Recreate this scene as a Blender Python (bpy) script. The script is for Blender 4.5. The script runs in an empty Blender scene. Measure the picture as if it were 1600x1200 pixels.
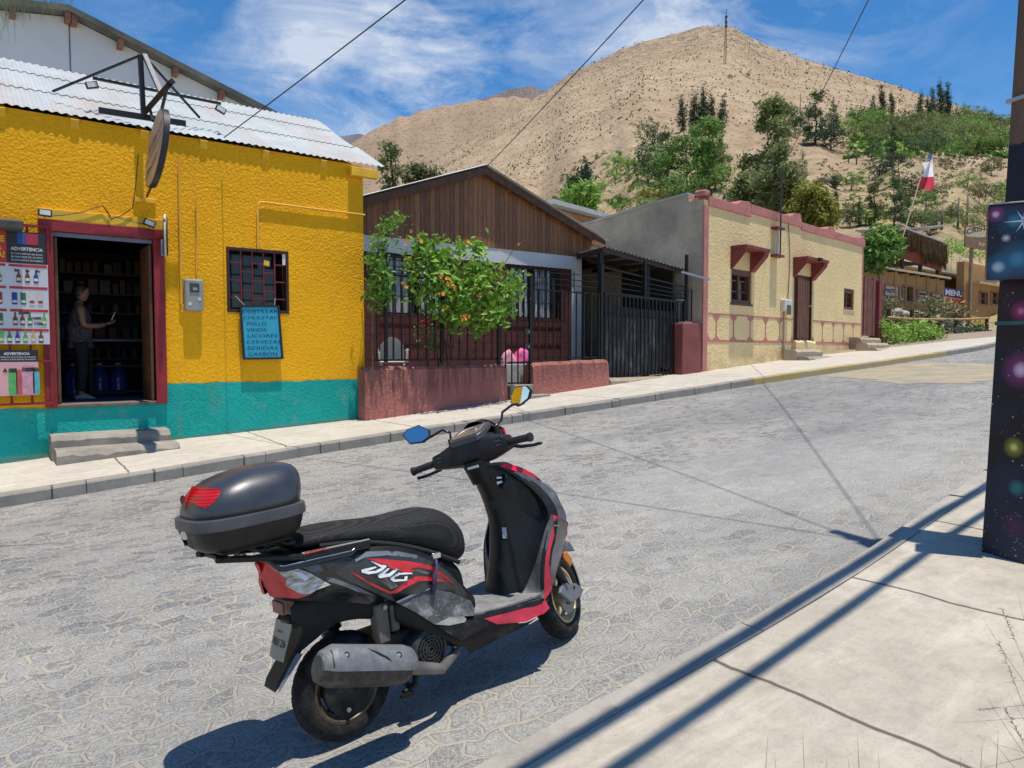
import bpy,bmesh,math,random
from mathutils import Vector,Matrix,noise
from mathutils.bvhtree import BVHTree
from mathutils.geometry import delaunay_2d_cdt
R=math.radians
rnd=random.Random(7)
scene=bpy.context.scene
col=scene.collection
# survey
F_PX=1130.0
PITCH=math.atan(54/F_PX)
PHI=math.atan(1500/F_PX)
EYE=Vector((0,0,1.626))
RV=Vector((math.sin(PHI),-math.cos(PHI),0))
FV=Vector((math.cos(PHI),math.sin(PHI),0))
CP,SP_=math.cos(PITCH),math.sin(PITCH)
def ray(px,py):
 a=(px-800)/F_PX;b=(py-600)/F_PX
 return RV*a+FV*(CP-b*SP_)+Vector((0,0,-(b*CP+SP_)))
def gz(X):
 if X<-20:return-1.2
 if X<3:return.06*X
 if X<13:return.18+.076*(X-3)
 if X<30:return.94+.055*(X-13)
 if X<60:return 1.875+.045*(X-30)
 return 3.225
def hit_ground(px,py,off=0.0):
 d=ray(px,py);lo,hi=.1,300
 for _ in range(60):
  m=(lo+hi)/2;p=EYE+d*m
  if p.z>gz(p.x)+off:lo=m
  else:hi=m
 return EYE+d*lo
class Frame:
 """a vertical plane: s along it, n out of it towards the street, z up"""
 def __init__(self,x,y,ang=0.0):
  self.o=Vector((x,y,0));self.a=ang
  self.d=Vector((math.cos(ang),math.sin(ang),0))
  self.nn=Vector((math.sin(ang),-math.cos(ang),0))
 def p(self,s,n,z):return self.o+self.d*s+self.nn*n+Vector((0,0,z))
 def at(self,px,py,n=0.0):
  d=ray(px,py);q=self.o+self.nn*n
  t=(q-EYE).dot(self.nn)/d.dot(self.nn)
  w=EYE+d*t
  return(w-self.o).dot(self.d),w.z
 def mat(self):
  return Matrix(((self.d.x,self.nn.x,0,self.o.x),(self.d.y,self.nn.y,0,self.o.y),(0,0,1,0),(0,0,0,1)))
  # objects
def link(name,me,parent=None,m=None):
 o=bpy.data.objects.new(name,me);col.objects.link(o)
 if m is not None:
  for mm in(m if isinstance(m,(list,tuple))else[m]):me.materials.append(mm)
 if parent is not None:
  o.parent=parent
  o.matrix_parent_inverse=Matrix.Translation(-parent.location)
 return o
def tag(o,label,cat,group=None):
 o['label']=label;o['category']=cat
 if group:o['group']=group
 return o
def thing(name,label,cat,loc,group=None):
 o=bpy.data.objects.new(name,None);col.objects.link(o)
 o.location=Vector(loc);o.empty_display_size=.2
 return tag(o,label,cat,group)
def dup(root,loc,label=None,group=None,scale=None,rz=None):
 c=root.copy();col.objects.link(c);c.location=Vector(loc)
 if label:c['label']=label
 if group:c['group']=group
 if scale is not None:c.scale=scale
 if rz is not None:c.rotation_euler=(0,0,rz)
 for ch in list(root.children):
  k=ch.copy();col.objects.link(k);k.parent=c
  for g in list(ch.children):
   gg=g.copy();col.objects.link(gg);gg.parent=k
 return c
def kind(o,k='structure'):
 o['kind']=k;return o
class MB:
 def __init__(self,T=None):
  self.v=[];self.f=[];self.mi=[];self.T=T;self.cur=0;self.tint=[]
 def add(self,vs,fs):
  b=len(self.v)
  for p in vs:
   p=Vector(p)
   self.v.append(self.T@p if self.T else p)
  for f in fs:
   self.f.append([b+i for i in f]);self.mi.append(self.cur)
  return self
 def box(self,a,b):
  x0,y0,z0=a;x1,y1,z1=b
  if x0>x1:x0,x1=x1,x0
  if y0>y1:y0,y1=y1,y0
  if z0>z1:z0,z1=z1,z0
  return self.add([(x0,y0,z0),(x1,y0,z0),(x1,y1,z0),(x0,y1,z0),(x0,y0,z1),(x1,y0,z1),(x1,y1,z1),(x0,y1,z1)],[(0,3,2,1),(4,5,6,7),(0,1,5,4),(1,2,6,5),(2,3,7,6),(3,0,4,7)])
 def hexa(self,lo,hi):
  return self.add(list(lo)+list(hi),[(3,2,1,0),(4,5,6,7),(0,1,5,4),(1,2,6,5),(2,3,7,6),(3,0,4,7)])
 def bar(self,p,q,w,h=None,up=(0,0,1)):
  p=Vector(p);q=Vector(q);h=h or w
  d=(q-p).normalized();u=Vector(up)
  if abs(d.dot(u))>.98:u=Vector((1,0,0))
  s=d.cross(u).normalized();u=s.cross(d).normalized()
  s*=w/2;u*=h/2
  return self.hexa([p-s-u,p+s-u,p+s+u,p-s+u],[q-s-u,q+s-u,q+s+u,q-s+u])
 def tube(self,pts,r,n=8,cap=True):
  pts=[Vector(p)for p in pts];rings=[]
  rs=r if isinstance(r,(list,tuple))else[r]*len(pts)
  prev=None
  for i,p in enumerate(pts):
   t=(pts[min(i+1,len(pts)-1)]-pts[max(i-1,0)])
   if t.length<1e-9:t=Vector((0,0,1))
   t.normalize()
   if prev is None:
    u=Vector((0,0,1))if abs(t.z)<.9 else Vector((1,0,0))
    s=t.cross(u).normalized()
   else:
    s=prev-t*prev.dot(t)
    s=s.normalized()if s.length>1e-6 else t.orthogonal().normalized()
   prev=s;u=s.cross(t)
   rings.append([p+(s*math.cos(2*math.pi*k/n)+u*math.sin(2*math.pi*k/n))*rs[i]for k in range(n)])
  return self.loft(rings,cap)
 def loft(self,rings,cap=True,closed=True):
  n=len(rings[0]);vs=[p for r in rings for p in r];fs=[]
  for i in range(len(rings)-1):
   for k in range(n if closed else n-1):
    a=i*n+k;b=i*n+(k+1)%n
    fs.append((a,b,b+n,a+n))
  if cap:
   fs.append(tuple(reversed(range(n))));fs.append(tuple(range((len(rings)-1)*n,len(rings)*n)))
  return self.add(vs,fs)
 def prism(self,poly,ext):
  """poly: list of 3D points in a plane, ext: extrusion vector"""
  e=Vector(ext);n=len(poly)
  vs=[Vector(p)for p in poly]+[Vector(p)+e for p in poly]
  fs=[tuple(range(n-1,-1,-1)),tuple(range(n,2*n))]+[(i,(i+1)%n,n+(i+1)%n,n+i)for i in range(n)]
  return self.add(vs,fs)
 def lathe(self,c,axis,prof,n=24,cap=False):
  """prof: (distance along axis, radius)"""
  c=Vector(c);a=Vector(axis).normalized();s=a.orthogonal().normalized();u=a.cross(s)
  rings=[[c+a*h+(s*math.cos(2*math.pi*k/n)+u*math.sin(2*math.pi*k/n))*r for k in range(n)]for h,r in prof]
  return self.loft(rings,cap)
 def quad(self,a,b,c,d):return self.add([a,b,c,d],[(0,1,2,3)])
 def build(self,name,m,parent=None,smooth=None,bevel=0,sub=0,solid=0):
  me=bpy.data.meshes.new(name)
  me.from_pydata([tuple(p)for p in self.v],[],self.f)
  o=link(name,me,parent,m)
  if isinstance(m,(list,tuple)):
   for i,p in enumerate(me.polygons):p.material_index=self.mi[i]
  bm=bmesh.new();bm.from_mesh(me)
  bmesh.ops.delete(bm,geom=[v for v in bm.verts if not v.link_faces],context='VERTS')
  bmesh.ops.recalc_face_normals(bm,faces=bm.faces);bm.to_mesh(me);bm.free()
  if solid:
   md=o.modifiers.new('solid','SOLIDIFY');md.thickness=solid;md.offset=0
  if bevel:
   md=o.modifiers.new('bevel','BEVEL');md.width=bevel;md.segments=2;md.limit_method='ANGLE';md.angle_limit=R(40)
  if sub:
   md=o.modifiers.new('sub','SUBSURF');md.levels=sub;md.render_levels=sub
  if smooth is not None:
   for p in me.polygons:p.use_smooth=True
   if smooth<180:me.set_sharp_from_angle(angle=R(smooth))
  return o
def wall_mb(fr,s0,s1,z0,z1,holes=(),th=.25,front=0.0,cell=None):
 """wall with rectangular openings (s0,s1,z0,z1) in frame fr"""
 mb=MB(fr.mat())
 ss=sorted({s0,s1,*[h[0]for h in holes],*[h[1]for h in holes]});zs=sorted({z0,z1,*[h[2]for h in holes],*[h[3]for h in holes]})
 ss=[s for s in ss if s0<=s<=s1];zs=[z for z in zs if z0<=z<=z1]
 def solid(i,j):
  if i<0 or j<0 or i>=len(ss)-1 or j>=len(zs)-1:return False
  cs=(ss[i]+ss[i+1])/2;cz=(zs[j]+zs[j+1])/2
  return not any(h[0]<cs<h[1]and h[2]<cz<h[3]for h in holes)
 f,b=front,front-th
 for i in range(len(ss)-1):
  for j in range(len(zs)-1):
   if not solid(i,j):continue
   a0,a1,c0,c1=ss[i],ss[i+1],zs[j],zs[j+1]
   mb.quad((a0,f,c0),(a1,f,c0),(a1,f,c1),(a0,f,c1));mb.quad((a0,b,c0),(a0,b,c1),(a1,b,c1),(a1,b,c0))
   if not solid(i-1,j):mb.quad((a0,f,c0),(a0,f,c1),(a0,b,c1),(a0,b,c0))
   if not solid(i+1,j):mb.quad((a1,f,c0),(a1,b,c0),(a1,b,c1),(a1,f,c1))
   if not solid(i,j-1):mb.quad((a0,f,c0),(a0,b,c0),(a1,b,c0),(a1,f,c0))
   if not solid(i,j+1):mb.quad((a0,f,c1),(a1,f,c1),(a1,b,c1),(a0,b,c1))
 return mb
_fonts={}
def text_into(mb,body,fr_fn,s,z,size,width=None,shear=0.0,align='LEFT',bold=0.0,depth=.002):
 """flat letters; fr_fn(u, v, d) maps letter plane coordinates to 3D; s, z = left / baseline"""
 cu=bpy.data.curves.new('t','FONT');cu.body=body;cu.size=size;cu.shear=shear;cu.align_x='LEFT'
 cu.offset=bold;cu.resolution_u=3
 ob=bpy.data.objects.new('t',cu);col.objects.link(ob)
 dg=bpy.context.evaluated_depsgraph_get()
 me=bpy.data.meshes.new_from_object(ob.evaluated_get(dg))
 xs=[v.co.x for v in me.vertices]or[0]
 x0,x1=min(xs),max(xs);k=1.0
 if width:k=width/max(x1-x0,1e-6)
 off=-x0*k-((x1-x0)*k/2 if align=='CENTER' else 0)
 mb.add([fr_fn(s+v.co.x*k+off,z+v.co.y,depth)for v in me.vertices],[tuple(p.vertices)for p in me.polygons])
 bpy.data.objects.remove(ob);bpy.data.curves.remove(cu);bpy.data.meshes.remove(me)
 # materials
class NT:
 def __init__(self,name):
  self.m=bpy.data.materials.new(name);self.m.use_nodes=True
  self.t=self.m.node_tree;self.n=self.t.nodes;self.b=self.n['Principled BSDF']
  self.tc=self.n.new('ShaderNodeTexCoord')
  self.obj=self.tc.outputs['Object']
 def new(self,typ,**kw):
  nd=self.n.new(typ)
  for k,v in kw.items():setattr(nd,k,v)
  return nd
 def l(self,a,b):self.t.links.new(a,b)
 def put(self,sock,v):
  if hasattr(v,'is_linked')or hasattr(v,'links'):self.l(v,sock)
  else:sock.default_value=v
 def noise(self,scale=5,detail=4,rough=.55,vec=None,dist=0.0,dim='3D'):
  nd=self.new('ShaderNodeTexNoise');nd.inputs['Scale'].default_value=scale;nd.inputs['Detail'].default_value=detail
  nd.inputs['Roughness'].default_value=rough;nd.inputs['Distortion'].default_value=dist
  self.l(vec or self.obj,nd.inputs['Vector']);return nd.outputs['Fac']
 def vor(self,scale=5,feat='F1',rand=1.0,vec=None,out='Distance'):
  nd=self.new('ShaderNodeTexVoronoi',feature=feat);nd.inputs['Scale'].default_value=scale;nd.inputs['Randomness'].default_value=rand
  self.l(vec or self.obj,nd.inputs['Vector']);return nd.outputs[out]
 def ramp(self,fac,*stops):
  nd=self.new('ShaderNodeValToRGB');e=nd.color_ramp.elements
  while len(e)>1:e.remove(e[-1])
  for i,(p,c)in enumerate(stops):
   el=e[0]if i==0 else e.new(p)
   el.position=p
   c=(c,c,c)if isinstance(c,(int,float))else c
   el.color=(*c[:3],1)
  self.put(nd.inputs['Fac'],fac);return nd.outputs['Color']
 def mix(self,fac,a,b,mode='MIX'):
  nd=self.new('ShaderNodeMix',data_type='RGBA',blend_type=mode)
  self.put(nd.inputs[0],fac)
  for s,v in((6,a),(7,b)):
   if isinstance(v,(tuple,list)):v=(*v[:3],1)
   self.put(nd.inputs[s],v)
  return nd.outputs[2]
 def math(self,op,a,b=0.0,c=None):
  nd=self.new('ShaderNodeMath',operation=op);self.put(nd.inputs[0],a);self.put(nd.inputs[1],b)
  if c is not None:self.put(nd.inputs[2],c)
  return nd.outputs[0]
 def map(self,scale=(1,1,1),rot=(0,0,0),loc=(0,0,0),vec=None):
  nd=self.new('ShaderNodeMapping');nd.inputs['Scale'].default_value=scale;nd.inputs['Rotation'].default_value=rot;nd.inputs['Location'].default_value=loc
  self.l(vec or self.obj,nd.inputs['Vector']);return nd.outputs['Vector']
 def xyz(self,vec=None):
  nd=self.new('ShaderNodeSeparateXYZ');self.l(vec or self.obj,nd.inputs[0]);return nd.outputs
 def bump(self,h,strength=.5,dist=.02):
  nd=self.new('ShaderNodeBump');nd.inputs['Strength'].default_value=strength;nd.inputs['Distance'].default_value=dist
  self.put(nd.inputs['Height'],h)
  self.l(nd.outputs[0],self.b.inputs['Normal'])
 def done(self,color,rough=.8,metal=0.0,spec=.5):
  if isinstance(color,tuple):color=(*color[:3],1)
  self.put(self.b.inputs['Base Color'],color);self.put(self.b.inputs['Roughness'],rough)
  self.b.inputs['Metallic'].default_value=metal;self.b.inputs['Specular IOR Level'].default_value=spec
  return self.m
_simple={}
def S(name,c,rough=.7,var=.18,scale=6,bump=0.0,bscale=40,metal=0.0,spec=.5,dust=0.0,coat=0.0):
 """plain surface with slight wear: noise in colour and roughness, optional bump and dust"""
 if name in _simple:return _simple[name]
 t=NT(name)
 n=t.noise(scale,5,.6)
 dark=tuple(x*(1-var)for x in c);lite=tuple(min(1,x*(1+var))for x in c)
 cc=t.ramp(n,(.3,dark),(.7,lite))
 if dust:
  d=t.ramp(t.noise(scale*2.2,6,.7),(.45,0),(.75,dust))
  cc=t.mix(d,cc,(.36,.33,.29))
 if bump:t.bump(t.noise(bscale,4,.6),bump,.01)
 rr=t.math('ADD',t.math('MULTIPLY',t.noise(scale*3,3),.2),rough-.1)
 m=t.done(cc,rr,metal,spec)
 if coat:t.b.inputs['Coat Weight'].default_value=coat;t.b.inputs['Coat Roughness'].default_value=.08
 _simple[name]=m;return m
 # camera, sun, sky
cam=bpy.data.cameras.new('camera');cam_o=bpy.data.objects.new('camera',cam);col.objects.link(cam_o)
cam.sensor_width=36;cam.lens=36*F_PX/1600;cam.clip_start=.05;cam.clip_end=6000
cam_o.location=EYE
cam_o.rotation_euler=(FV*CP-Vector((0,0,SP_))).to_track_quat('-Z','Y').to_euler()
scene.camera=cam_o
scene.view_settings.view_transform='Standard';scene.view_settings.look='None';scene.view_settings.exposure=0
scene.render.film_transparent=False
scene.cycles.max_bounces=6;scene.cycles.diffuse_bounces=4;scene.cycles.caustics_reflective=False
SUN=Vector((.03,-.155,1)).normalized()
sl=bpy.data.lights.new('sun','SUN');sl.energy=5.0;sl.angle=R(.5);sl.color=(1,.945,.85)
so=bpy.data.objects.new('sun',sl);col.objects.link(so);so.location=(0,0,30)
so.rotation_euler=(-SUN).to_track_quat('-Z','Y').to_euler()
w=bpy.data.worlds.new('World');scene.world=w;w.use_nodes=True
nt=w.node_tree;N=nt.nodes;bg=N['Background']
sky=N.new('ShaderNodeTexSky');sky.sky_type='NISHITA';sky.sun_disc=False
sky.sun_elevation=math.asin(SUN.z);sky.sun_rotation=math.atan2(SUN.x,SUN.y)
sky.altitude=1200;sky.air_density=1.0;sky.dust_density=.6;sky.ozone_density=2.0
tc=N.new('ShaderNodeTexCoord')
def wmap(sc,rot=(0,0,0),loc=(0,0,0)):
 m_=N.new('ShaderNodeMapping');m_.inputs['Scale'].default_value=sc;m_.inputs['Rotation'].default_value=rot;m_.inputs['Location'].default_value=loc
 nt.links.new(tc.outputs['Generated'],m_.inputs['Vector']);return m_.outputs[0]
def wnoise(vec,s,d=8,ro=.6,di=0.0):
 n_=N.new('ShaderNodeTexNoise');n_.inputs['Scale'].default_value=s;n_.inputs['Detail'].default_value=d
 n_.inputs['Roughness'].default_value=ro;n_.inputs['Distortion'].default_value=di
 nt.links.new(vec,n_.inputs['Vector']);return n_.outputs['Fac']
def wramp(f,*st):
 r_=N.new('ShaderNodeValToRGB');e=r_.color_ramp.elements
 while len(e)>1:e.remove(e[-1])
 for i,(p,c)in enumerate(st):
  el=e[0]if i==0 else e.new(p);el.position=p;el.color=(c,c,c,1)
 nt.links.new(f,r_.inputs['Fac']);return r_.outputs['Color']
def wmath(op,a,b):
 m_=N.new('ShaderNodeMath');m_.operation=op
 for k,v in enumerate((a,b)):
  if isinstance(v,(int,float)):m_.inputs[k].default_value=v
  else:nt.links.new(v,m_.inputs[k])
 return m_.outputs[0]
def wcone(px,py,inner,outer):
 """soft mask around one direction of the sky"""
 d=ray(px,py).normalized()
 dn=N.new('ShaderNodeVectorMath');dn.operation='DOT_PRODUCT'
 nv=N.new('ShaderNodeVectorMath');nv.operation='NORMALIZE';nt.links.new(tc.outputs['Generated'],nv.inputs[0])
 nt.links.new(nv.outputs[0],dn.inputs[0]);dn.inputs[1].default_value=d
 return wramp(dn.outputs['Value'],(math.cos(R(outer)),0),(math.cos(R(inner)),1))
streak=wnoise(wmap((2.2,5.0,8),(R(25),R(-18),R(38))),1.1,10,.58,.9)
fluff=wnoise(wmap((3.2,3.2,6.5)),3.0,12,.68,.35)
bank1=wcone(610,60,3,13);bank2=wcone(1010,30,1,9.5);bank3=wcone(1180,20,2,10);bank4=wcone(370,60,2,12)
b5=wcone(600,150,2,9);b6=wcone(1430,50,1,9)
banks=wmath('ADD',wmath('MULTIPLY',bank1,1.0),wmath('ADD',wmath('MULTIPLY',bank2,1.05),wmath('ADD',wmath('MULTIPLY',bank3,.75),wmath('ADD',wmath('MULTIPLY',bank4,.5),wmath('ADD',wmath('MULTIPLY',b5,.6),wmath('MULTIPLY',b6,.3))))))
dens=wmath('ADD',wmath('MULTIPLY',wramp(streak,(.47,0),(.85,1)),.85),wmath('MULTIPLY',wramp(fluff,(.5,0),(.82,1)),.5))
cl=wmath('MINIMUM',wmath('MULTIPLY',dens,wmath('MULTIPLY',wmath('ADD',banks,.03),.82)),.7)
mx=N.new('ShaderNodeMix');mx.data_type='RGBA'
nt.links.new(cl,mx.inputs[0])
hs=N.new('ShaderNodeHueSaturation');hs.inputs['Saturation'].default_value=1.34;hs.inputs['Value'].default_value=1.0
nt.links.new(sky.outputs[0],hs.inputs['Color']);nt.links.new(hs.outputs[0],mx.inputs[6])
mx.inputs[7].default_value=(5.6,5.9,6.3,1)
nt.links.new(mx.outputs[2],bg.inputs['Color']);bg.inputs['Strength'].default_value=.15
# terrain
CREST=[(-700,330),(0,300),(300,320),(480,330),(560,322),(650,268),(700,238),(760,203),(830,152),(900,107),(960,77),(1010,59),(1040,51),(1075,42),(1100,39),(1140,44),(1165,56),(1200,72),(1260,95),(1340,120),(1420,145),(1500,170),(1580,190),(1700,205),(2000,190),(2600,240)]
def lerp_tab(tab,x):
 if x<=tab[0][0]:return tab[0][1]
 for(a,b),(c,d)in zip(tab,tab[1:]):
  if x<=c:return b+(d-b)*(x-a)/(c-a)
 return tab[-1][1]
def slope_of(px,py):
 d=ray(px,py);return d.z/math.hypot(d.x,d.y)
R0,RC=42.0,430.0
def terr(x,y):
 r=math.hypot(x,y);az=math.atan2(x*RV.x+y*RV.y,x*FV.x+y*FV.y)
 z0=gz(max(-20,min(60,x)))-.3
 if abs(az)>R(80):return z0
 fade=min(1,max(0,(R(80)-abs(az))/R(20)))
 px=800+F_PX*math.tan(max(-1.15,min(1.15,az)))
 sl_=slope_of(px,lerp_tab(CREST,px))
 zc=EYE.z+RC*sl_+noise.noise((px*.021,1.3,0))*1.6+noise.noise((px*.08,4.3,0))*.9
 t=(r-R0)/(RC-R0)
 if t<=0:return z0
 g=noise.noise((x*.012,y*.012,2.2))*5+noise.noise((x*.04,y*.04,5.1))*1.6+noise.noise((x*.13,y*.13,8))*.4
 g+=noise.noise((az*15,r*.005,7.7))*5.5+noise.noise((az*42,r*.012,3.1))*1.8
 if t<=1:
  h=t**1.22
  return z0+fade*((zc-z0)*h+g*min(1,t*3)*(1-t)**.7)
 return z0+fade*((zc-z0)-(r-RC)*.38)
def hit_terr(px,py):
 d=ray(px,py);dh=math.hypot(d.x,d.y);lo=R0*.6/dh;step=1.5
 t=lo
 while t*dh<700:
  p=EYE+d*t
  if p.z<terr(p.x,p.y):return p
  t+=step
 return EYE+d*(RC/dh)
def terrain_mesh():
 azs=[];a=-180.0
 while a<180:
  azs.append(a);a+=.4 if-48<a<48 else 6
 rs=[0.6,3,6,12,20,28,35,42];r=42
 while r<470:r*=1.03;rs.append(r)
 rs+=[520,640,900,1500,3000]
 vs=[];fs=[]
 for r in rs:
  for a in azs:
   an=R(a);x=(FV.x*math.cos(an)+RV.x*math.sin(an))*r;y=(FV.y*math.cos(an)+RV.y*math.sin(an))*r
   vs.append((x,y,max(terr(x,y),-8)))
 n=len(azs)
 for i in range(len(rs)-1):
  for k in range(n):
   fs.append((i*n+k,(i+1)*n+k,(i+1)*n+(k+1)%n,i*n+(k+1)%n))
 me=bpy.data.meshes.new('ground');me.from_pydata(vs,[],fs)
 for p in me.polygons:p.use_smooth=True
 return me
t=NT('dry hillside')
big=t.noise(.018,5,.6);mid=t.noise(.12,6,.65);fine=t.noise(1.4,5,.7)
c=t.ramp(big,(.32,(.39,.285,.185)),(.5,(.48,.36,.24)),(.68,(.545,.42,.29)))
c=t.mix(t.ramp(mid,(.42,0),(.66,.55)),c,(.27,.175,.09))
c=t.mix(t.ramp(fine,(.4,0),(.8,.35)),c,(.2,.145,.085))
zz=t.xyz()[2]
low=t.ramp(t.math('ADD',t.math('MULTIPLY',zz,.02),t.math('MULTIPLY',mid,.35)),(.45,1),(.95,0))
c=t.mix(t.math('MULTIPLY',low,t.ramp(t.noise(.07,6,.65),(.40,0),(.56,.8))),c,(.46,.35,.17))
c=t.mix(t.math('MULTIPLY',low,t.ramp(t.noise(.11,6,.7),(.50,0),(.61,.65))),c,(.17,.19,.06))
v1=t.vor(.62,vec=t.map((1,1,.6)))
dots=t.ramp(t.math('ADD',v1,t.math('MULTIPLY',t.noise(3,2),.25)),(.26,1),(.46,0))
dens_=t.math('MULTIPLY',t.ramp(t.noise(.022,6,.7),(.36,.08),(.6,1)),t.ramp(t.noise(.09,5,.7),(.35,.35),(.55,1)))
c=t.mix(t.math('MULTIPLY',t.math('MULTIPLY',dots,dens_),.72),c,(.115,.085,.048))
v2=t.vor(1.15);c=t.mix(t.math('MULTIPLY',t.ramp(v2,(.15,1),(.36,0)),.4),c,(.15,.11,.06))
rocky=t.math('MULTIPLY',t.ramp(t.math('MULTIPLY',zz,.005),(.62,0),(.82,.85)),t.ramp(t.noise(.22,6,.7),(.45,0),(.6,1)))
c=t.mix(rocky,c,(.13,.105,.085))
hgt=t.math('ADD',t.math('MULTIPLY',dots,.7),t.math('MULTIPLY',fine,.8));t.bump(hgt,.8,.8)
hill_mat=t.done(c,.95,0,.1)
g_=kind(link('ground',terrain_mesh(),None,hill_mat))
def far_hill(name,tab,rc,rn,c1,c2,seed):
 vs=[];fs=[];pxs=[tab[0][0]+(tab[-1][0]-tab[0][0])*i/160 for i in range(161)];rr=[rn+(rc-rn)*k/14 for k in range(15)]+[rc*1.15,rc*1.4]
 for r in rr:
  for px in pxs:
   sl_=slope_of(px,lerp_tab(tab,px));zc=EYE.z+rc*sl_
   d=ray(px,500);d.z=0;d.normalize()
   tt=min(1,(r-rn)/(rc-rn));z=2+(zc-2)*tt**1.2
   q=d*r
   z+=(noise.noise((q.x*.006,q.y*.006,seed))*18+noise.noise((q.x*.03,q.y*.03,seed))*5)*(1-tt)+noise.noise((px*.06,seed,0))*3*tt
   if r>rc:z=zc-(r-rc)*.4
   vs.append((q.x,q.y,z))
 n=len(pxs)
 for i in range(len(rr)-1):
  for k in range(n-1):fs.append((i*n+k,(i+1)*n+k,(i+1)*n+k+1,i*n+k+1))
 me=bpy.data.meshes.new(name);me.from_pydata(vs,[],fs)
 for p in me.polygons:p.use_smooth=True
 t=NT(name+' soil %d'%seed)
 cc=t.ramp(t.noise(.012,6,.65),(.3,c1),(.7,c2))
 dd=t.ramp(t.vor(.2),(.2,1),(.45,0));cc=t.mix(t.math('MULTIPLY',dd,.55),cc,tuple(x*.42 for x in c1))
 t.bump(t.noise(.08,6,.7),.7,3)
 return kind(link(name,me,None,t.done(cc,.95,0,.1)))
far_hill('hill',[(380,300),(470,262),(550,226),(590,200),(630,183),(680,168),(740,158),(800,150),(850,160),(900,190),(1000,260)],900,480,(.28,.20,.135),(.37,.27,.18),3)
far_hill('hill',[(660,190),(700,172),(740,161),(770,149),(800,139),(830,134),(850,141),(870,160),(920,200)],1300,950,(.12,.10,.095),(.20,.165,.15),5)
far_hill('hill',[(200,262),(400,236),(500,220),(545,212),(565,209),(590,216),(640,230)],1900,1500,(.13,.12,.14),(.19,.17,.19),9)
def scrub():
 mb=MB();r_=random.Random(3)
 for _ in range(8500):
  px=r_.uniform(540,1620);rr=RC*r_.uniform(.3,.99)**.7
  if noise.noise((px*.012,rr*.012,4))<r_.uniform(-.7,.25):continue
  d=ray(px,500);d.z=0;d.normalize();x,y=d.x*rr,d.y*rr
  z=terr(x,y);s=r_.uniform(.2,.46)*(1.5 if r_.random()<.06 else 1)
  pts=[(x+s*math.cos(a+_)*r_.uniform(.7,1.2),y+s*math.sin(a+_)*r_.uniform(.7,1.2),z-.15)for a in(0,1.57,3.14,4.71)]
  top=(x+r_.uniform(-.2,.2),y+r_.uniform(-.2,.2),z+s*r_.uniform(.8,1.5))
  mb.add(pts+[top],[(0,1,4),(1,2,4),(2,3,4),(3,0,4)])
 return kind(mb.build('scrub',S('dry scrub',(.115,.09,.05),.95,.5,.5,spec=.05)),'stuff')
scrub()
# street
NEAR=[(-40,1.3),(-12,1.75),(0,1.98),(1.4,2.04),(1.9,2.1),(3.2,2.12),(4.4,2.22),(6.9,2.5),(12,3.25),(20,4.7),(30,6.6),(45,10),(60,14),(90,24)]
FAR=[(-40,8.3),(-10,8.7),(.2,8.95),(1.4,9.04),(2.75,9.18),(3.8,9.22),(5,9.16),(6.8,9.0),(8.9,8.85),(10.7,8.75),(12.9,8.62),(15.5,8.72),(18.5,8.76),(24.8,9.1),(34,10.6),(45,13.4),(60,18.5),(90,30)]
def smooth_tab(tab,x):
 return(lerp_tab(tab,x-.9)+lerp_tab(tab,x)*2+lerp_tab(tab,x+.9))/4
near_y=lambda x:smooth_tab(NEAR,x)
far_y=lambda x:smooth_tab(FAR,x)
XS=[-40,-30,-20,-14,-10,-7,-5]+[-4+.5*i for i in range(70)]+[32,35,38,42,46,50,55,60,70,80,90]
def gs(x):return(gz(x-.6)+gz(x)+gz(x+.6))/3
def strip(name,fa,fb,za,zb,m,nc=6,crown=0.0,xs=XS):
 vs=[];fs=[]
 for x in xs:
  for k in range(nc+1):
   u=k/nc;vs.append((x,fa(x)+(fb(x)-fa(x))*u,za(x)+(zb(x)-za(x))*u+crown*math.sin(math.pi*u)))
 for i in range(len(xs)-1):
  for k in range(nc):a=i*(nc+1)+k;fs.append((a,a+nc+1,a+nc+2,a+1))
 me=bpy.data.meshes.new(name);me.from_pydata(vs,[],fs)
 for p in me.polygons:p.use_smooth=True
 bm=bmesh.new();bm.from_mesh(me);bmesh.ops.recalc_face_normals(bm,faces=bm.faces)
 if bm.faces[0].normal.z<0:bmesh.ops.reverse_faces(bm,faces=bm.faces)
 bm.to_mesh(me);bm.free()
 return kind(link(name,me,None,m))
t=NT('interlocking pavers')
wob=t.new('ShaderNodeTexNoise');wob.inputs['Scale'].default_value=5.5;wob.inputs['Detail'].default_value=3;t.l(t.obj,wob.inputs['Vector'])
vm=t.new('ShaderNodeVectorMath',operation='MULTIPLY_ADD');t.l(wob.outputs['Color'],vm.inputs[0]);vm.inputs[1].default_value=(.115,.115,0);t.l(t.obj,vm.inputs[2])
X_,Y_,Z_=t.xyz(vm.outputs[0])
zig=t.math('MULTIPLY',t.math('PINGPONG',X_,.125),.38)
zig2=t.math('MULTIPLY',t.math('PINGPONG',Y_,.1),.45)
cv=t.new('ShaderNodeCombineXYZ');t.l(t.math('ADD',X_,zig2),cv.inputs[0]);t.l(t.math('ADD',Y_,zig),cv.inputs[1])
br=t.new('ShaderNodeTexBrick');t.l(t.map((1,1,1),(0,0,R(7)),vec=cv.outputs[0]),br.inputs['Vector'])
br.inputs['Scale'].default_value=1;br.inputs['Brick Width'].default_value=.172;br.inputs['Row Height'].default_value=.122
br.inputs['Mortar Size'].default_value=.0125;br.inputs['Mortar Smooth'].default_value=.4;br.inputs['Bias'].default_value=0
br.inputs['Color1'].default_value=(0,0,0,1);br.inputs['Color2'].default_value=(1,1,1,1);br.inputs['Mortar'].default_value=(.5,.5,.5,1)
joint=br.outputs['Fac']
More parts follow.
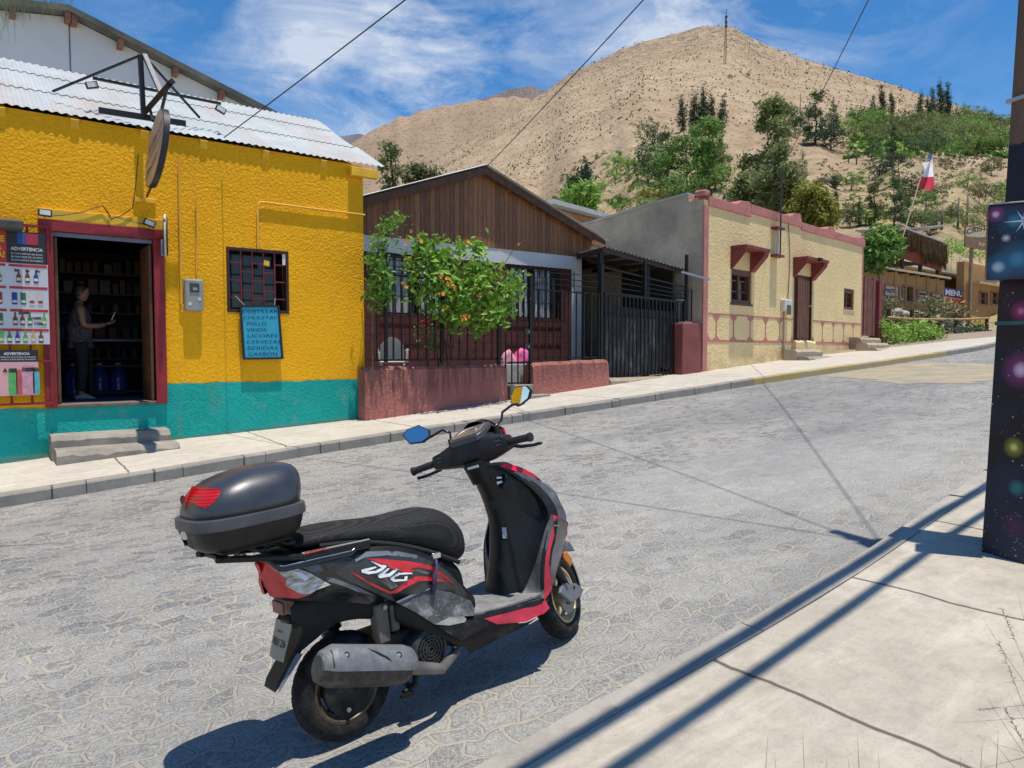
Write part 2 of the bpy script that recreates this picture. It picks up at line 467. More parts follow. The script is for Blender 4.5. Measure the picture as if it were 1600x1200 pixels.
cov=t.noise(.85,7,.66)
stone=t.ramp(t.math('ADD',t.math('MULTIPLY',br.outputs['Color'],.65),t.math('MULTIPLY',t.noise(3.1,5,.65),.5)),(.22,(.085,.09,.10)),(.5,(.155,.158,.162)),(.8,(.25,.247,.24)))
spk=t.noise(62,4,.8);sp2=t.noise(38,5,.75)
wear=t.ramp(cov,(.34,.35),(.62,1))
stone=t.mix(t.math('MULTIPLY',t.ramp(sp2,(.48,0),(.6,.62)),wear),stone,(.50,.475,.425))
stone=t.mix(t.ramp(spk,(.36,.75),(.45,0)),stone,(.07,.068,.066))
stone=t.mix(t.ramp(t.noise(120,2,.7),(.56,0),(.64,.8)),stone,(.62,.60,.55))
sandc=t.ramp(t.noise(26,4,.7),(.3,(.33,.29,.225)),(.7,(.44,.39,.31)))
oy=t.xyz()[1];ox=t.xyz()[0]
nearside=t.ramp(t.math('MULTIPLY',oy,.1),(.2,.46),(.34,.24),(.5,.08),(.9,0))
covm=t.ramp(t.math('ADD',cov,nearside),(.50,0),(.84,1))
grain=t.noise(60,4,.75)
sand=t.math('MULTIPLY',covm,t.ramp(grain,(.34,.25),(.58,1)))
jsand=t.math('MULTIPLY',joint,t.ramp(t.noise(1.9,6,.7),(.34,.45),(.56,1)))
c=t.mix(jsand,stone,sandc)
c=t.mix(t.math('MULTIPLY',sand,.55),c,t.mix(grain,(.31,.285,.25),(.56,.53,.46)))
pm=t.new('ShaderNodeVectorMath',operation='DISTANCE');t.l(t.map((.26,.55,0),vec=vm.outputs[0]),pm.inputs[0]);pm.inputs[1].default_value=(6.5*.26,4.15*.55,0)
pale=t.ramp(t.math('ADD',pm.outputs['Value'],t.math('MULTIPLY',t.noise(1.6,6,.7),.5)),(.62,.42),(.95,0));c=t.mix(pale,c,t.mix(grain,(.30,.29,.27),(.47,.455,.425)))
c=t.mix(t.ramp(t.noise(.5,4,.6,vec=t.map((.25,1,1))),(.46,0),(.68,.45)),c,(.115,.12,.13),'MIX')
cr_=t.math('MULTIPLY',br.outputs['Color'],.5)
h=t.math('ADD',t.math('ADD',t.math('MULTIPLY',t.math('SUBTRACT',1,joint),.6),cr_),t.math('ADD',t.math('MULTIPLY',spk,.5),t.math('MULTIPLY',t.noise(14,4,.65),.9)))
t.bump(h,.85,.014)
road_mat=t.done(c,.85,0,.3)
kind(strip('road',near_y,far_y,gs,gs,road_mat,10,.03))
def concrete(name,c1,c2,joint_step=0.0,joint_off=0.0,stain=.5):
 t=NT(name)
 c=t.ramp(t.noise(1.6,7,.68),(.3,c1),(.68,c2))
 c=t.mix(t.ramp(t.noise(.7,6,.7),(.5,0),(.72,stain)),c,tuple(x*.62 for x in c1))
 c=t.mix(t.ramp(t.noise(90,3,.7),(.3,.35),(.46,0)),c,tuple(x*.5 for x in c1))
 c=t.mix(t.ramp(t.vor(3.3),(.012,.5),(.03,0)),c,(.1,.09,.08))
 c=t.mix(t.ramp(t.noise(8,7,.78),(.46,0),(.66,.5)),c,tuple(x*.72 for x in c1))
 c=t.mix(t.math('MULTIPLY',t.ramp(t.vor(26),(.06,.7),(.13,0)),t.ramp(t.noise(2.1,5,.7),(.45,0),(.62,1))),c,tuple(x*.42 for x in c1))
 c=t.mix(t.ramp(t.noise(3.2,5,.7,vec=t.map((.35,2.2,1),(0,0,R(14)))),(.54,0),(.7,.35)),c,tuple(min(1,x*1.25)for x in c2))
 h=t.math('MULTIPLY',t.noise(45,5,.7),.4)
 if joint_step:
  X,Y,Z=t.xyz();wob=t.math('MULTIPLY',t.noise(2.5,4),.09)
  xx=t.math('ADD',t.math('ADD',X,wob),joint_off)
  d=t.math('ABSOLUTE',t.math('SUBTRACT',t.math('PINGPONG',xx,joint_step/2),0))
  line=t.ramp(d,(.006,1),(.013,0))
  c=t.mix(t.math('MULTIPLY',line,.85),c,(.06,.05,.042))
  h=t.math('SUBTRACT',h,t.math('MULTIPLY',line,1.2))
 t.bump(h,.5,.012)
 return t.done(c,.88,0,.25)
pav_far=concrete('far pavement concrete',(.46,.415,.345),(.58,.53,.45),1.9,.4,.2)
pav_near=concrete('near pavement concrete',(.38,.335,.265),(.53,.475,.385),1.335,-2.02+1.335-.62,.5)
kerb_mat=concrete('kerb concrete',(.26,.235,.20),(.36,.33,.285),1.02,.3,.5)
YF=Frame(0,11.04)
extra=lambda x:lerp_tab([(-8,.03),(.3,.05),(2.4,.09),(4,.04),(5.3,.0),(90,0)],x)
front_y=lambda x:lerp_tab([(-40,11.3),(6,11.3),(13.7,11.3),(24.4,12.9),(30,13.2),(38,14.2),(60,22),(90,34)],x)
pz=lambda x:gs(x)+.13
pf=lambda x:pz(x)+extra(x)
strip('pavement',lambda x:far_y(x)+.16,front_y,pz,pf,pav_far,6)
strip('pavement',lambda x:-9.0,lambda x:near_y(x)-.145,lambda x:gs(x)+.11,lambda x:gs(x)+.1,pav_near,8)
def kerb(name,fy,w,h,m,x0,x1,side):
 mb=MB();r_=random.Random(5);x=x0
 while x<x1:
  e=min(x1,x+1.0);L=[]
  for q in(x+.004,(x+e)/2,e-.004):
   y=fy(q);z=gs(q);j=r_.uniform(-.006,.006)
   yb=y+w*side
   L.append([(q,y,z-.1),(q,y+.006*side,z+h+j-.02),(q,y+.022*side,z+h+j),(q,yb,z+h+j),(q,yb,z-.1)])
  mb.loft(L);x=e
 return kind(mb.build(name,m,None,30))
kerb('kerb',near_y,.14,.104,concrete('near kerb concrete',(.31,.28,.24),(.43,.395,.335),0,0,.4),-14,30,-1)
kerb('kerb',far_y,.155,.133,kerb_mat,-14,12.6,1)
yk=NT('worn yellow kerb paint')
yk.bump(yk.noise(30,5,.7),.4,.01)
kerb('kerb',far_y,.155,.136,yk.done(yk.mix(yk.ramp(yk.noise(7,7,.75),(.42,0),(.6,.9)),(.46,.33,.09),(.36,.32,.25)),.8,0,.3),12.6,22.2,1)
kerb('kerb',far_y,.155,.134,kerb_mat,22.2,60,1)
def patch_on_road(name,pts,m,dz,step=.5):
 """a thin sheet laid on the road, following its slope"""
 xs=[p[0]for p in pts];ys=[p[1]for p in pts]
 P2=[];n=len(pts)
 for i in range(n):
  a,b=Vector(pts[i]),Vector(pts[(i+1)%n]);k=max(1,int((b-a).length/.25))
  for j in range(k):
   q=a.lerp(b,j/k);q+=Vector((noise.noise((q.x*3,q.y*3,0)),noise.noise((q.x*3,q.y*3,7))))*.26;P2.append(q)
 edges=[(i,(i+1)%len(P2))for i in range(len(P2))];inner=[]
 x=min(xs)
 while x<max(xs):
  y=min(ys)
  while y<max(ys):inner.append(Vector((x+.01,y+.013)));y+=step
  x+=step
 v,e,f,*_=delaunay_2d_cdt(P2+inner,edges,[list(range(len(P2)))],1,1e-4)
 def rz(x,y):
  u=(y-near_y(x))/(far_y(x)-near_y(x));return gs(x)+.03*math.sin(math.pi*u)+dz
 me=bpy.data.meshes.new(name);me.from_pydata([(q.x,q.y,rz(q.x,q.y))for q in v],[],[tuple(q)for q in f])
 bm=bmesh.new();bm.from_mesh(me);bmesh.ops.recalc_face_normals(bm,faces=bm.faces)
 if bm.faces[0].normal.z<0:bmesh.ops.reverse_faces(bm,faces=bm.faces)
 bm.to_mesh(me);bm.free()
 for p in me.polygons:p.use_smooth=True
 return kind(link(name,me,None,m))
t=NT('worn yellow road paint')
n1=t.noise(1.7,7,.72);n2=t.noise(24,4,.7)
c=t.mix(t.ramp(t.math('ADD',n1,t.math('MULTIPLY',n2,.3)),(.48,1),(.76,.2)),(.23,.22,.205),(.42,.34,.19))
t.bump(n2,.4,.01)
patch_on_road('road_marking',[(13.6,6.2),(14.2,5.1),(18.3,6.0),(19.5,8.5),(17.4,8.6),(14.9,8.55)],t.done(c,.85,0,.3),.004)
kind(strip('yard',lambda x:11.3,lambda x:24.0,lambda x:pf(x)-.01,lambda x:pf(x)+.5,concrete('yard dirt',(.27,.21,.15),(.36,.29,.21),0,0,.4),6,0,[-8+i for i in range(75)]))
# shared materials
BLK=S('black painted iron',(.010,.010,.011),.55,.3,9,spec=.35,dust=.05)
RED_P=S('dark red paint',(.27,.016,.022),.55,.25,7,.2,30)
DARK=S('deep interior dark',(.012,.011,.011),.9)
WOODB=S('brown varnished wood',(.12,.055,.025),.6,.35,9,.2,40)
WHITE=S('white paint',(.72,.71,.68),.7,.06,4)
GALV=S('galvanised steel',(.42,.43,.44),.45,.15,8,metal=.6)
GREYP=S('grey plastic',(.28,.29,.29),.5,.1)
def stucco(name,c,lump=14,strength=.9,dist=.03,fade=0,var=.12,extra=None):
 t=NT(name)
 n=t.noise(1.1,6,.6)
 cc=t.ramp(n,(.3,tuple(x*(1-var)for x in c)),(.7,tuple(x*(1+var)for x in c)))
 v=t.vor(lump,'SMOOTH_F1');n2=t.noise(lump*1.5,5,.65)
 h=t.math('ADD',t.math('MULTIPLY',v,.8),t.math('MULTIPLY',n2,.9))
 if fade:
  z=t.xyz()[2]
  amp=t.ramp(t.math('ADD',t.math('MULTIPLY',z,.2),t.math('MULTIPLY',t.noise(.8,4),.25)),(.45,.42),(.78,1.25))
  h=t.math('MULTIPLY',h,amp)
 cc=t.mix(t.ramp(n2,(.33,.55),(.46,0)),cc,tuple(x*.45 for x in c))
 cc=t.mix(t.ramp(t.noise(2.7,7,.75),(.6,0),(.75,.35)),cc,tuple(x*.55 for x in c))
 if extra:cc=extra(t,cc,h)
 t.bump(h,strength,dist)
 return t.done(cc,.85,0,.25)
 # yellow corner shop
shop=thing('shop_building','yellow roughcast corner shop with teal painted base and corrugated tin roof','shop',(2.5,11.04,.4))
def teal(t,c,h):
 X,Y,Z=t.xyz()
 step=t.ramp(t.math('MULTIPLY',X,.1),(.213,.875/2),(.219,1.135/2))
 edge=t.math('ADD',t.math('MULTIPLY',step,2),t.math('MULTIPLY',t.math('SUBTRACT',t.noise(2.2,5,.6),.5),.09))
 m=t.ramp(t.math('SUBTRACT',Z,edge),(0,1),(.012,0))
 tcol=t.ramp(t.noise(1.3,6,.6),(.3,(.010,.35,.30)),(.7,(.018,.46,.395)))
 tcol=t.mix(t.ramp(t.noise(40,3),(.35,.3),(.5,0)),tcol,(.01,.17,.15))
 c=t.mix(m,c,tcol)
 c=t.mix(t.math('MULTIPLY',t.math('SUBTRACT',1,m),t.ramp(t.noise(.9,8,.72),(.5,0),(.74,.3))),c,(.66,.30,.012))
 drip=t.ramp(t.noise(4.5,6,.72,vec=t.map((1,1,.14))),(.58,0),(.74,.28));c=t.mix(drip,c,(.28,.19,.06))
 c=t.mix(t.math('MULTIPLY',m,t.ramp(t.noise(3.4,7,.75),(.55,0),(.7,.55))),c,(.20,.36,.31))
 rim=t.ramp(t.math('ABSOLUTE',t.math('SUBTRACT',t.math('SUBTRACT',Z,edge),.012)),(0,.6),(.02,0))
 c=t.mix(t.math('MULTIPLY',rim,t.ramp(t.noise(9),(.4,0),(.6,1))),c,(.20,.13,.03))
 low=t.ramp(t.math('SUBTRACT',Z,t.math('ADD',t.math('MULTIPLY',X,.054),t.math('ADD',.19,t.math('MULTIPLY',t.noise(3,4),.06)))),(.0,1),(.05,0))
 return t.mix(t.math('MULTIPLY',low,.6),c,(.16,.15,.13))
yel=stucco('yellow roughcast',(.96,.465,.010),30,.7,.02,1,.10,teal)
D0,Dz1=YF.at(62,347);D1,_=YF.at(255,362)
o0,oz1=YF.at(82,364);o1,_=YF.at(238,370);oz0=YF.at(160,630)[1]
w0,wz1=YF.at(353,385);w1,wz0=YF.at(452,490)
wz1=(wz1+YF.at(451,393)[1])/2;wz0=(wz0+YF.at(356,488)[1])/2
door_hole=(o0-.1,o1+.1,oz0,oz1+.08);win_hole=(w0,w1,wz0,wz1)
sR=YF.at(569,500)[0]
wall_mb(YF,-6.5,sR,-.6,4.62,[door_hole,win_hole],.42).build('wall',yel,shop)
mb=MB(YF.mat());mb.box((sR-.42,-.42,-.2),(sR,-8,4.75));mb.box((-6.5,-8,-.2),(-6.1,-.42,4.75));mb.box((-6.1,-8,-.2),(sR-.42,-7.7,4.75))
mb.prism([(sR-.02,-.4,4.74),(sR-.02,-3.0,5.72),(sR-.02,-7.6,4.74)],(-.35,0,0))
mb.build('side_wall',yel,shop)
MB(YF.mat()).box((-6.1,-7.7,oz0-.1),(sR-.42,-.425,oz0-.005)).build('shop_floor',S('worn cement floor',(.10,.105,.12),.6,.3),shop)
wall_mb(YF,-6.05,sR-.43,-.2,3.39,[door_hole,win_hole],.012,-.425).build('added_dark_lining',DARK,shop)  # added dark sheet behind the front wall, stops its yellow bounce and darkens the room
MB(YF.mat()).box((sR-.45,-7.6,-.2),(sR-.43,-.45,3.39)).build('added_dark_lining',DARK,shop)  # same added dark sheet, over the right side wall
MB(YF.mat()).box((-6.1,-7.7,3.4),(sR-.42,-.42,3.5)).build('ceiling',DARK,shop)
for px in(3,118,226,318,415,505):
 s=YF.at(px,240)[0]
 MB().bar(YF.p(s,.022,4.545),YF.p(s,-.35,4.73),.10,.12).build('rafter',S('yellow painted timber',(.80,.47,.03),.7,.15),shop,bevel=.008)
MB(YF.mat()).box((sR-.25,.02,4.42),(sR+.22,.12,4.56)).build('purlin_end',S('yellow painted timber',(.8,.47,.03)),shop,bevel=.008)
def corrugated(mb,a,b,c,d,pitch=.105,amp=.0095,nv=3,th=.002):
 """a-b eave line, d-c ridge line"""
 a,b,c,d=map(Vector,(a,b,c,d));L=(b-a).length;n=max(8,int(L/pitch*8))
 nrm=(b-a).cross(d-a).normalized()
 if nrm.z<0:nrm=-nrm
 vs=[];fs=[]
 for j in range(nv+1):
  for i in range(n+1):
   u=i/n;p=a.lerp(b,u).lerp(d.lerp(c,u),j/nv)
   vs.append(p+nrm*(amp*math.sin(2*math.pi*u*L/pitch)+noise.noise((p.x*.8,p.y*.8,3))*.012))
 for j in range(nv):
  for i in range(n):q=j*(n+1)+i;fs.append((q,q+1,q+n+2,q+n+1))
 return mb.add(vs,fs)
t=NT('whitewashed tin')
rust=t.ramp(t.noise(.9,6,.7,vec=t.map((1,.45,.45))),(.52,0),(.7,.55))
c=t.mix(rust,t.ramp(t.noise(2,5),(.3,(.41,.43,.415)),(.7,(.52,.54,.525))),(.50,.33,.24))
c=t.mix(t.ramp(t.noise(5,6,.75),(.58,0),(.72,.3)),c,(.27,.22,.19))
tin=t.done(c,.5,.05,.4)
roofz=lambda y:4.625+(y-10.94)*.523
RIDGE_Y=13.62
for k,(ya,yb,xe)in enumerate([(10.995,12.05,5.65),(11.95,12.98,5.57),(12.90,RIDGE_Y,5.58)]):
 mb=MB();dz=.012*k
 corrugated(mb,(-7,ya,roofz(ya)+dz),(xe,ya,roofz(ya)+dz),(xe,yb,roofz(yb)+dz),(-7,yb,roofz(yb)+dz))
 mb.build('roof_sheet',tin,shop,60)
mb=MB();corrugated(mb,(-7,19.3,4.6),(5.58,19.3,4.6),(5.58,RIDGE_Y,roofz(RIDGE_Y)+.03),(-7,RIDGE_Y,roofz(RIDGE_Y)+.03));mb.build('roof_sheet',tin,shop,60)
CON=S('yellow painted conduit',(.74,.44,.05),.55,.1)
def conduit(pts,r=.016):
 MB().tube([YF.p(*YF.at(px,py,.03)[:1],.03,YF.at(px,py,.03)[1])for px,py in pts],r,8).build('conduit',CON,shop,60)
conduit([(281,245),(280,262),(281,360),(283,440),(282,474),(288,480)])
conduit([(307,309),(308,360),(307,430)],.012)
conduit([(403,389),(403,322),(406,316),(412,316),(480,325),(570,336)])
grille_m=S('oxblood grille paint',(.17,.016,.02),.5,.2)
wn=MB(YF.mat()).box((w0,-.30,wz0),(w1,-.28,wz1)).build('window',S('dark window glass',(.01,.01,.012),.12,.1,spec=.6),shop)
mb=MB(YF.mat())
for a,b in(((w0,wz0),(w0+.045,wz1)),((w1-.045,wz0),(w1,wz1)),((w0+.045,wz0),(w1-.045,wz0+.045)),((w0+.045,wz1-.045),(w1-.045,wz1))):
 mb.box((a[0],-.14,a[1]),(b[0],.006,b[1]))
fr_=mb.build('frame',S('dark window frame',(.05,.012,.012),.5,.3),wn,bevel=.004);fr_.matrix_parent_inverse=Matrix.Identity(4)
mb=MB(YF.mat());ww=w1-w0-.09;hh=wz1-wz0-.09
for i in range(1,5):mb.box((w0+.045+ww*i/5-.010,-.035,wz0+.045),(w0+.045+ww*i/5+.010,-.012,wz1-.045))
for i in range(5):
 for z in([.2,.5,.8]if i%2==0 else[.33,.65]):
  mb.box((w0+.045+ww*i/5+.010,-.034,wz0+.045+hh*z-.01),(w0+.045+ww*(i+1)/5-.010,-.013,wz0+.045+hh*z+.01))
gr_=mb.build('grille',grille_m,wn);gr_.matrix_parent_inverse=Matrix.Identity(4)
mb=MB(YF.mat());s,z=YF.at(445,404);mb.box((s-.035,-.01,z-.1),(s+.02,-.006,z+.1));mb.build('sticker',WHITE,shop)
mb=MB(YF.mat());s,z=YF.at(415,410);mb.add([(s-.03,-.005,z-.04),(s+.055,-.005,z-.055),(s+.06,-.005,z+.02),(s-.02,-.005,z+.035)],[(0,1,2,3)]);mb.build('price_tag',S('yellow card',(.7,.45,.04)),shop)
mb=MB(YF.mat())
mb.box((D0,.0,oz0-.03),(o0,.05,oz1+.02));mb.box((o1,.0,oz0-.03),(D1,.05,oz1+.02));mb.box((D0-.02,.0,oz1+.02),(D1+.02,.055,oz1+.16))
mb.box((D0,-.4,oz0-.02),(o0-.02,-.001,oz1+.02));mb.box((o1+.02,-.4,oz0-.02),(D1-.1,-.001,oz1+.02))
mb.build('door_frame',RED_P,shop,bevel=.006)
MB(YF.mat()).box((D0-.02,.0,oz1+.162),(D1+.03,.04,oz1+.30)).build('lintel_board',S('yellow painted timber',(.8,.47,.03)),shop,bevel=.006)
MB(YF.mat()).box((o0+.003,-.05,oz1-.035),(o1-.003,-.02,oz1+.018)).build('door_track',S('blue grey steel',(.16,.2,.28),.5),shop)
for s0_,s1_ in((o0+.01,o0+.05),(o1-.05,o1-.01)):
 mb=MB(YF.mat());mb.box((s0_,-.65,oz0+.01),(s1_,-.03,oz1-.05))
 mb.build('door_leaf',WOODB,shop,bevel=.006)
 for zz in(.25,1.2):MB(YF.mat()).box((s0_-.003,-.55,oz0+zz),(s1_+.003,-.14,oz0+zz+.75)).build('door_panel',S('dark orange wood',(.16,.065,.022),.6,.3),shop,bevel=.01)
MB(YF.mat()).box((o0-.12,-.4,oz0-.045),(o1+.1,.03,oz0+.004)).build('door_sill',S('old sill cement',(.15,.12,.10),.9,.3,6,.4),shop,bevel=.01)
# inside the shop: back shelves and stock
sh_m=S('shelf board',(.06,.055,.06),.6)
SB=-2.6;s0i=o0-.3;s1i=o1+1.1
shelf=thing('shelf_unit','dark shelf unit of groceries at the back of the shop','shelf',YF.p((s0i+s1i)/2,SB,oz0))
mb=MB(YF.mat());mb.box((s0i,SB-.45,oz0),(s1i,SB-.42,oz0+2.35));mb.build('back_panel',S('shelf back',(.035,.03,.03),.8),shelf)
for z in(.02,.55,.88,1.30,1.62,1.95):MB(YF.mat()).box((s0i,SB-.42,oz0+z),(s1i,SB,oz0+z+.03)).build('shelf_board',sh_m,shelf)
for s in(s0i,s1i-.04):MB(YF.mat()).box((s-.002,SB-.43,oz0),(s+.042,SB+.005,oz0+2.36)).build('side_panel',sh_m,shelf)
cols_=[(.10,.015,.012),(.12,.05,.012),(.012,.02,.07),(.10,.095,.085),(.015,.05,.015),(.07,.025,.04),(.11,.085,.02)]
names=[('red'),('orange'),('blue'),('white'),('green'),('plum'),('yellow')]
rows=[(.91,'carton'),(1.33,'jar'),(1.65,'carton'),(1.98,'packet'),(.58,'can')]
lvl={.58:'lowest stocked',.91:'second',1.33:'third',1.65:'fourth',1.98:'top'}
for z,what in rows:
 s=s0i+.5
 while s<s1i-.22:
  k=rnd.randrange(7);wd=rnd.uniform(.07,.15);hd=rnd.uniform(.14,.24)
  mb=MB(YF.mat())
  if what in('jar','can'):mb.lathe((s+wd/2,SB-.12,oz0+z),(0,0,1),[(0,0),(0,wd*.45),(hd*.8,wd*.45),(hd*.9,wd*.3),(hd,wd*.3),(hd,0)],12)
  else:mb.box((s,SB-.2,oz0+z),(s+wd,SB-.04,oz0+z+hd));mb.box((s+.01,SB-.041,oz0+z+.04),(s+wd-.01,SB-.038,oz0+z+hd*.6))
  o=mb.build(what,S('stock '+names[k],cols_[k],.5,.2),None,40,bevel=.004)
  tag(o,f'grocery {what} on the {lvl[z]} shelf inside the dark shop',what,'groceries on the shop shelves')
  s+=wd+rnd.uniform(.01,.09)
for i,s in enumerate((o0+.42,o0+.78,o0+1.05)):
 wj=thing('water_jug',['blue water jug nearest the shopkeeper on the shop floor','middle blue water jug under the shop shelves','blue water jug farthest right on the shop floor'][i],'jug',YF.p(s,SB+.3,oz0),'water jugs on the shop floor')
 MB(YF.mat()).lathe((s,SB+.3,oz0),(0,0,1),[(0,0),(0,.13),(.10,.135),(.13,.125),(.2,.135),(.34,.13),(.40,.06),(.46,.035),(.46,0)],18).build('body',S('blue jug',(.04,.09,.36),.2,.1),wj,60)
 MB(YF.mat()).lathe((s,SB+.3,oz0+.46),(0,0,1),[(0,0),(0,.038),(.04,.038),(.04,0)],12).build('cap',WHITE,wj,40)
cnt=thing('counter','low open counter with a bluish top inside the shop','counter',YF.p(o1-.3,-1.7,oz0))
for z in(.05,.45):MB(YF.mat()).box((o0+.55,-1.9,oz0+z),(o1+.9,-1.55,oz0+z+.03)).build('lower_shelf',S('counter front',(.02,.018,.018),.7),cnt)
for s in(o0+.55,o1+.85):MB(YF.mat()).box((s,-1.88,oz0),(s+.05,-1.58,oz0+.84)).build('leg',S('counter front',(.02,.018,.018)),cnt)
MB(YF.mat()).box((o0+.5,-1.95,oz0+.842),(o1+.95,-1.5,oz0+.875)).build('countertop',S('counter top',(.07,.085,.12),.3),cnt,bevel=.005)
# steps to the shop door
st=thing('concrete_steps','chipped two-step concrete block below the shop doorway','steps',YF.p(1.5,.5,.2))
SC=concrete('step concrete',(.25,.22,.18),(.40,.36,.305),0,0,.55)
sl0=YF.at(62,662)[0];
def chipped(mb,a,b,seed):
 """a block whose top front edge is broken and uneven"""
 (x0,y0,z0),(x1,y1,z1)=a,b;n=26;L=[]
 for i in range(n+1):
  x=x0+(x1-x0)*i/n;j=abs(noise.noise((x*4,seed,0)))*.05+abs(noise.noise((x*17,seed,3)))*.03
  L.append([(x,y1,z0),(x,y1-.004,z1-.055-j*1.1),(x,y1-.05-j,z1-.006-j*.3),(x,(y0+y1)/2,z1+noise.noise((x*3,seed,6))*.006),(x,y0,z1),(x,y0,z0)])
 return mb.loft(L)
gl=pf(1.0)
xa0,_=YF.at(62,700,.02);xa1,za1=YF.at(266,655,.36);xb0,_=YF.at(89,735,.72);xb1,zb1=YF.at(281,684,.72)
za=YF.at(150,678,.38)[1];zb=YF.at(180,699,.74)[1]
mb=MB(YF.mat());chipped(mb,(xb0-.02,-.01,-.2),(xa1,.37,za),1);mb.build('upper_step',SC,st,18)
mb=MB(YF.mat());chipped(mb,(xb0,.371,-.2),(xb1,.74,zb),2);mb.build('lower_step',SC,st,18)
# meter, chalkboard, lamps, posters
m_=thing('electric_meter','grey electric meter box on the yellow wall left of the barred window','meter',YF.p(*YF.at(300,487)[:1],0,YF.at(300,487)[1]))
a0,b1=YF.at(286,436);a1,b0=YF.at(316,487)
MB(YF.mat()).box((a0,0,b0),(a1,.11,b1)).build('box',S('weathered grey box',(.30,.31,.29),.5,.12,5,dust=.3),m_,bevel=.025)
MB(YF.mat()).box((a0+.06,.112,b0+(b1-b0)*.58),(a1-.06,.118,b1-.06)).build('dial_window',S('meter window',(.05,.05,.05),.2),m_,bevel=.004)
MB(YF.mat()).box((a0+.1,.119,b0+(b1-b0)*.65),(a1-.09,.121,b1-.12)).build('dial',S('meter dial',(.3,.3,.28)),m_)
for du,dv in((.06,.1),(.19,.17)):MB(YF.mat()).lathe((a0+du,.11,b0+dv),(0,1,0),[(0,.025),(.004,.025),(.004,0)],14).build('seal',S('meter seal',(.6,.6,.56)),m_)
cb=thing('menu_board','turquoise handwritten menu board hung from the barred window','menu board',YF.p(3.6,.03,1.6))
Q=[YF.at(px,py,.04)for px,py in((374,477),(436,477),(442,561),(379,562))]
def board_fn(u,v,d):
 tl,tr,br_,bl=[Vector((q[0],q[1],0))for q in Q]
 p=(bl.lerp(br_,u)).lerp(tl.lerp(tr,u),v)
 return YF.p(p.x,.045+.02*(1-v)+d,p.y)
mb=MB()
def bquad(mb,u0,u1,v0,v1,d):mb.quad(board_fn(u0,v0,d),board_fn(u1,v0,d),board_fn(u1,v1,d),board_fn(u0,v1,d))
bquad(mb,.03,.97,.02,.98,.0);mb.build('panel',S('turquoise board',(.03,.36,.52),.5,.1,3),cb)
mb=MB()
for u0,u1,v0,v1 in((0,.05,0,1),(.95,1,0,1),(.05,.95,0,.035),(.05,.95,.965,1)):
 mb.hexa([board_fn(u0,v0,-.015),board_fn(u1,v0,-.015),board_fn(u1,v1,-.015),board_fn(u0,v1,-.015)],[board_fn(u0,v0,.012),board_fn(u1,v0,.012),board_fn(u1,v1,.012),board_fn(u0,v1,.012)])
mb.build('frame',S('black frame',(.01,.011,.018),.4),cb)
mb=MB()
for i,(word,u,wd)in enumerate([('COSTILLAR',.06,.88),('CHULETAS',.07,.84),('POLLO',.14,.50),('VINOS',.14,.49),('LICORES',.14,.76),('CERVEZAS',.12,.84),('BEBIDAS',.12,.76),('CARBÓN',.14,.72)]):
 text_into(mb,word,lambda a,b,d:board_fn(a,b,.004),u,.855-i*.112,.088,wd,shear=.12)
mb.build('lettering',S('dark blue marker',(.004,.035,.10),.6),cb)
mb=MB();
for(px,py),u in(((368,462),.12),((430,466),.88)):
 s,z=YF.at(px,py,.02);mb.tube([YF.p(s,.01,z),board_fn(u,1,0)],.004,5)
mb.build('string',S('white string',(.5,.5,.47)),cb)
def flood(px,py,fr,n,label,tilt=0):
 s,z=fr.at(px,py,n)
 f=thing('flood_light',label,'lamp',fr.p(s,n,z),'small flood lights on the shop')
 T=Matrix.Translation(fr.p(s,n,z))@Matrix.Rotation(tilt,4,'Y')
 MB(T).box((-.075,-.05,-.045),(.075,.0,.045)).build('housing',S('black lamp housing',(.02,.02,.022),.4),f,bevel=.01)
 MB(T).box((-.058,-.056,-.03),(.058,-.051,.03)).build('lens',S('lamp lens',(.75,.75,.7),.2),f)
 MB(T).bar((0,.0,0),(0,.06,.02),.02).build('bracket',BLK,f)
flood(70,333,YF,.07,'small flood light above the left end of the shop lintel',.05)
flood(233,349,YF,.07,'tilted small flood light above the right end of the shop lintel',.35)
lg=thing('loose_wire','loose black wire drooping along the shop lintel','wire',YF.p(1.2,.05,3.3))
mb=MB();pts=[(72,338),(100,336),(130,331),(160,321),(166,330),(174,342),(190,337),(207,325),(212,290),(216,240)]
mb.tube([YF.p(*YF.at(*p,.06)[:1],.06,YF.at(*p,.06)[1])for p in pts],.006,5);mb.tube([YF.p(*YF.at(*p,.06)[:1],.06,YF.at(*p,.06)[1])for p in[(160,321),(172,336),(168,348),(180,339),(230,352)]],.005,5)
mb.build('strand',BLK,lg,60)
pl=thing('oval_sign','small yellow and black oval plaque beside the shop door frame','sign',YF.p(*YF.at(257,370)[:1],.2,3))
s_,z_=YF.at(257,369,.18)
T=Matrix.Translation(YF.p(s_,.18,z_))@Matrix.Rotation(R(-14),4,'Z')
for nm,sc,x,mm in(('rim',1.0,0,S('plaque cream',(.55,.48,.3))),('face',.86,-.014,S('plaque black',(.02,.02,.02)))):
 mb=MB(T);ring=[(x,.155*sc*math.cos(a),.30*sc*math.sin(a))for a in[2*math.pi*k/28 for k in range(28)]]
 mb.prism(ring,(.026 if nm=='rim' else.054,0,0));mb.build(nm,mm,pl)
mb=MB(T)
for x in(-.0165,.0425):mb.add([(x,-.06,-.16),(x,.03,-.17),(x,.09,.0),(x,.04,.19),(x,-.05,.16),(x,-.02,.02)],[(0,1,2,3,4,5)])
mb.build('emblem',S('plaque yellow',(.6,.42,.05)),pl)
MB(T).bar((.01,-.13,.2),(.01,.16,.2),.02).build('bracket',BLK,pl)
MB(YF.mat()).box((D1-.05,.06,2.92),(D1+.03,.12,3.14)).build('door_bell_box',S('pale blue box',(.3,.36,.5),.5),shop,bevel=.006)
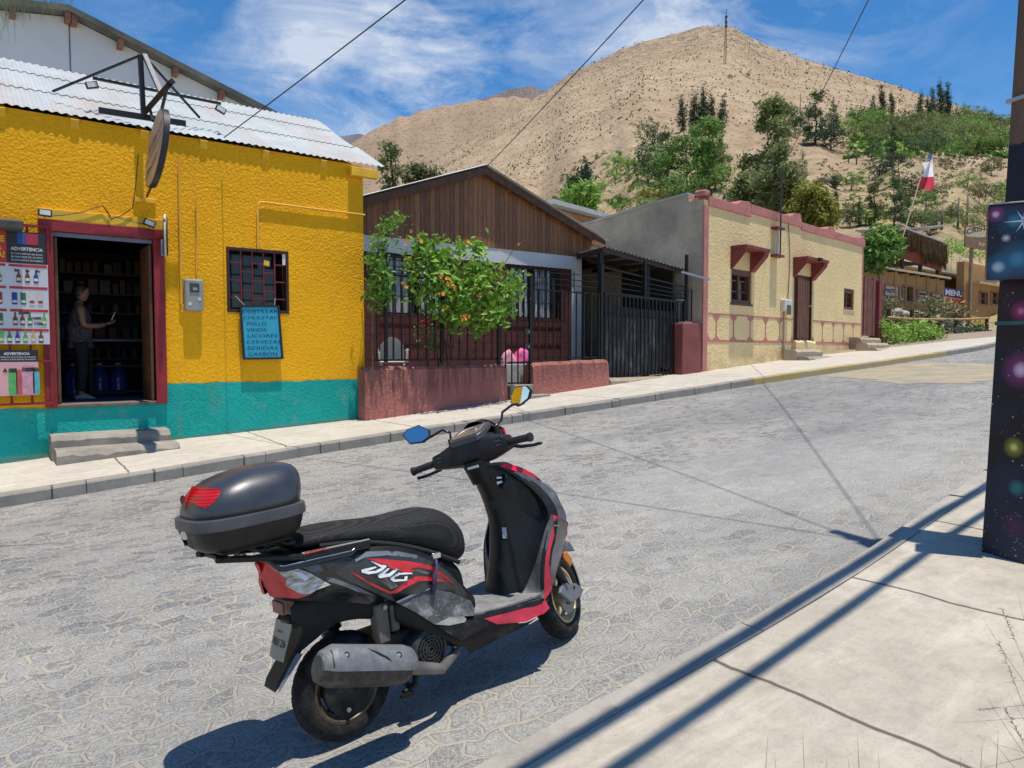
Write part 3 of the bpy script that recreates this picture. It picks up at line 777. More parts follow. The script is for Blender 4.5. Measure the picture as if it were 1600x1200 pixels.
rk_=thing('poster_rack','red barred rack left of the shop door carrying the posters','rack',YF.p(.3,.08,1))
zt=YF.at(60,352,.08)[1];zb_=YF.at(60,632,.08)[1];s1_=YF.at(80,500,.08)[0]
mb=MB(YF.mat())
for s in[s1_-.013-k*.215 for k in range(10)]:MB(YF.mat()).box((s-.013,.05,zb_),(s+.013,.075,zt)).build('upright_bar',RED_P,rk_)
mb=MB(YF.mat())
for z in(zb_,zb_+.54,zt-.03):MB(YF.mat()).box((s1_-2.2,.076,z),(s1_+.002,.10,z+.03)).build('cross_bar',RED_P,rk_)
mb=MB(YF.mat());s,z=YF.at(12,350,.3);mb.box((s-.3,.1,z-.06),(s+.16,.32,z+.06));o=mb.build('lamp_hood',S('grimy lamp hood',(.06,.055,.05),.6,.4),None,bevel=.02)
tag(o,'grimy box shaped lamp hood above the red and black poster','lamp')
def poster_frame(px0,py0,px1,py1,n):
 s0,z1=YF.at(px0,py0,n);s1,z0=YF.at(px1,py1,n);return s0,s1,z0,z1
P1=thing('beer_poster','large poster of beer bottles and prices under a red and black warning header','poster',YF.p(.3,.11,1.6))
n_=.115;s1p,_z=YF.at(77,500,n_);zT=YF.at(73,365,n_)[1];zB=YF.at(78,538,n_)[1];sH=YF.at(72,400,n_)[0]
zH=YF.at(73,414,n_)[1];zz_=lambda f:zH+(zB-zH)*f
pf_=lambda u,v,d:YF.p(u,n_+d,v)
def prect(mb,u0,u1,v0,v1,d):mb.quad(pf_(u0,v0,d),pf_(u1,v0,d),pf_(u1,v1,d),pf_(u0,v1,d))
mb=MB();prect(mb,s1p-1.15,s1p,zB,zH,0);mb.build('sheet',S('poster paper',(.60,.61,.64),.5,.08,2),P1)
mb=MB();prect(mb,sH-.41,sH,zH,zT,.002);mb.build('black_panel',S('poster black',(.022,.022,.026),.5),P1)
mb=MB();prect(mb,s1p-1.15,sH-.412,zH,zT,.002);mb.build('red_panel',S('poster red',(.50,.03,.03),.5),P1)
mb=MB()
for i,tx in enumerate(('GE','A','VA!')):text_into(mb,tx,lambda u,v,d:pf_(u,v,.005),sH-.43-[.10,.06,.145][i]-(.03 if i==1 else 0),zT-.14-i*.095,.105,[.10,.06,.145][i],bold=.004)
mb.build('yellow_lettering',S('poster yellow',(.8,.48,.02)),P1)
mb=MB()
text_into(mb,'ADVERTENCIA',lambda u,v,d:pf_(u,v,.005),sH-.20,zT-.235,.058,.335,align='CENTER',bold=.0012)
for i,tx in enumerate(('EL CONSUMO DE ALCOHOL','EN MENORES DE 18 AÑOS','SE ENCUENTRA PROHIBIDO')):text_into(mb,tx,lambda u,v,d:pf_(u,v,.005),sH-.20,zT-.285-i*.04,.03,.33,align='CENTER')
mb.build('white_lettering',S('poster white',(.75,.75,.75)),P1)
mb=MB([None,None][0]);mb.cur=0;prect(mb,sH-.30,sH-.215,zT-.155,zT-.01,.005);mb.cur=1;prect(mb,sH-.21,sH-.08,zT-.155,zT-.02,.005)
mb.build('emblem',[S('emblem blue',(.02,.10,.34)),S('emblem red',(.42,.03,.08))],P1)
hdr=MB();sep=MB();pr=MB()
grid=[(.0,.0,.46,.26),(.49,.0,1.0,.26),(.0,.28,.46,.55),(.49,.28,1.0,.55),(.0,.57,.46,.80),(.49,.57,1.0,.80),(.0,.82,1.0,1.0)]
W_=.80;sp0=s1p-W_
for gx0,gy0,gx1,gy1 in grid:
 a,b=sp0+gx0*W_,sp0+gx1*W_-.008;v1,v0=zz_(gy0*.97+.012),zz_(gy1*.97)
 prect(hdr,a,b,v1-.032,v1,.003)
hdr.build('red_strips',S('poster red',(.5,.03,.03)),P1)
bot_cols={'brown':(.16,.05,.02),'green':(.03,.16,.05),'blue':(.02,.05,.25),'gold':(.55,.38,.12),'red':(.35,.03,.03),'white':(.65,.6,.55),'lime':(.12,.4,.1)}
bc={k:MB()for k in bot_cols}
def bottle(k,s,z,h,w,can=False):
 if can:prof=[(-.5,0),(.5,0),(.5,.92),(.4,1),(-.4,1),(-.5,.92)]
 else:prof=[(-.5,0),(.5,0),(.5,.5),(.2,.68),(.17,1),(-.17,1),(-.2,.68),(-.5,.5)]
 mb=bc[k];mb.add([pf_(s+a*w,z+b*h,.005)for a,b in prof],[tuple(range(len(prof)))])
 lab=bc['white' if k!='white' else 'red'];lab.quad(pf_(s-w*.42,z+h*.15,.007),pf_(s+w*.42,z+h*.15,.007),pf_(s+w*.42,z+h*.36,.007),pf_(s-w*.42,z+h*.36,.007))
for ri,seq in enumerate([(['blue','gold','green'],['brown','brown','blue'],0,1),(['red','brown','red'],['blue','green','white','white'],1,1),(['white','green','green'],['brown','brown','green','','lime'],1,0)]):
 z0=zz_([.245,.525,.79][ri]*.97)
 for i,k in enumerate(seq[0]):bottle(k,sp0+.06+i*.115,z0,.15,.055,seq[2]==1)
 n=len(seq[1])
 for i,k in enumerate(seq[1]):
  if k:bottle(k,sp0+W_*.49+(.10 if n==3 else.05)+i*(.076 if n>4 else.09),z0,.165 if ri!=1 else.15,.056 if ri==1 else.05,ri==1)
for i,k in enumerate(['blue','blue','white','lime','green','blue','lime','gold','brown']):bottle(k,sp0+.05+i*.082,zB+.018,.155,.05,i in(1,2,3))
for k in bc:bc[k].build('printed_bottles',S('print '+k,bot_cols[k],.5),P1)
pm=MB()
for tx,u,f,wd in(('2x',.56,.10,.0),('2x',.70,.10,0),('2x',.84,.10,0),('$1600',.60,.625,.11),('1600',.78,.69,.09),('1100',.80,.76,.09)):
 text_into(pm,tx,lambda a,b,d:pf_(a,b,.006),sp0+u*W_,zz_(f),.042,wd or None,bold=.003)
pm.build('prices',S('poster ink',(.02,.02,.02)),P1)
P2=thing('can_poster','pink poster of flavoured drink cans below the beer price poster','poster',YF.p(.3,.11,1))
zT2=YF.at(60,547,n_)[1];zB2=YF.at(60,617,n_)[1];s1q=YF.at(60,580,n_)[0];zM2=YF.at(60,565,n_)[1]
mb=MB();prect(mb,s1q-.9,s1q,zM2,zT2,.0);mb.build('black_panel',S('poster black',(.022,.022,.026)),P2)
mb=MB();text_into(mb,'ADVERTENCIA',lambda u,v,d:pf_(u,v,.004),s1q-.22,zT2-.06,.045,.27,align='CENTER',bold=.001)
for i,tx in enumerate(('EL CONSUMO DE ALCOHOL EN MENORES','DE 18 AÑOS SE ENCUENTRA PROHIBIDO')):text_into(mb,tx,lambda u,v,d:pf_(u,v,.004),s1q-.22,zT2-.095-i*.03,.024,.40,align='CENTER')
mb.build('white_lettering',S('poster white',(.75,.75,.75)),P2)
mb=MB();prect(mb,s1q-.9,s1q-.0,zB2,zM2-.002,0);mb.build('sheet',S('pink paper',(.70,.38,.38),.5,.1,2),P2)
cans=[('can green',(.10,.42,.12),-.27,.09,.36),('can rose',(.55,.09,.1),-.205,.06,.36),('can pink',(.62,.30,.36),-.11,.13,.42),('can teal',(.10,.42,.48),-.025,.07,.33)]
for nm,cc,ds,wd,hh_ in cans:
 mb=MB();s=s1q+ds;prof=[(-.42,0),(.42,0),(.5,.05),(.5,.9),(.4,1),(-.4,1),(-.5,.9),(-.5,.05)]
 mb.add([pf_(s+a*wd,zB2+.01+b*hh_*.87,.003)for a,b in prof],[tuple(range(8))]);mb.build('printed_can',S(nm,cc,.45,.25,14),P2)
mb=MB()
for tx,ds,f,wd in(('A',-.37,.70,.05),('DISSE',-.17,.72,.125),('SEA',-.058,.72,.065),('DISSE',-.31,.70,.085)):text_into(mb,tx,lambda u,v,d:pf_(u,v,.005),s1q+ds,zB2+(zM2-zB2)*f,.06,wd,bold=.004)
mb.build('lettering',S('poster ink',(.02,.02,.02)),P2)
# the iron sign bracket and the hanging oval sign
bk=thing('sign_bracket','black iron bracket standing on the tin roof above the shop door','bracket',(1.95,10.6,4.6))
steel=S('sign bracket steel',(.022,.023,.028),.4,.3,8,metal=.3)
def yp(px,py,Y):d=ray(px,py);return EYE+d*(Y/d.y)
foot=yp(224,178,10.85);top=yp(219,86,10.85)
arm=yp(269,127,9.95);kn=yp(226,176,10.80)
for nm,a,b,w_ in(('post',foot,top,.06),('arm',kn,arm,.065),('tie_bar',top+Vector((.05,-.02,0)),arm.lerp(kn,.38),.055)):
 MB().bar(a,b,w_,up=(0,1,0)).build(nm,steel if nm!='tie_bar' else S('bare grey steel',(.11,.115,.125),.5,.1),bk)
MB().bar(yp(154,172,10.72),yp(290,193,10.72),.05,.07).build('base_rail',steel,bk)
MB().bar(yp(145,122,11.35),yp(345,162,11.35),.035).build('lamp_rail',steel,bk)
for a,b in((yp(216,88,10.87),yp(82,143,11.5)),(yp(232,95,10.87),yp(312,184,11.3))):MB().bar(a,b,.026).build('stay',steel,bk)
fY=Frame(0,11.25)
flood(143,134,fY,0,'flood light at the left end of the lamp rail over the tin roof',-.3)
flood(344,172,fY,0,'flood light at the right end of the lamp rail over the tin roof',.4)
ov=thing('hanging_sign','large oval wooden shop sign hanging edge-on from the iron bracket','sign',yp(246,235,10.1))
cx_=yp(246,232,10.05);top_o=yp(253,170,10.05);bot_o=yp(236,292,10.05)
hz=(top_o.z-bot_o.z)/2;leanx=(top_o.x-bot_o.x)/2
ry=.37
fdir=Vector((math.sin(R(-3)),math.cos(R(-3)),0));ndir=Vector((-math.cos(R(-3)),math.sin(R(-3)),0));upv=Vector((leanx,0,hz))/hz
def oval(k,d,n=40):return[cx_+fdir*(ry*k*math.cos(2*math.pi*i/n))+upv*(hz*k*math.sin(2*math.pi*i/n))+ndir*d for i in range(n)]
MB().loft([oval(1,-.035),oval(1,.035)]).build('rim',S('black sign rim',(.02,.018,.02),.4),ov,40)
mb=MB();mb.add(oval(.965,.038),[tuple(range(40))]);mb.add(oval(.965,-.038),[tuple(reversed(range(40)))])
mb.build('face',S('tan sign face',(.36,.245,.15),.45,.2,3),ov)
mb=MB()
sf=lambda u,v,d:cx_+fdir*(-u)+upv*(v+u*.55)+ndir*(.041)
text_into(mb,'EL SAUCE',sf,0,.08,.17,.5,align='CENTER');text_into(mb,'Bazar',sf,0,-.26,.17,.38,align='CENTER')
mb.add([sf(-.3,-.02,0),sf(.3,-.02,0),sf(.3,.0,0),sf(-.3,.0,0)],[(0,1,2,3)])
mb.build('lettering',S('sign brown',(.13,.07,.04)),ov)
MB().bar(arm+Vector((-.03,.05,0)),top_o,.03).build('hanger',steel,ov);MB().bar(kn+Vector((.05,-.1,.02)),top_o+Vector((-.06,.25,-.1)),.03).build('hanger',steel,ov)
MB().bar(bot_o,yp(229,308,10.98),.025).build('lower_rod',steel,ov)
mb=MB(YF.mat());a0,b0=YF.at(209,311,.04);a1,_=YF.at(244,311,.04);mb.box((a0,0,b0-.03),(a1,.05,b0+.03));mb.build('wall_batten',S('yellow painted timber',(.8,.47,.03)),shop,bevel=.006)
# grey gabled shed behind the shop
shed=thing('gabled_shed','tall pale grey gabled shed rising behind the tin roof of the shop','shed',(0,17.5,.5))
SY=17.5
a_=yp(105,25,SY);l_=yp(-330,95,SY);r_e=yp(372,160,SY)
slope_r=(a_.z-r_e.z)/(r_e.x-a_.x)
rx=a_.x+4.6;rzv=a_.z-slope_r*4.6;lx=a_.x-6.6;lz=a_.z-.16*6.6
t=NT('grey shed board');cc=t.ramp(t.noise(.6,6,.65),(.3,(.58,.57,.56)),(.7,(.68,.67,.66)))
cc=t.mix(t.ramp(t.noise(5,6,.7),(.62,0),(.74,.3)),cc,(.22,.2,.18));shm=t.done(cc,.85)
mb=MB();mb.prism([(lx,SY,0),(rx,SY,0),(rx,SY,rzv),(a_.x,SY,a_.z-.02),(lx,SY,lz)],(0,.2,0));mb.build('gable_wall',shm,shed)
mb=MB();mb.box((rx-.2,SY+.21,0),(rx,SY+8,rzv));mb.box((lx,SY+.21,0),(lx+.2,SY+8,lz));mb.build('side_wall',shm,shed)
MB().box((a_.x+.02,SY-.012,3),(a_.x+.04,SY+.0,a_.z-.1)).build('joint_strip',S('shed joint',(.12,.11,.1)),shed)
rf_m=S('weathered roof felt',(.11,.105,.085),.9,.45,1.5,.4,12)
for(xa,za_,xb,zb2)in((a_.x,a_.z,rx+.25,rzv-slope_r*.25),(lx-.25,lz-.04,a_.x,a_.z)):
 mb=MB();p0=Vector((xa,SY-.3,za_));p1=Vector((xb,SY-.3,zb2));mb.hexa([p0,p1,p1+Vector((0,9,0)),p0+Vector((0,9,0))],[p0+Vector((0,0,.12)),p1+Vector((0,0,.12)),p1+Vector((0,9,.12)),p0+Vector((0,9,.12))])
 mb.build('roof',rf_m,shed)
for px in(20,105,115,186,270,341):
 s=yp(px,60,SY).x;zt_=a_.z-slope_r*(s-a_.x)if s>a_.x else a_.z-.16*(a_.x-s)
 MB().bar((s,SY-.26,zt_-.09),(s,SY+.1,zt_-.09),.10,.16).build('purlin_end',S('red brown timber',(.23,.10,.055),.7,.3),shed)
 # the shopkeeper in the doorway
def skin_body(name,m,verts,edges,radii,root,parent,sub=2):
 me=bpy.data.meshes.new(name);me.from_pydata(verts,edges,[])
 o=link(name,me,parent,m)
 md=o.modifiers.new('skin','SKIN');md.use_smooth_shade=True
 sv=me.skin_vertices[0].data
 for i,r in enumerate(radii):sv[i].radius=(r,r)if not isinstance(r,tuple)else r
 sv[root].use_root=True
 sb=o.modifiers.new('sub','SUBSURF');sb.levels=sub;sb.render_levels=sub
 return o
pe_loc=YF.p(o0+.38,-1.05,oz0)
person=thing('person','person in a dark patterned sleeveless top standing in the shop doorway looking at a phone','person',pe_loc)
def pp(a,b,c):return tuple(pe_loc+Vector((a,b,c)))
skin=S('skin',(.30,.155,.095),.55,.1)
V=[pp(0,0,.86),pp(.0,0,1.02),pp(.01,0,1.18),pp(-.005,0,1.30),pp(0,0,1.37),pp(.01,0,1.43),pp(.0,-.17,1.30),pp(.03,-.20,1.06),pp(.24,-.12,1.06),pp(.33,-.08,1.09),pp(.0,.17,1.30),pp(.04,.19,1.06),pp(.24,.08,1.07),pp(.33,.03,1.10),pp(.0,-.09,.80),pp(.015,-.10,.46),pp(-.02,-.10,.08),pp(.11,-.11,.035),pp(.0,.09,.80),pp(.015,.10,.46),pp(-.02,.10,.08),pp(.11,.11,.035)]
E_=[(0,1),(1,2),(2,3),(3,4),(4,5),(3,6),(6,7),(7,8),(8,9),(3,10),(10,11),(11,12),(12,13),(0,14),(14,15),(15,16),(16,17),(0,18),(18,19),(19,20),(20,21)]
rad=[(.10,.09),(.09,.08),(.12,.10),(.10,.09),.055,.05,.062,.044,.037,.026,.062,.044,.037,.026,.088,.062,.042,.03,.088,.062,.042,.03]
body=skin_body('body',skin,V,E_,rad,0,person)
hd=[]
hc=Vector(pp(.035,0,1.535))
mb=MB()
prof=[(-.125,.03,.055),(-.10,.055,.062),(-.06,.082,.070),(-.01,.095,.076),(.04,.098,.078),(.08,.088,.07),(.11,.06,.05),(.125,.02,.02)]
rings=[]
for dz,ax,ay in prof:
 ring=[]
 for k in range(24):
  a=2*math.pi*k/24;x=math.cos(a)*ax;y=math.sin(a)*ay
  if math.cos(a)>.93 and-.05<dz<.02:x+=.022 if dz<-.02 else.008
  if dz<-.05:x+=.015
  if math.cos(a)>.8 and abs(dz-.04)<.01:x+=.004
  ring.append(hc+Vector((x,y,dz)))
 rings.append(ring)
mb.loft(rings);mb.build('head',skin,person,180,sub=1)
for sy in(-1,1):
 mb=MB();mb.lathe(hc+Vector((.082,sy*.032,.008)),(1,0,0),[(0,.010),(.006,.007),(.008,0)],10);mb.build('eye',S('eye dark',(.02,.015,.012),.3),person,60)
 mb=MB();mb.tube([hc+Vector((-.005,sy*.075,.02)),hc+Vector((-.02,sy*.084,.0)),hc+Vector((0,sy*.078,-.03))],[.010,.014,.009],8);mb.build('ear',skin,person,60)
mb=MB();mb.bar(hc+Vector((.083,-.022,-.068)),hc+Vector((.083,.022,-.068)),.008,.008);mb.build('mouth',S('lips',(.24,.09,.07)),person,bevel=.003)
mb=MB();rings=[]
for dz,ax,ay,ox in[(-.06,.06,.074,-.05),(-.02,.088,.086,-.028),(.04,.104,.09,-.014),(.085,.098,.082,-.008),(.12,.072,.06,-.008),(.14,.025,.02,-.01)]:
 rings.append([hc+Vector((ox+math.cos(2*math.pi*k/20)*ax*(.93 if math.cos(2*math.pi*k/20)>.3 and dz<.07 else 1),math.sin(2*math.pi*k/20)*ay,dz))for k in range(20)])
mb.loft(rings);mb.build('hair',S('dark hair',(.018,.012,.010),.5),person,180,sub=1)
for sy in(-1,1):
 w_=Vector(pp(.33,-.08 if sy<0 else.03,1.09));hv=[w_,w_+Vector((.045,sy*-.004,.012)),w_+Vector((.075,0,.018))];he=[(0,1),(1,2)];hr=[.024,(.032,.016),(.034,.014)]
 for q in range(4):
  b0=len(hv);dy=(q-1.5)*.018
  hv+=[w_+Vector((.10,dy,.030)),w_+Vector((.118-abs(q-1.3)*.004,dy*.9,.050)),w_+Vector((.112,dy*.8,.072-abs(q-1.3)*.004))]
  he+=[(2,b0),(b0,b0+1),(b0+1,b0+2)];hr+=[.0088,.008,.0068]
 b0=len(hv);hv+=[w_+Vector((.05,-sy*.032,.03)),w_+Vector((.078,-sy*.034,.055))];he+=[(1,b0),(b0,b0+1)];hr+=[.0105,.0085]
 skin_body('hand',skin,[tuple(x)for x in hv],he,hr,0,person,1)
V2=[pp(0,0,.74),pp(0,0,.90),pp(.0,0,1.05),pp(.012,0,1.19),pp(-.003,0,1.325),pp(-.003,-.10,1.34),pp(-.003,.10,1.34)]
t=NT('dark patterned cloth');cc=t.ramp(t.noise(42,2,.5,dist=1.5),(.45,(.022,.018,.03)),(.56,(.12,.09,.12)));top_m=t.done(cc,.85)
skin_body('top',top_m,V2,[(0,1),(1,2),(2,3),(3,4),(4,5),(4,6)],[(.19,.165),(.175,.15),(.16,.14),(.172,.145),(.10,.10),.05,.05],1,person)
V3=[pp(0,0,.87),pp(0,-.09,.78),pp(.017,-.10,.46),pp(-.018,-.10,.10),pp(0,.09,.78),pp(.017,.10,.46),pp(-.018,.10,.10)]
skin_body('trousers',S('black trousers',(.013,.013,.016),.9),V3,[(0,1),(1,2),(2,3),(0,4),(4,5),(5,6)],[(.165,.14),.10,.078,.066,.10,.078,.066],0,person)
for sy in(-1,1):
 mb=MB();rings=[[Vector(pp(x,sy*.105+math.sin(2*math.pi*k/14)*wy,.0+(1+math.cos(2*math.pi*k/14))*hz_))for k in range(14)]for x,wy,hz_ in((-.09,.02,.012),(-.07,.04,.034),(.0,.044,.04),(.09,.05,.030),(.15,.042,.018),(.17,.02,.010))]
 mb.loft(rings);mb.build('shoe',S('pale shoe',(.28,.29,.31),.6),person,180)
o=MB().hexa([Vector(pp(.40,-.06,1.145))+Vector(d)for d in((0,0,0),(.012,0,.0),(.012,.075,0),(0,.075,0))],[Vector(pp(.45,-.06,1.27))+Vector(d)for d in((0,0,0),(.012,0,0),(.012,.075,0),(0,.075,0))]).build('phone',S('pale phone',(.5,.52,.5),.3),None,bevel=.003)
tag(o,'pale phone held in both hands in the shop doorway','phone')
# timber gabled house behind the railings
HF=Frame(0,13.0);GF=Frame(0,12.95)
house=thing('timber_house','brown boarded gable house with dark red walls and a white band behind iron railings','house',(8.8,13,.7))
def hp(px,py,n=0.0):return HF.at(px,py,n)
aS,aZ=hp(751,266);bZ=(hp(576,371)[1]+hp(933,402)[1])/2;lS,lZ=hp(571,310,.2);rS,rZ=hp(949,384,.2)
sl_r=(aZ-hp(949,388)[1])/(hp(949,388)[0]-aS);lS2=aS-3.7
t=NT('varnished pine boards')
X,Y,Z=t.xyz()
bx=t.math('MULTIPLY',X,1/.118);bid=t.new('ShaderNodeTexWhiteNoise',noise_dimensions='1D');t.l(t.math('FLOOR',bx),bid.inputs['W'])
fr2=t.math('FRACT',bx);gap=t.ramp(fr2,(0,1),(.055,0),(.945,0),(1,1))
gr=t.noise(5,6,.65,vec=t.map((6,6,.7)),dist=.4)
c=t.ramp(t.math('ADD',t.math('MULTIPLY',gr,.7),t.math('MULTIPLY',bid.outputs['Value'],.3)),(.25,(.13,.055,.026)),(.5,(.26,.115,.05)),(.8,(.42,.19,.082)))
c=t.mix(t.ramp(t.vor(2.6,vec=t.map((3,3,1.2))),(.05,.85),(.11,0)),c,(.035,.015,.009))
c=t.mix(gap,c,(.018,.009,.006));t.bump(t.math('SUBTRACT',t.math('MULTIPLY',gr,.15),gap),.7,.012)
boards=t.done(c,.55,0,.35)
wh=hp(757,409)[1]
pw0,_=hp(893,420);pw1,_=hp(908,420)
gbl=[(lS2,.0,bZ),(pw1+.28,.0,bZ),(pw1+.28,.0,aZ-sl_r*(pw1+.28-aS)),(aS,.0,aZ),(lS2,.0,aZ-sl_r*(aS-lS2))]
mb=MB(HF.mat());mb.prism([(a,.03,b)for a,_,b in gbl],(0,-.15,0));mb.build('gable_boarding',boards,house)
mb=MB(HF.mat());mb.box((lS2,-.15,wh),(pw1,.02,bZ+.0));mb.build('white_band',S('white house paint',(.66,.66,.65),.75,.08,1.4),house)
gY0=pz(9)+.05
wl=[(hp(598,450)[0],hp(706,450)[0],hp(650,492)[1],wh-.02),(hp(795,450)[0],hp(876,450)[0],hp(830,498)[1],wh-.03)]
t=NT('dark red block wall');bk_=t.new('ShaderNodeTexBrick');cbv=t.new('ShaderNodeCombineXYZ');X,Y,Z=t.xyz();t.l(X,cbv.inputs[0]);t.l(Z,cbv.inputs[1]);t.l(cbv.outputs[0],bk_.inputs['Vector'])
bk_.inputs['Scale'].default_value=1;bk_.inputs['Brick Width'].default_value=.4;bk_.inputs['Row Height'].default_value=.16;bk_.inputs['Mortar Size'].default_value=.012
c=t.mix(bk_.outputs['Fac'],t.ramp(t.noise(3,5),(.3,(.085,.02,.017)),(.7,(.14,.036,.03))),(.07,.016,.014));t.bump(t.math('SUBTRACT',0,bk_.outputs['Fac']),.5,.01)
redblk=t.done(c,.75)
wall_mb(HF,lS2,pw1-.02,gY0-.6,wh,wl,.2).build('wall',redblk,house)
mb=MB(HF.mat());mb.box((pw0,-.2,gY0-.4),(pw1,.025,wh-.003));mb.build('corner_post',S('white house paint',(.66,.66,.65)),house,bevel=.005)
mb=MB(HF.mat());mb.box((pw1-.2,-6,gY0-.6),(pw1-.02,-.21,bZ));mb.box((lS2,-6,gY0-.6),(lS2+.2,-.21,bZ));mb.box((lS2+.2,-6,gY0-.6),(pw1-.2,-5.8,bZ));mb.build('side_wall',redblk,house)
curt=NT('net curtain');cc=curt.ramp(curt.noise(9,3,.6,vec=curt.map((4,1,.25))),(.35,(.26,.26,.28)),(.65,(.66,.66,.68)));curt_m=curt.done(cc,.9)
for i,(a,b,c0,c1)in enumerate(wl):
 wi=MB(HF.mat()).box((a,-.12,c0),(b,-.10,c1)).build('window',S('window glass dark',(.015,.017,.02),.08,.1,spec=.7),house)
 mb=MB(HF.mat())
 for k in range(30):
  u0=a+(b-a)*k/30;u1=a+(b-a)*(k+1)/30
  if.42<(k+.5)/30<.5 or(k+.5)/30>.86:continue
  mb.quad((u0,-.096+.012*math.sin(k*1.9),c0+.02),(u1,-.096+.012*math.sin((k+1)*1.9),c0+.02),(u1,-.096+.012*math.sin((k+1)*1.9),c1-.02),(u0,-.096+.012*math.sin(k*1.9),c1-.02))
 mb.build('curtain',curt_m,wi)
 mb=MB(HF.mat())
 for u in(a,(a+b)/2-.02,b-.04):mb.box((u,-.099,c0),(u+.04,-.05,c1))
 for z in(c0,c1-.04):mb.box((a,-.0985,z),(b,-.0495,z+.04))
 mb.build('frame',S('dark brown frame',(.05,.025,.02)),wi)
 gr_=MB(HF.mat());n=12
 for k in range(n+1):gr_.box((a-.05+(b-a+.1)*k/n-.007,.07,c0-.06),(a-.05+(b-a+.1)*k/n+.007,.084,c1+.03))
 for z in(c0-.06,c0+.35,c0+.8,c1-.05):gr_.box((a-.06,.0845,z),(b+.06,.0985,z+.016))
 for k in range(0,n,2):gr_.box((a-.05+(b-a+.1)*(k+.3)/n,.085,c1-.32),(a-.05+(b-a+.1)*(k+1.5)/n,.097,c1-.305))
 gr_.build('grille',BLK,house)
verge=S('dark verge board',(.10,.045,.022),.65,.4,8);under=S('varnished soffit',(.32,.15,.065),.6,.35,9)
oh=.20
for sg,xe in((1,pw1+.62),(-1,lS2-.4)):
 ze=aZ-sl_r*abs(xe-aS)
 A=HF.p(aS,oh,aZ+.04);B=HF.p(xe,oh,ze+.04);bk2=Vector((0,6.5,0))
 dn=Vector((0,0,-.17));th_=Vector((0,.04,0))
 MB().hexa([A+dn,B+dn,B+dn+th_,A+dn+th_],[A,B,B+th_,A+th_]).build('verge_board',verge,house)
 MB().hexa([A+Vector((0,.042,-.07)),B+Vector((0,.042,-.07)),B+Vector((0,.7,-.07)),A+Vector((0,.7,-.07))],[A+Vector((0,.042,-.02)),B+Vector((0,.042,-.02)),B+Vector((0,.7,-.02)),A+Vector((0,.7,-.02))]).build('soffit',under,house)
 mb=MB();C_=A+Vector((0,-.06,.035));D_=B+Vector((0,-.06,.035))+(B-A).normalized()*.06
 corrugated(mb,C_,C_+bk2,D_+bk2,D_,.12,.014,2)
 mb.build('roof_sheet',S('pale zinc sheet',(.56,.56,.55),.45,.2,2,metal=.1),house,60)
 for k in range(1,5):
  q=A.lerp(B,k/5);MB().bar(q+Vector((0,.05,-.12)),q+Vector((0,.42,-.12)),.07,.10).build('rafter',under,house)
MB().bar(HF.p(pw1+.05,.36,aZ-sl_r*(pw1+.05-aS)-.26),HF.p(pw1+.6,.36,aZ-sl_r*(pw1+.6-aS)-.2),.08,.1).build('rafter',under,house)
cp=thing('carport','lean-to carport with a tin roof beside the boarded house above the black gate','carport',(12,11.8,.9))
CPF=Frame(0,11.25)
e0,ez0=CPF.at(944,385);e1,ez1=CPF.at(1083,424)
E0=CPF.p(e0,0,ez0);E1=CPF.p(e1,0,ez1);B0=E0+Vector((2.35,5.2,.25));B1=E1+Vector((0,5.2,.25))
mb=MB();corrugated(mb,E0,E1,B1,B0,.12,.012,2);mb.build('roof_sheet',S('dull zinc sheet',(.33,.33,.33),.5,.25,3,metal=.2),cp,60)
MB().bar(E0+Vector((0,.03,-.07)),E1+Vector((0,.03,-.07)),.03,.085).build('fascia',S('dark carport timber',(.05,.035,.028),.8),cp)
for k in(.02,.2,.4,.6,.8):MB().bar(E0.lerp(E1,k)+Vector((0,.07,-.07)),B0.lerp(B1,k)+Vector((0,0,-.07)),.06,.09).build('rafter',S('dark carport timber',(.05,.035,.028)),cp)
for k in(.25,.6,.9):MB().bar(E0.lerp(B0,k)+Vector((.1,0,-.15)),E1.lerp(B1,k)+Vector((-.1,0,-.15)),.05,.06).build('batten',S('dark carport timber',(.05,.035,.028)),cp)
for k in(.0,.5,.97):
 q=E0.lerp(E1,k)+Vector((.03,.14,0));MB().bar((q.x,q.y,.5),(q.x,q.y,q.z-.13),.09).build('post',BLK,cp)
MB().prism([(13.3,11.4,.6),(13.3,16.3,.6),(13.3,16.3,ez1+.22),(13.3,11.4,ez1+.0)],(.05,0,0)).build('added_dark_side',S('carport painted shade',(.02,.018,.017),.9),cp)  # added dark sheet standing for shade under the roof, hides the pale house wall
mb=MB();mb.box((e0+.5,16.4,.6),(e1+.2,16.5,ez0+.2));mb.build('back_wall',S('carport painted shade',(.035,.03,.028),.9),cp)  # near-black colour carries the carport shade, widened to cover a lit wall behind
FX=Frame(0,10.72)
def grad_wall(name,label,px0,px1,ytop0,ytop1,th=.26):
 s0,z0=FX.at(px0,ytop0);s1,z1=FX.at(px1,ytop1)
 tt=thing(name,label,'garden wall',FX.p((s0+s1)/2,0,pz((s0+s1)/2)))
 n=40;L=[]
 for i in range(n+1):
  u=i/n;s=s0+(s1-s0)*u;z=z0+(z1-z0)*u+noise.noise((s*2.3,3,0))*.015;j=noise.noise((s*3,9,0))*.02
  if i in(0,n):z-=.03
  L.append([FX.p(s,.0+j*.3,-.3),FX.p(s,.02+j*.5,pz(s)+.1),FX.p(s,-.005+j*.5,z-.06),FX.p(s,-.05,z-.008),FX.p(s,-.13,z+j*.4),FX.p(s,-th+.03,z-.01),FX.p(s,-th,z-.06),FX.p(s,-th,-.3)])
 MB().loft(L).build('render',rosewall,tt,35)
 return tt,(s0,s1,z0,z1)
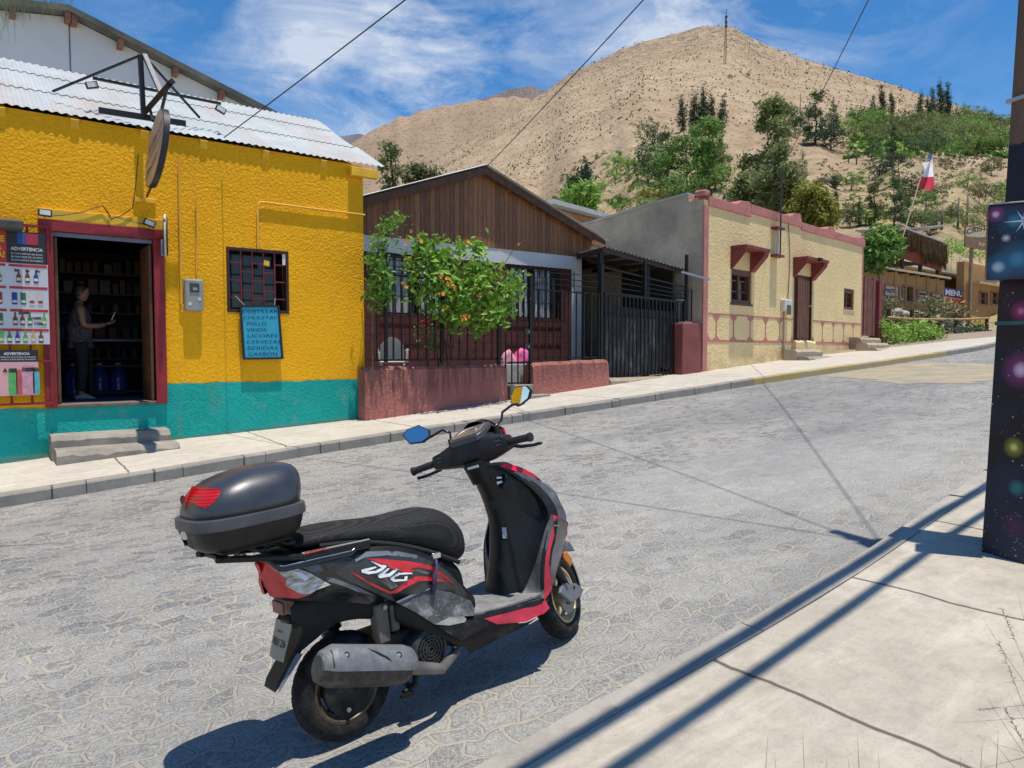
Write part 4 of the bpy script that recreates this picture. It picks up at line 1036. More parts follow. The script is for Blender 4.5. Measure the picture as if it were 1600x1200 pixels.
def rose_extra(t,c,h):
 X,Y,Z=t.xyz()
 zr=t.math('SUBTRACT',Z,t.math('ADD',t.math('MULTIPLY',X,.071),.09))
 c=t.mix(t.ramp(t.math('ADD',zr,t.math('MULTIPLY',t.noise(3,5),.35)),(.25,.75),(.62,0)),c,(.50,.18,.14))
 dr=t.noise(9,5,.7,vec=t.map((1,1,.06)))
 c=t.mix(t.math('MULTIPLY',t.ramp(dr,(.47,0),(.6,.7)),t.ramp(zr,(.12,0),(.5,1))),c,(.135,.055,.045))
 c=t.mix(t.math('MULTIPLY',t.ramp(t.noise(2.4,6,.7),(.56,0),(.62,1)),t.ramp(zr,(.05,.9),(.16,0))),c,(.21,.19,.165))
 return c
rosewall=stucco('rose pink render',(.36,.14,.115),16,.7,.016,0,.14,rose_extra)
gw1,(g0,g1,gz0,gz1)=grad_wall('garden_wall','longer dark pink rendered garden wall between the yellow shop and the small gate',570,792,573,569)
gw2,(k0,k1,kz0,kz1)=grad_wall('garden_wall','shorter pink rendered garden wall between the small gate and the garage gate',833,951,567,561)
RF_=Frame(0,10.83)
rails=thing('iron_railings','black iron railings standing on the longer pink wall left of the small gate','railings',RF_.p(7,0,1.2))
def bars(root,fr,px0,px1,ytop,ybot,n,w=.024,part='bar',off=0.0,up=0):
 for k in range(n):
  px=px0+(px1-px0)*k/max(1,n-1);yt=ytop[0]+(ytop[1]-ytop[0])*k/max(1,n-1);yb=ybot[0]+(ybot[1]-ybot[0])*k/max(1,n-1)
  s,z1=fr.at(px,yt,off);z0=fr.at(px,yb,off)[1]
  MB(fr.mat()).box((s-w/2,off-w/2,z0),(s+w/2,off+w/2,z1+up)).build(part,BLK,root)
def rail(root,fr,a,b,off=0.0,w=.03,part='rail'):
 s0,z0=fr.at(*a,off);s1,z1=fr.at(*b,off)
 MB(fr.mat()).bar((s0,off,z0),(s1,off,z1),w).build(part,BLK,root)
bars(rails,RF_,588,782,(426,446),(562,562),16)
bars(rails,RF_,602,602,(424,424),(566,566),1,.05,'post');bars(rails,RF_,690,690,(434,434),(567,567),1,.055,'post');bars(rails,RF_,779,779,(443,443),(570,570),1,.055,'post')
rail(rails,RF_,(578,426),(785,447),-.03);rail(rails,RF_,(578,563),(785,561),-.03)
for dy in(0,-10,-20):rail(rails,RF_,(600,414+dy),(785,438+dy*.9),-.05,.014,'top_wire')
bars(rails,RF_,600,600,(392,392),(424,424),1,.016,'top_stay',-.05);bars(rails,RF_,640,640,(398,398),(430,430),1,.016,'top_stay',-.05)
rails2=thing('iron_railings','black iron railings standing on the shorter pink wall right of the small gate','railings',RF_.p(10,0,1.3))
bars(rails2,RF_,842,936,(452,458),(562,560),9);rail(rails2,RF_,(833,452),(941,460),-.03);rail(rails2,RF_,(833,561),(941,558),-.03)
for dy in(0,-9,-18):rail(rails2,RF_,(833,442+dy),(940,450+dy),-.05,.014,'top_wire')
bars(rails2,RF_,897,897,(424,424),(455,455),1,.016,'top_stay',-.05);bars(rails2,RF_,940,940,(415,415),(565,565),1,.05,'post')
gate=thing('iron_gate','narrow black iron gate with two lock boxes between the pink walls','gate',RF_.p(8.4,0,.8))
bars(gate,RF_,790,819,(446,449),(598,598),4,.02);bars(gate,RF_,829,829,(429,429),(603,603),1,.06,'post')
rail(gate,RF_,(787,447),(828,451),-.02);rail(gate,RF_,(794,567),(828,566),-.02);rail(gate,RF_,(794,599),(828,598),-.02)
for y in(518,541):
 s,z=RF_.at(824,y,.03);MB(RF_.mat()).box((s-.07,.0,z-.05),(s+.05,.05,z+.05)).build('lock_box',S('black lock box',(.02,.022,.026),.35),gate,bevel=.006)
 MB(RF_.mat()).lathe((s+.02,.05,z-.01),(0,1,0),[(0,.014),(.01,.014),(.011,0)],12).build('lock_barrel',GALV,gate)
gst=thing('doorstep','low concrete doorstep at the foot of the small gate','step',FX.p(8.5,.2,.75))
s0,za=FX.at(797,602,.0);s1,_=FX.at(833,602,0);MB(FX.mat()).box((s0,-.3,-.2),(s1,.02,za)).build('upper_slab',SC,gst,bevel=.015)
s1b,zb2=FX.at(861,616,.3);MB(FX.mat()).box((s0-.03,.021,-.2),(s1b,.30,zb2)).build('lower_slab',SC,gst,bevel=.015)
GG=Frame(0,10.95)
gg=thing('garage_gate','wide black barred garage gate backed with wrinkled dark sheeting','gate',GG.p(12.2,0,1))
c0=GG.at(945,460);c1=GG.at(1064,473);bz0=GG.at(948,591)[1];bz1=GG.at(1064,582)[1]
n=20
for k in range(n+1):
 u=k/n;s=c0[0]+(c1[0]-c0[0])*u;z1=c0[1]+(c1[1]-c0[1])*u;z0=bz0+(bz1-bz0)*u
 MB(GG.mat()).box((s-.013,.0,z0),(s+.013,.026,z1)).build('bar',BLK,gg)
for za,zb_,p in((bz0,bz1,.05),(c0[1],c1[1],.05),(c0[1]-.42,c1[1]-.42,.03)):MB(GG.mat()).bar((c0[0],-.02,za+.02),(c1[0],-.02,zb_+.02),p).build('rail',BLK,gg)
mb=MB(GG.mat());nx,nz=90,26
vs=[];fs=[]
for j in range(nz+1):
 for i in range(nx+1):
  u=i/nx;v=j/nz;s=c0[0]+.05+(c1[0]-c0[0]-.1)*u;zb_=bz0+(bz1-bz0)*u+.05+(.16 if u>.74 else 0)*1;zt_=c0[1]+(c1[1]-c0[1])*u-.22
  sag=-.12*(1-v)*math.sin(max(0,u-.72)/.28*math.pi)if u>.72 else 0
  vs.append((s,-.07+noise.noise((s*5,v*2,0))*.03+.016*math.sin(u*n*2*math.pi)+noise.noise((s*14,v*6,4))*.014,zb_+(zt_-zb_)*v+sag))
for j in range(nz):
 for i in range(nx):q=j*(nx+1)+i;fs.append((q,q+1,q+nx+2,q+nx+1))
mb.add(vs,fs)
t=NT('wrinkled dark sheeting');cc=t.ramp(t.noise(3.2,6,.65,vec=t.map((1.6,1,.5))),(.42,(.016,.016,.019)),(.56,(.05,.052,.058)),(.72,(.20,.205,.215)));t.bump(t.noise(22,4,.6,vec=t.map((1,1,.35))),.5,.02)
mb.build('sheeting',t.done(cc,.42,0,.5),gg,180)
for dy,w_ in((0,.022),(-9,.02),(-18,.02),(-27,.02),(-38,.03)):
 a=GG.at(941,455+dy,-.1);b=GG.at(1070,472+dy*.62,-.1);MB(GG.mat()).bar((a[0],-.1,a[1]),(b[0],-.1,b[1]),w_).build('top_rail',BLK,gg)
for px,y0,y1 in((941,413,592),(1008,408,470),(1073,398,500),(1069,470,584)):
 s,z1=GG.at(px,y0,-.06);z0=GG.at(px,y1,-.06)[1];MB(GG.mat()).box((s-.03,-.09,z0),(s+.03,-.03,z1)).build('post',BLK,gg)
mb=MB(GG.mat());s,z=GG.at(1068,468,-.2);mb.box((s-.2,-.25,z-.75),(s+.28,-.22,z));mb.build('side_panel',S('pale grey sheet',(.33,.35,.38),.6),gg)
for px in(1075,1081,1086):
 s,z1=GG.at(px,452,-.1);z0=GG.at(px,505,-.1)[1];MB(GG.mat()).box((s-.011,-.11,z0),(s+.011,-.09,z1)).build('bar',BLK,gg)
ra=GG.at(1073,424,.1);mb=MB();mb.bar(GG.p(ra[0],-.05,ra[1]),GG.p(*[GG.at(1109,437,.45)[0],.45,GG.at(1109,437,.45)[1]]),.09,.05)
mb.build('steel_beam',GALV,gg)
ramp_=thing('ramp_slab','rough concrete ramp edge under the garage gate','ramp',GG.p(12,.1,.9))
mb=MB(GG.mat());chipped(mb,(c0[0]-.05,-.3,-.1),(c1[0]+.1,.25,pz(12)+.035),8);mb.build('slab',concrete('ramp concrete',(.33,.25,.18),(.45,.36,.27),0,0,.4),ramp_,40)
gp=thing('gate_pillar','square dark pink pillar between the garage gate and the cream house','pillar',(13.3,10.8,1))
ps0,pz1=FX.at(1066,505);ps1,_=FX.at(1090,505)
mb=MB(FX.mat());mb.box((ps0,-.42,.2),(ps1+.12,.02,pz1));mb.build('shaft',S('dark pink pillar paint',(.24,.065,.055),.7,.22,2.5,.3,30),gp,bevel=.02)
mb=MB(FX.mat());mb.box((ps0+.12,-.3,pz1+.001),(ps0+.42,-.05,pz1+.035));mb.build('mortar_cap',SC,gp,bevel=.01)
def chair(x,y,z,rz):
 ch=thing('garden_chair','white plastic garden chair behind the railings','chair',(x,y,z));WP=S('white plastic',(.68,.67,.63),.4,.08)
 T=Matrix.Translation((x,y,z))@Matrix.Rotation(rz,4,'Z')
 MB(T).box((-.22,-.22,.40),(.22,.22,.43)).build('seat',WP,ch,bevel=.015)
 mb=MB(T);mb.loft([[(-.21+.42*k/8,.22+.03*math.sin(math.pi*k/8),.43)for k in range(9)]+[(.21-.42*k/8,.25+.03,.43)for k in range(9)],[(-.2+.4*k/8,.30+.03*math.sin(math.pi*k/8),.72+.14*math.sin(math.pi*k/8))for k in range(9)]+[(.2-.4*k/8,.34,.72+.14*math.sin(math.pi*k/8))for k in range(9)]]);mb.build('backrest',WP,ch)
 for sx in(-1,1):
  MB(T).tube([(sx*.25,.25,.62),(sx*.27,-.05,.63),(sx*.26,-.22,.58),(sx*.25,-.25,.40)],.022,8).build('armrest',WP,ch,60)
  for sy in(-1,1):MB(T).bar((sx*.2,sy*.2,.40),(sx*.25,sy*.26,0),.05,.035).build('leg',WP,ch,bevel=.008)
 return ch
chair(6.15,11.75,pz(6)+.45,R(150))
yt=thing('garden_bench','low white garden bench under the flowering climber','bench',(7.1,11.9,pz(7)))
MB().box((6.6,11.75,pz(7)+.55),(7.35,12.05,pz(7)+.60)).build('seat',WHITE,yt,bevel=.01)
for x in(6.65,7.25):MB().box((x,11.78,pz(7)),(x+.06,12.02,pz(7)+.548)).build('leg',WHITE,yt)
def rag(name,label,cat,c,pts,col_,seed):
 """a crumpled cloth heap"""
 mb=MB();n=22;rings=[]
 for i in range(9):
  v=i/8;ring=[]
  for k in range(n):
   a=2*math.pi*k/n;r=math.cos(v*1.5)*(1+.35*noise.noise((math.cos(a)*1.8,math.sin(a)*1.8,v*2+seed))+.12*math.sin(a*5+seed))
   ring.append((c[0]+pts[0]*r*math.cos(a),c[1]+pts[1]*r*math.sin(a),c[2]+pts[2]*math.sin(v*1.5)*(1+.2*noise.noise((a,v,seed)))))
  rings.append(ring)
 return tag(mb.loft(rings).build(name,S(col_[0],col_[1],.8,.3,9),None,180,sub=1),label,cat)
sG,zG=RF_.at(806,567,-.5)
pb=thing('storage_box','pale box standing behind the small gate under the pink cloths','box',RF_.p(sG,-.5,pz(8.5)))
MB().box((sG-.32,11.2,pz(8.5)),(sG+.42,11.6,zG-.02)).build('body',S('pale box card',(.5,.48,.44),.8),pb,bevel=.01)
rag('cloth','bright pink cloth heaped on the box behind the small gate, right one','cloth',(sG+.18,11.35,zG-.02),(.24,.15,.30),('pink cloth',(.75,.12,.32)),1)
rag('cloth','paler pink cloth heaped on the box behind the small gate, left one','cloth',(sG-.16,11.36,zG-.02),(.17,.13,.27),('pale pink cloth',(.72,.32,.45)),4)
# cream house
q0=hit_ground(1097,581,.13)
CF=Frame(q0.x,q0.y,R(8.39))
cream=thing('cream_house','cream roughcast house with stepped pink parapet and painted panel band','house',CF.p(5,0,1.2))
def cream_x(t,c,h):
 Z=t.xyz()[2];X=t.xyz()[0]
 low=t.ramp(t.math('SUBTRACT',Z,t.math('ADD',t.math('MULTIPLY',X,.055),.42)),(.0,.55),(.5,0))
 return t.mix(t.math('MULTIPLY',low,t.ramp(t.noise(3,5,.7),(.4,0),(.65,1))),c,(.36,.26,.14))
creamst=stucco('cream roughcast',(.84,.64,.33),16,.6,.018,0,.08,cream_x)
pinkp=S('parapet pink paint',(.50,.19,.165),.75,.16,3,.3,30)
s9,zpR=CF.at(1349,389);zp=CF.at(1109,322)[1]
W0=CF.at(1143,419);W1=CF.at(1174,476);wh_=(W0[0],W1[0],CF.at(1143,473)[1],W0[1])
Dd0=CF.at(1241,428);Dd1=CF.at(1268,532);dh_=(Dd0[0],Dd1[0],CF.at(1242,531)[1],Dd0[1])
V0=CF.at(1319,450);V1=CF.at(1334,485);vh_=(V0[0],V1[0],V1[1],V0[1])
wall_mb(CF,0,s9,.2,zp+.12,[wh_,dh_,vh_],.4).build('wall',creamst,cream)
grey=stucco('bare grey render',(.47,.385,.27),20,.8,.016,0,.32)
mb=MB(CF.mat())
bk_z=zp+.55
sw=[(0,-.005),(0,-9)]
def side_top(n):
 return zp+.275-max(0,-n-.6)*.115
ns=[-.41-8.6*k/12 for k in range(13)]
L=[[(-.012,-.405,.2),(-.012,-.405,zp+.275),(.25,-.405,zp+.275),(.25,-.405,.2)]]+[[(-.012,n,.2),(-.012,n,side_top(n)),(.25,n,side_top(n)),(.25,n,.2)]for n in ns[1:]]
mb.loft(L);mb.box((-.012,-.404,.2),(-.002,-.002,zp+.12));mb.build('side_wall',grey,cream)
mb=MB(CF.mat());L=[[(-.05,n,side_top(n)+.001),(-.05,n,side_top(n)+.06),(.28,n,side_top(n)+.06),(.28,n,side_top(n)+.001)]for n in ns]
mb.loft(L);mb.build('side_coping',S('pale coping cement',(.42,.39,.34),.85,.2,3),cream)
mb=MB(CF.mat());mb.box((s9-.25,-9,.2),(s9,-.41,zp+.1));mb.box((.26,-9,.2),(s9-.26,-8.75,zp-.4));mb.build('rear_wall',creamst,cream)
MB(CF.mat()).box((.26,-8.7,zp-.25),(s9-.26,-.41,zp-.2)).build('roof',S('dull zinc sheet',(.33,.33,.33)),cream)
steps_px=[(1109,1172),(1172,1251),(1251,1304),(1304,1349)]
edges=[CF.at(p,330+(p-1109)*.27)[0]for p in(1107,1172,1251,1304,1350)]
zc_=[zp,zp+.10,zp+.03,zp+.05]
cop=MB(CF.mat())
for i in range(4):
 a,b=edges[i]-(0 if i else.02),edges[i+1]-.0;zb=zc_[i];hgt=.22
 cop.box((a+.002,-.41,zb),(b,.035+.002*i,zb+hgt))
 L=[]
 for k in range(9):
  u=k/8;s=b-.62+.62*u if i<3 else b-.3+.3*u
  L.append((s,zb+hgt+.16*min(1,2.2*math.sin(math.pi*min(1,u*.9+.05)))*(.7+.3*u)))
 poly=[(L[0][0],-.40,zb+hgt-.05)]+[(s,-.40,z)for s,z in L]+[(L[-1][0],-.40,zb+hgt-.05)]
 MB(CF.mat()).prism(poly,(0,.42,0)).build('coping_hump',pinkp,cream,bevel=.012)
cop.build('coping',pinkp,cream,bevel=.012)
mb=MB(CF.mat());mb.box((-.03,-.25,zp+.221),(.20,.045,zp+.35));mb.build('corner_cap',S('pale pink cap',(.5,.2,.17),.8,.2),cream,bevel=.04)
mb=MB(CF.mat());mb.box((-.014,-.02,.3),(.19,.018,zp-.001));mb.box((s9-.07,-.02,.3),(s9+.004,.014,zp));mb.build('corner_strip',pinkp,cream)
band_t=(CF.at(1104,491.5)[1]+CF.at(1340,502.8)[1])/2;band_b=(CF.at(1099,533)[1]+CF.at(1340,538.5)[1])/2
mb=MB(CF.mat());d=.009
for a,b in((.192,dh_[0]-.06),(dh_[1]+.05,s9-.072)):
 mb.box((a,-.01,band_t-.035),(b,d,band_t));mb.box((a,-.01,band_b),(b,d,band_b+.055))
def waist(s,k=1.0):
 pts=[];H_=band_t-band_b
 for v,w_ in((0,.19),(.05,.175),(.13,.10),(.2,.03),(.5,.022),(.78,.03),(.86,.12),(.93,.16),(1.0,.17)):pts.append((v,w_*k))
 poly=[(s-w_,d-.002,band_b+.02+(H_-.04)*v)for v,w_ in pts]+[(s+w_,d-.002,band_b+.02+(H_-.04)*v)for v,w_ in reversed(pts)]
 mb.prism(poly,(0,-.01,0))
for px in(1119,1146,1172,1196,1218):waist(CF.at(px,510)[0])
for px in(1285,1302,1318,1333):waist(CF.at(px,512)[0],.8)
for s,sg in((.19,1),(dh_[0]-.06,-1),(dh_[1]+.05,1),(s9-.07,-1)):
 H_=band_t-band_b;mb.prism([(s,d-.001,band_b+.03),(s+sg*.19,d-.001,band_b+.03),(s+sg*.1,d-.001,band_b+H_*.16),(s+sg*.03,d-.001,band_b+H_*.3),(s,d-.001,band_b+H_*.3)],(0,-.01,0))
mb.build('painted_band',pinkp,cream)
def hood(s0,s1,z,dep,root):
 m_=S('oxblood hood paint',(.19,.035,.03),.65,.2,5)
 h=MB(CF.mat()).box((s0,0,z-.05),(s1,dep,z+.035)).build('hood',m_,root,bevel=.008)
 for s in(s0+.02,s1-.26):
  mb=MB(CF.mat());mb.prism([(s,.0,z-.052),(s,dep-.03,z-.052),(s,dep-.05,z-.15),(s,.03,z-.52),(s,.0,z-.52)],(.24 if s>s0+.1 else.05,0,0));mb.build('bracket',m_,h)
h0=CF.at(1146,386,.4);h1=CF.at(1186,392,.4);hood(CF.at(1143,400)[0]-.06,CF.at(1176,405)[0]+.12,CF.at(1144,401)[1]+.22,.42,cream)
hood(dh_[0]-.1,dh_[1]+.12,dh_[3]+.42,.42,cream)
MB(CF.mat()).box((dh_[0]+.55,.425,dh_[3]+.37),(dh_[0]+.75,.5,dh_[3]+.46)).build('door_lamp',BLK,cream,bevel=.01)
wdm=S('brown window frame',(.13,.05,.024),.6,.3,7)
for(a,b,c0_,c1_),nb in((wh_,2),(vh_,2)):
 wi=MB(CF.mat()).box((a,-.20,c0_),(b,-.18,c1_)).build('window',S('house window glass',(.03,.035,.045),.1,.2,spec=.6),cream)
 mb=MB(CF.mat());k=.09
 for x0,x1,y0,y1 in((a,a+k,c0_,c1_),(b-k,b,c0_,c1_),(a+k,b-k,c0_,c0_+k),(a+k,b-k,c1_-k*1.6,c1_)):mb.box((x0,-.179,y0),(x1,-.03,y1))
 mb.box(((a+b)/2-.045,-.178,c0_+k),((a+b)/2+.045,-.08,c1_-k*1.6))
 for z in(.36,.68):mb.box((a+k,-.177,c0_+(c1_-c0_)*z-.02),((a+b)/2-.045,-.11,c0_+(c1_-c0_)*z+.02));mb.box(((a+b)/2+.045,-.177,c0_+(c1_-c0_)*z-.02),(b-k,-.11,c0_+(c1_-c0_)*z+.02))
 mb.build('frame',wdm,wi,bevel=.006)
 if nb==2:
  mb=MB(CF.mat())
  for x0 in(a+k+.02,(a+b)/2+.06):mb.quad((x0,-.1785,c0_+k),(x0+(b-a)*.25,-.1785,c0_+k),(x0+(b-a)*.22,-.1785,c1_-.25),(x0+.02,-.1785,c1_-.2))
  mb.build('curtain',S('dim curtain',(.22,.23,.27),.9,.2,9),wi)
 MB(CF.mat()).box((a-.05,-.1,c0_-.05),(b+.05,.02,c0_-.002)).build('sill',wdm if c0_==wh_[2]else S('pale sill',(.5,.46,.38)),cream,bevel=.005)
dr=MB(CF.mat()).box((dh_[0]+.38,-.13,dh_[2]),(dh_[1]-.03,-.07,dh_[3]-.06)).build('door',S('varnished door wood',(.21,.065,.028),.5,.35,2.5),cream)
mb=MB(CF.mat())
for k in range(5):mb.box((dh_[0]+.40+k*(dh_[1]-dh_[0]-.45)/5,-.069,dh_[2]+.03),(dh_[0]+.385+(k+1)*(dh_[1]-dh_[0]-.45)/5,-.055,dh_[3]-.1))
mb.build('door_boards',S('varnished door wood',(.21,.065,.028)),dr)
MB(CF.mat()).lathe((dh_[1]-.1,-.055,dh_[2]+1.0),(0,1,0),[(0,.03),(.05,.02),(.06,.03),(.08,.0)],12).build('handle',GALV,dr)
mb=MB(CF.mat());mb.box((dh_[0]+.02,-.36,dh_[2]),(dh_[0]+.08,-.0,dh_[3]-.06));mb.box((dh_[0]+.08,-.40,dh_[2]),(dh_[0]+.376,-.3,dh_[3]-.06));mb.build('side_leaf',S('dark door wood',(.05,.022,.014),.6,.3),cream)
mb=MB(CF.mat());mb.box((dh_[0],-.3,dh_[3]-.06),(dh_[1],-.02,dh_[3]));mb.box((dh_[1]-.03,-.3,dh_[2]),(dh_[1],-.02,dh_[3]-.061));mb.build('door_frame',S('dark door wood',(.05,.022,.014)),cream)
for k in range(7):MB(CF.mat()).box((dh_[0]+.1,-.299,dh_[2]+.2+k*.3),(dh_[0]+.3,-.294,dh_[2]+.22+k*.3)).build('door_slat',S('pale slat',(.3,.28,.25)),cream)
mb=MB(CF.mat());s,z=CF.at(1219,402,.16);zt=CF.at(1218,268,.16)[1]
mast=thing('service_mast','thin steel service mast held by two red brackets on the cream house wall','mast',CF.p(s,.16,z))
mb.tube([(s,.16,z-.02),(s,.16,zt)],.022,8);mb.build('pole',S('dark steel mast',(.05,.05,.055),.5),mast,60)
MB(CF.mat()).tube([(s-.09,.13,z),(s-.09,.13,CF.at(1216,358,.13)[1])],.03,8).build('conduit',GALV,mast,60)
for py in(358,401):zz2=CF.at(1219,py,.1)[1];MB(CF.mat()).box((s-.24,.0,zz2-.03),(s+.17,.21,zz2+.03)).build('bracket',S('oxblood hood paint',(.19,.035,.03)),mast,bevel=.006)
em=thing('electric_meter','white electric meter box left of the cream house door','meter',CF.p(*[CF.at(1230,478)[0],0,CF.at(1230,478)[1]]))
a0,b1=CF.at(1225,467,.1);a1,b0=CF.at(1236,487,.1)
MB(CF.mat()).box((a0,0,b0),(a1,.14,b1)).build('box',S('white meter plastic',(.6,.6,.56),.5,.08),em,bevel=.03);MB(CF.mat()).box((a0+.1,.141,b1-.42),(a1-.1,.15,b1-.16)).build('dial_window',S('meter window',(.05,.05,.05)),em)
mb=MB(CF.mat());mb.tube([(a0+.18,.03,b0),(a0+.19,.03,.7)],.018,6);mb.build('conduit',S('cream conduit',(.4,.33,.2)),em,60)
mb=MB(CF.mat());cpts=[(1231,467),(1234,420),(1234,390),(1232,350),(1230,335)];mb.tube([(CF.at(*p,.03)[0],.03,CF.at(*p,.03)[1])for p in cpts],.010,5);mb.build('cable',BLK,em,60)
cs=thing('door_steps','small broken stone steps below the cream house door','steps',CF.p(dh_[0],.4,1.4))
gC=lambda s:pz(CF.p(s,0,0).x)
a=dh_[0]-.05;mb=MB(CF.mat());chipped(mb,(a,-.38,.5),(dh_[1]+.03,.12,dh_[2]-.003),11);mb.build('sill_step',creamst,cs,40)
stz=CF.at(1262,546,.45)[1];mb=MB(CF.mat());chipped(mb,(CF.at(1243,555,.45)[0],.121,.5),(CF.at(1284,550,.45)[0],.48,stz),12);mb.build('upper_step',concrete('cream step stone',(.36,.29,.2),(.47,.39,.29),0,0,.5),cs,40)
mb=MB(CF.mat());z3=CF.at(1290,557,.8)[1];chipped(mb,(CF.at(1264,563,.8)[0],.49,.5),(CF.at(1303,558,.8)[0],.82,z3),13);mb.build('lower_step',SC,cs,40)
BH=Frame(0,19.5)
bh=thing('orange_gable_house','house behind with an orange plywood gable and pale roof edge','house',(17,20,1))
A=BH.at(862,327);B=BH.at(998,354)
mb=MB(BH.mat());zL=A[1]+.8;mb.prism([(A[0]-3,0,.5),(B[0]+1.5,0,.5),(B[0]+1.5,0,B[1]-.25),(A[0]-.2,0,A[1]+.05),(A[0]-3,0,A[1]-.6)],(0,-.2,0));mb.build('gable_wall',S('orange plywood',(.42,.19,.075),.7,.2,3),bh)
mb=MB(BH.mat());p=[(A[0]-.2,.35,A[1]+.12),(B[0]+1.7,.35,B[1]-.25)];mb.hexa([(p[0][0],.35,p[0][2]),(p[1][0],.35,p[1][2]),(p[1][0],-7,p[1][2]),(p[0][0],-7,p[0][2])],[(p[0][0],.35,p[0][2]+.16),(p[1][0],.35,p[1][2]+.16),(p[1][0],-7,p[1][2]+.16),(p[0][0],-7,p[0][2]+.16)]);mb.build('roof',S('pale roof sheet',(.5,.48,.44),.7),bh)
mb=MB(BH.mat());mb.hexa([(A[0]-3.2,.35,A[1]-.75),(A[0]-.2,.35,A[1]+.12),(A[0]-.2,-7,A[1]+.12),(A[0]-3.2,-7,A[1]-.75)],[(A[0]-3.2,.35,A[1]-.62),(A[0]-.2,.35,A[1]+.27),(A[0]-.2,-7,A[1]+.27),(A[0]-3.2,-7,A[1]-.62)]);mb.build('roof',S('pale roof sheet',(.5,.48,.44)),bh)
# restaurant garden up the street
GTF=Frame(CF.p(s9+.06,0,0).x,CF.p(s9+.06,0,0).y,R(10))
gt=thing('timber_gate','tall red brown timber gate with a dark red post beside the cream house','gate',GTF.p(.8,0,1.8))
a0,zt=GTF.at(1349,432);a1,_=GTF.at(1366,435);zb_=GTF.at(1356,525)[1]
for k in range(4):MB(GTF.mat()).box((a0+(a1-a0)*k/4+.006,0,zb_),(a0+(a1-a0)*(k+1)/4-.006,.05+.01*(k%2),zt-.03*(k%3))).build('plank',S('weathered red timber',(.17,.06,.04),.75,.4,2.5),gt)
MB(GTF.mat()).box((a0,-.05,zb_+1.2),(a1,-.001,zb_+1.3)).build('rail',WOODB,gt)
a2,zt2=GTF.at(1377,438,.1);MB(GTF.mat()).box((a1+.1,-.12,zb_-.3),(a2,.16,zt2)).build('post',S('dark red gate post',(.20,.03,.035),.6,.2,4),gt,bevel=.02)
MB(GTF.mat()).box((a1+.004,-.08,zb_-.2),(a1+.095,.02,zt2-.1)).build('jamb',S('dark timber',(.05,.03,.022)),gt)
ss_=thing('stone_steps','rough stone steps below the timber gate beside the hedge','steps',GTF.p(.8,.6,1.7))
for i,(x0,y0,x1,n1,n0)in enumerate([(1346,528,1377,.35,-.1),(1356,536,1390,.7,.352),(1372,544,1403,1.0,.702)]):
 s0_,_=GTF.at(x0,y0+8,n1);s1_,z1_=GTF.at(x1,y0,n1);mb=MB(GTF.mat());chipped(mb,(s0_,n0,.8),(s1_,n1,z1_),20+i);mb.build('step',concrete('cream step stone',(.36,.29,.2),(.47,.39,.29),0,0,.5),ss_,40)
REF=Frame(27.5,15.6,R(2.5))
ocre=stucco('ochre adobe plaster',(.46,.25,.10),9,.4,.012,0,.16)
rs=thing('restaurant_hut','long low ochre plastered restaurant wall with framed food signs','restaurant',REF.p(1,0,2))
ra0,rz1=REF.at(1377,421);ra1,rz1b=REF.at(1476,437);gR=1.9
wz_=(rz1+rz1b)/2
win=[(REF.at(1410,450)[0],REF.at(1425,450)[0],REF.at(1417,470)[1],REF.at(1417,448)[1])]
wall_mb(REF,ra0,ra1,.8,wz_,win,.3).build('wall',ocre,rs)
mb=MB(REF.mat());mb.box((ra1-.3,-7,.8),(ra1,-.301,wz_));mb.box((ra0,-7,.8),(ra0+.3,-.301,wz_));mb.build('side_wall',ocre,rs)
mb=MB(REF.mat());mb.hexa([(ra0-.3,.28,wz_),(ra1+.05,.28,wz_),(ra1+.05,-2.2,wz_+.3),(ra0-.3,-2.2,wz_+.3)],[(ra0-.3,.28,wz_+.1),(ra1+.05,.28,wz_+.1),(ra1+.05,-2.2,wz_+.4),(ra0-.3,-2.2,wz_+.4)]);mb.build('roof_edge',S('pale cane roof edge',(.52,.42,.28),.85,.3,8,.4,20),rs)
for k in range(6):
 s=ra0+(ra1-ra0)*(k+.5)/6;MB(REF.mat()).tube([(s,.35,wz_-.05),(s,-.02,wz_-.02)],.05,8).build('beam_end',S('dark timber',(.05,.03,.022)),rs)
 MB(REF.mat()).box((s-.5+.02,.0,wz_-1.5),(s-.5+.17,.035,wz_-.001)).build('pilaster',ocre,rs)
a,b,c0_,c1_=win[0]
wi=MB(REF.mat()).box((a,-.15,c0_),(b,-.13,c1_)).build('window',S('dark green window',(.02,.035,.02),.2),rs)
def sframe(mb,a,b,c0_,c1_,n,k=.07):
 for x0,x1,y0,y1 in((a-k,a,c0_-k,c1_+k),(b,b+k,c0_-k,c1_+k),(a,b,c0_-k,c0_),(a,b,c1_,c1_+k)):mb.box((x0,n-.05,y0),(x1,n+.03,y1))
mb=MB(REF.mat());sframe(mb,a,b,c0_,c1_,.02);mb.build('frame',S('rose sign frame',(.35,.13,.1),.7),wi)
signs=[((1383,446),(1404,471),[('PASTEL',.56,.30),('DE PAPAS',.12,.28)],(.56,.48,.38),'framed food sign reading PASTEL DE PAPAS, leftmost on the ochre wall',(.02,.015,.012)),((1434,454),(1449,474),[('CORDERO',.68,.2),('A LA',.40,.18),('PARRILLA',.1,.2)],(.52,.36,.26),'framed food sign with three lines of lettering between the window and the last sign',(.03,.012,.01)),((1456,459),(1471,476),[('CAZUELA',.58,.26),('DE VACUNO',.14,.26)],(.50,.47,.30),'framed cream food sign at the right end of the ochre wall',(.02,.02,.012))]
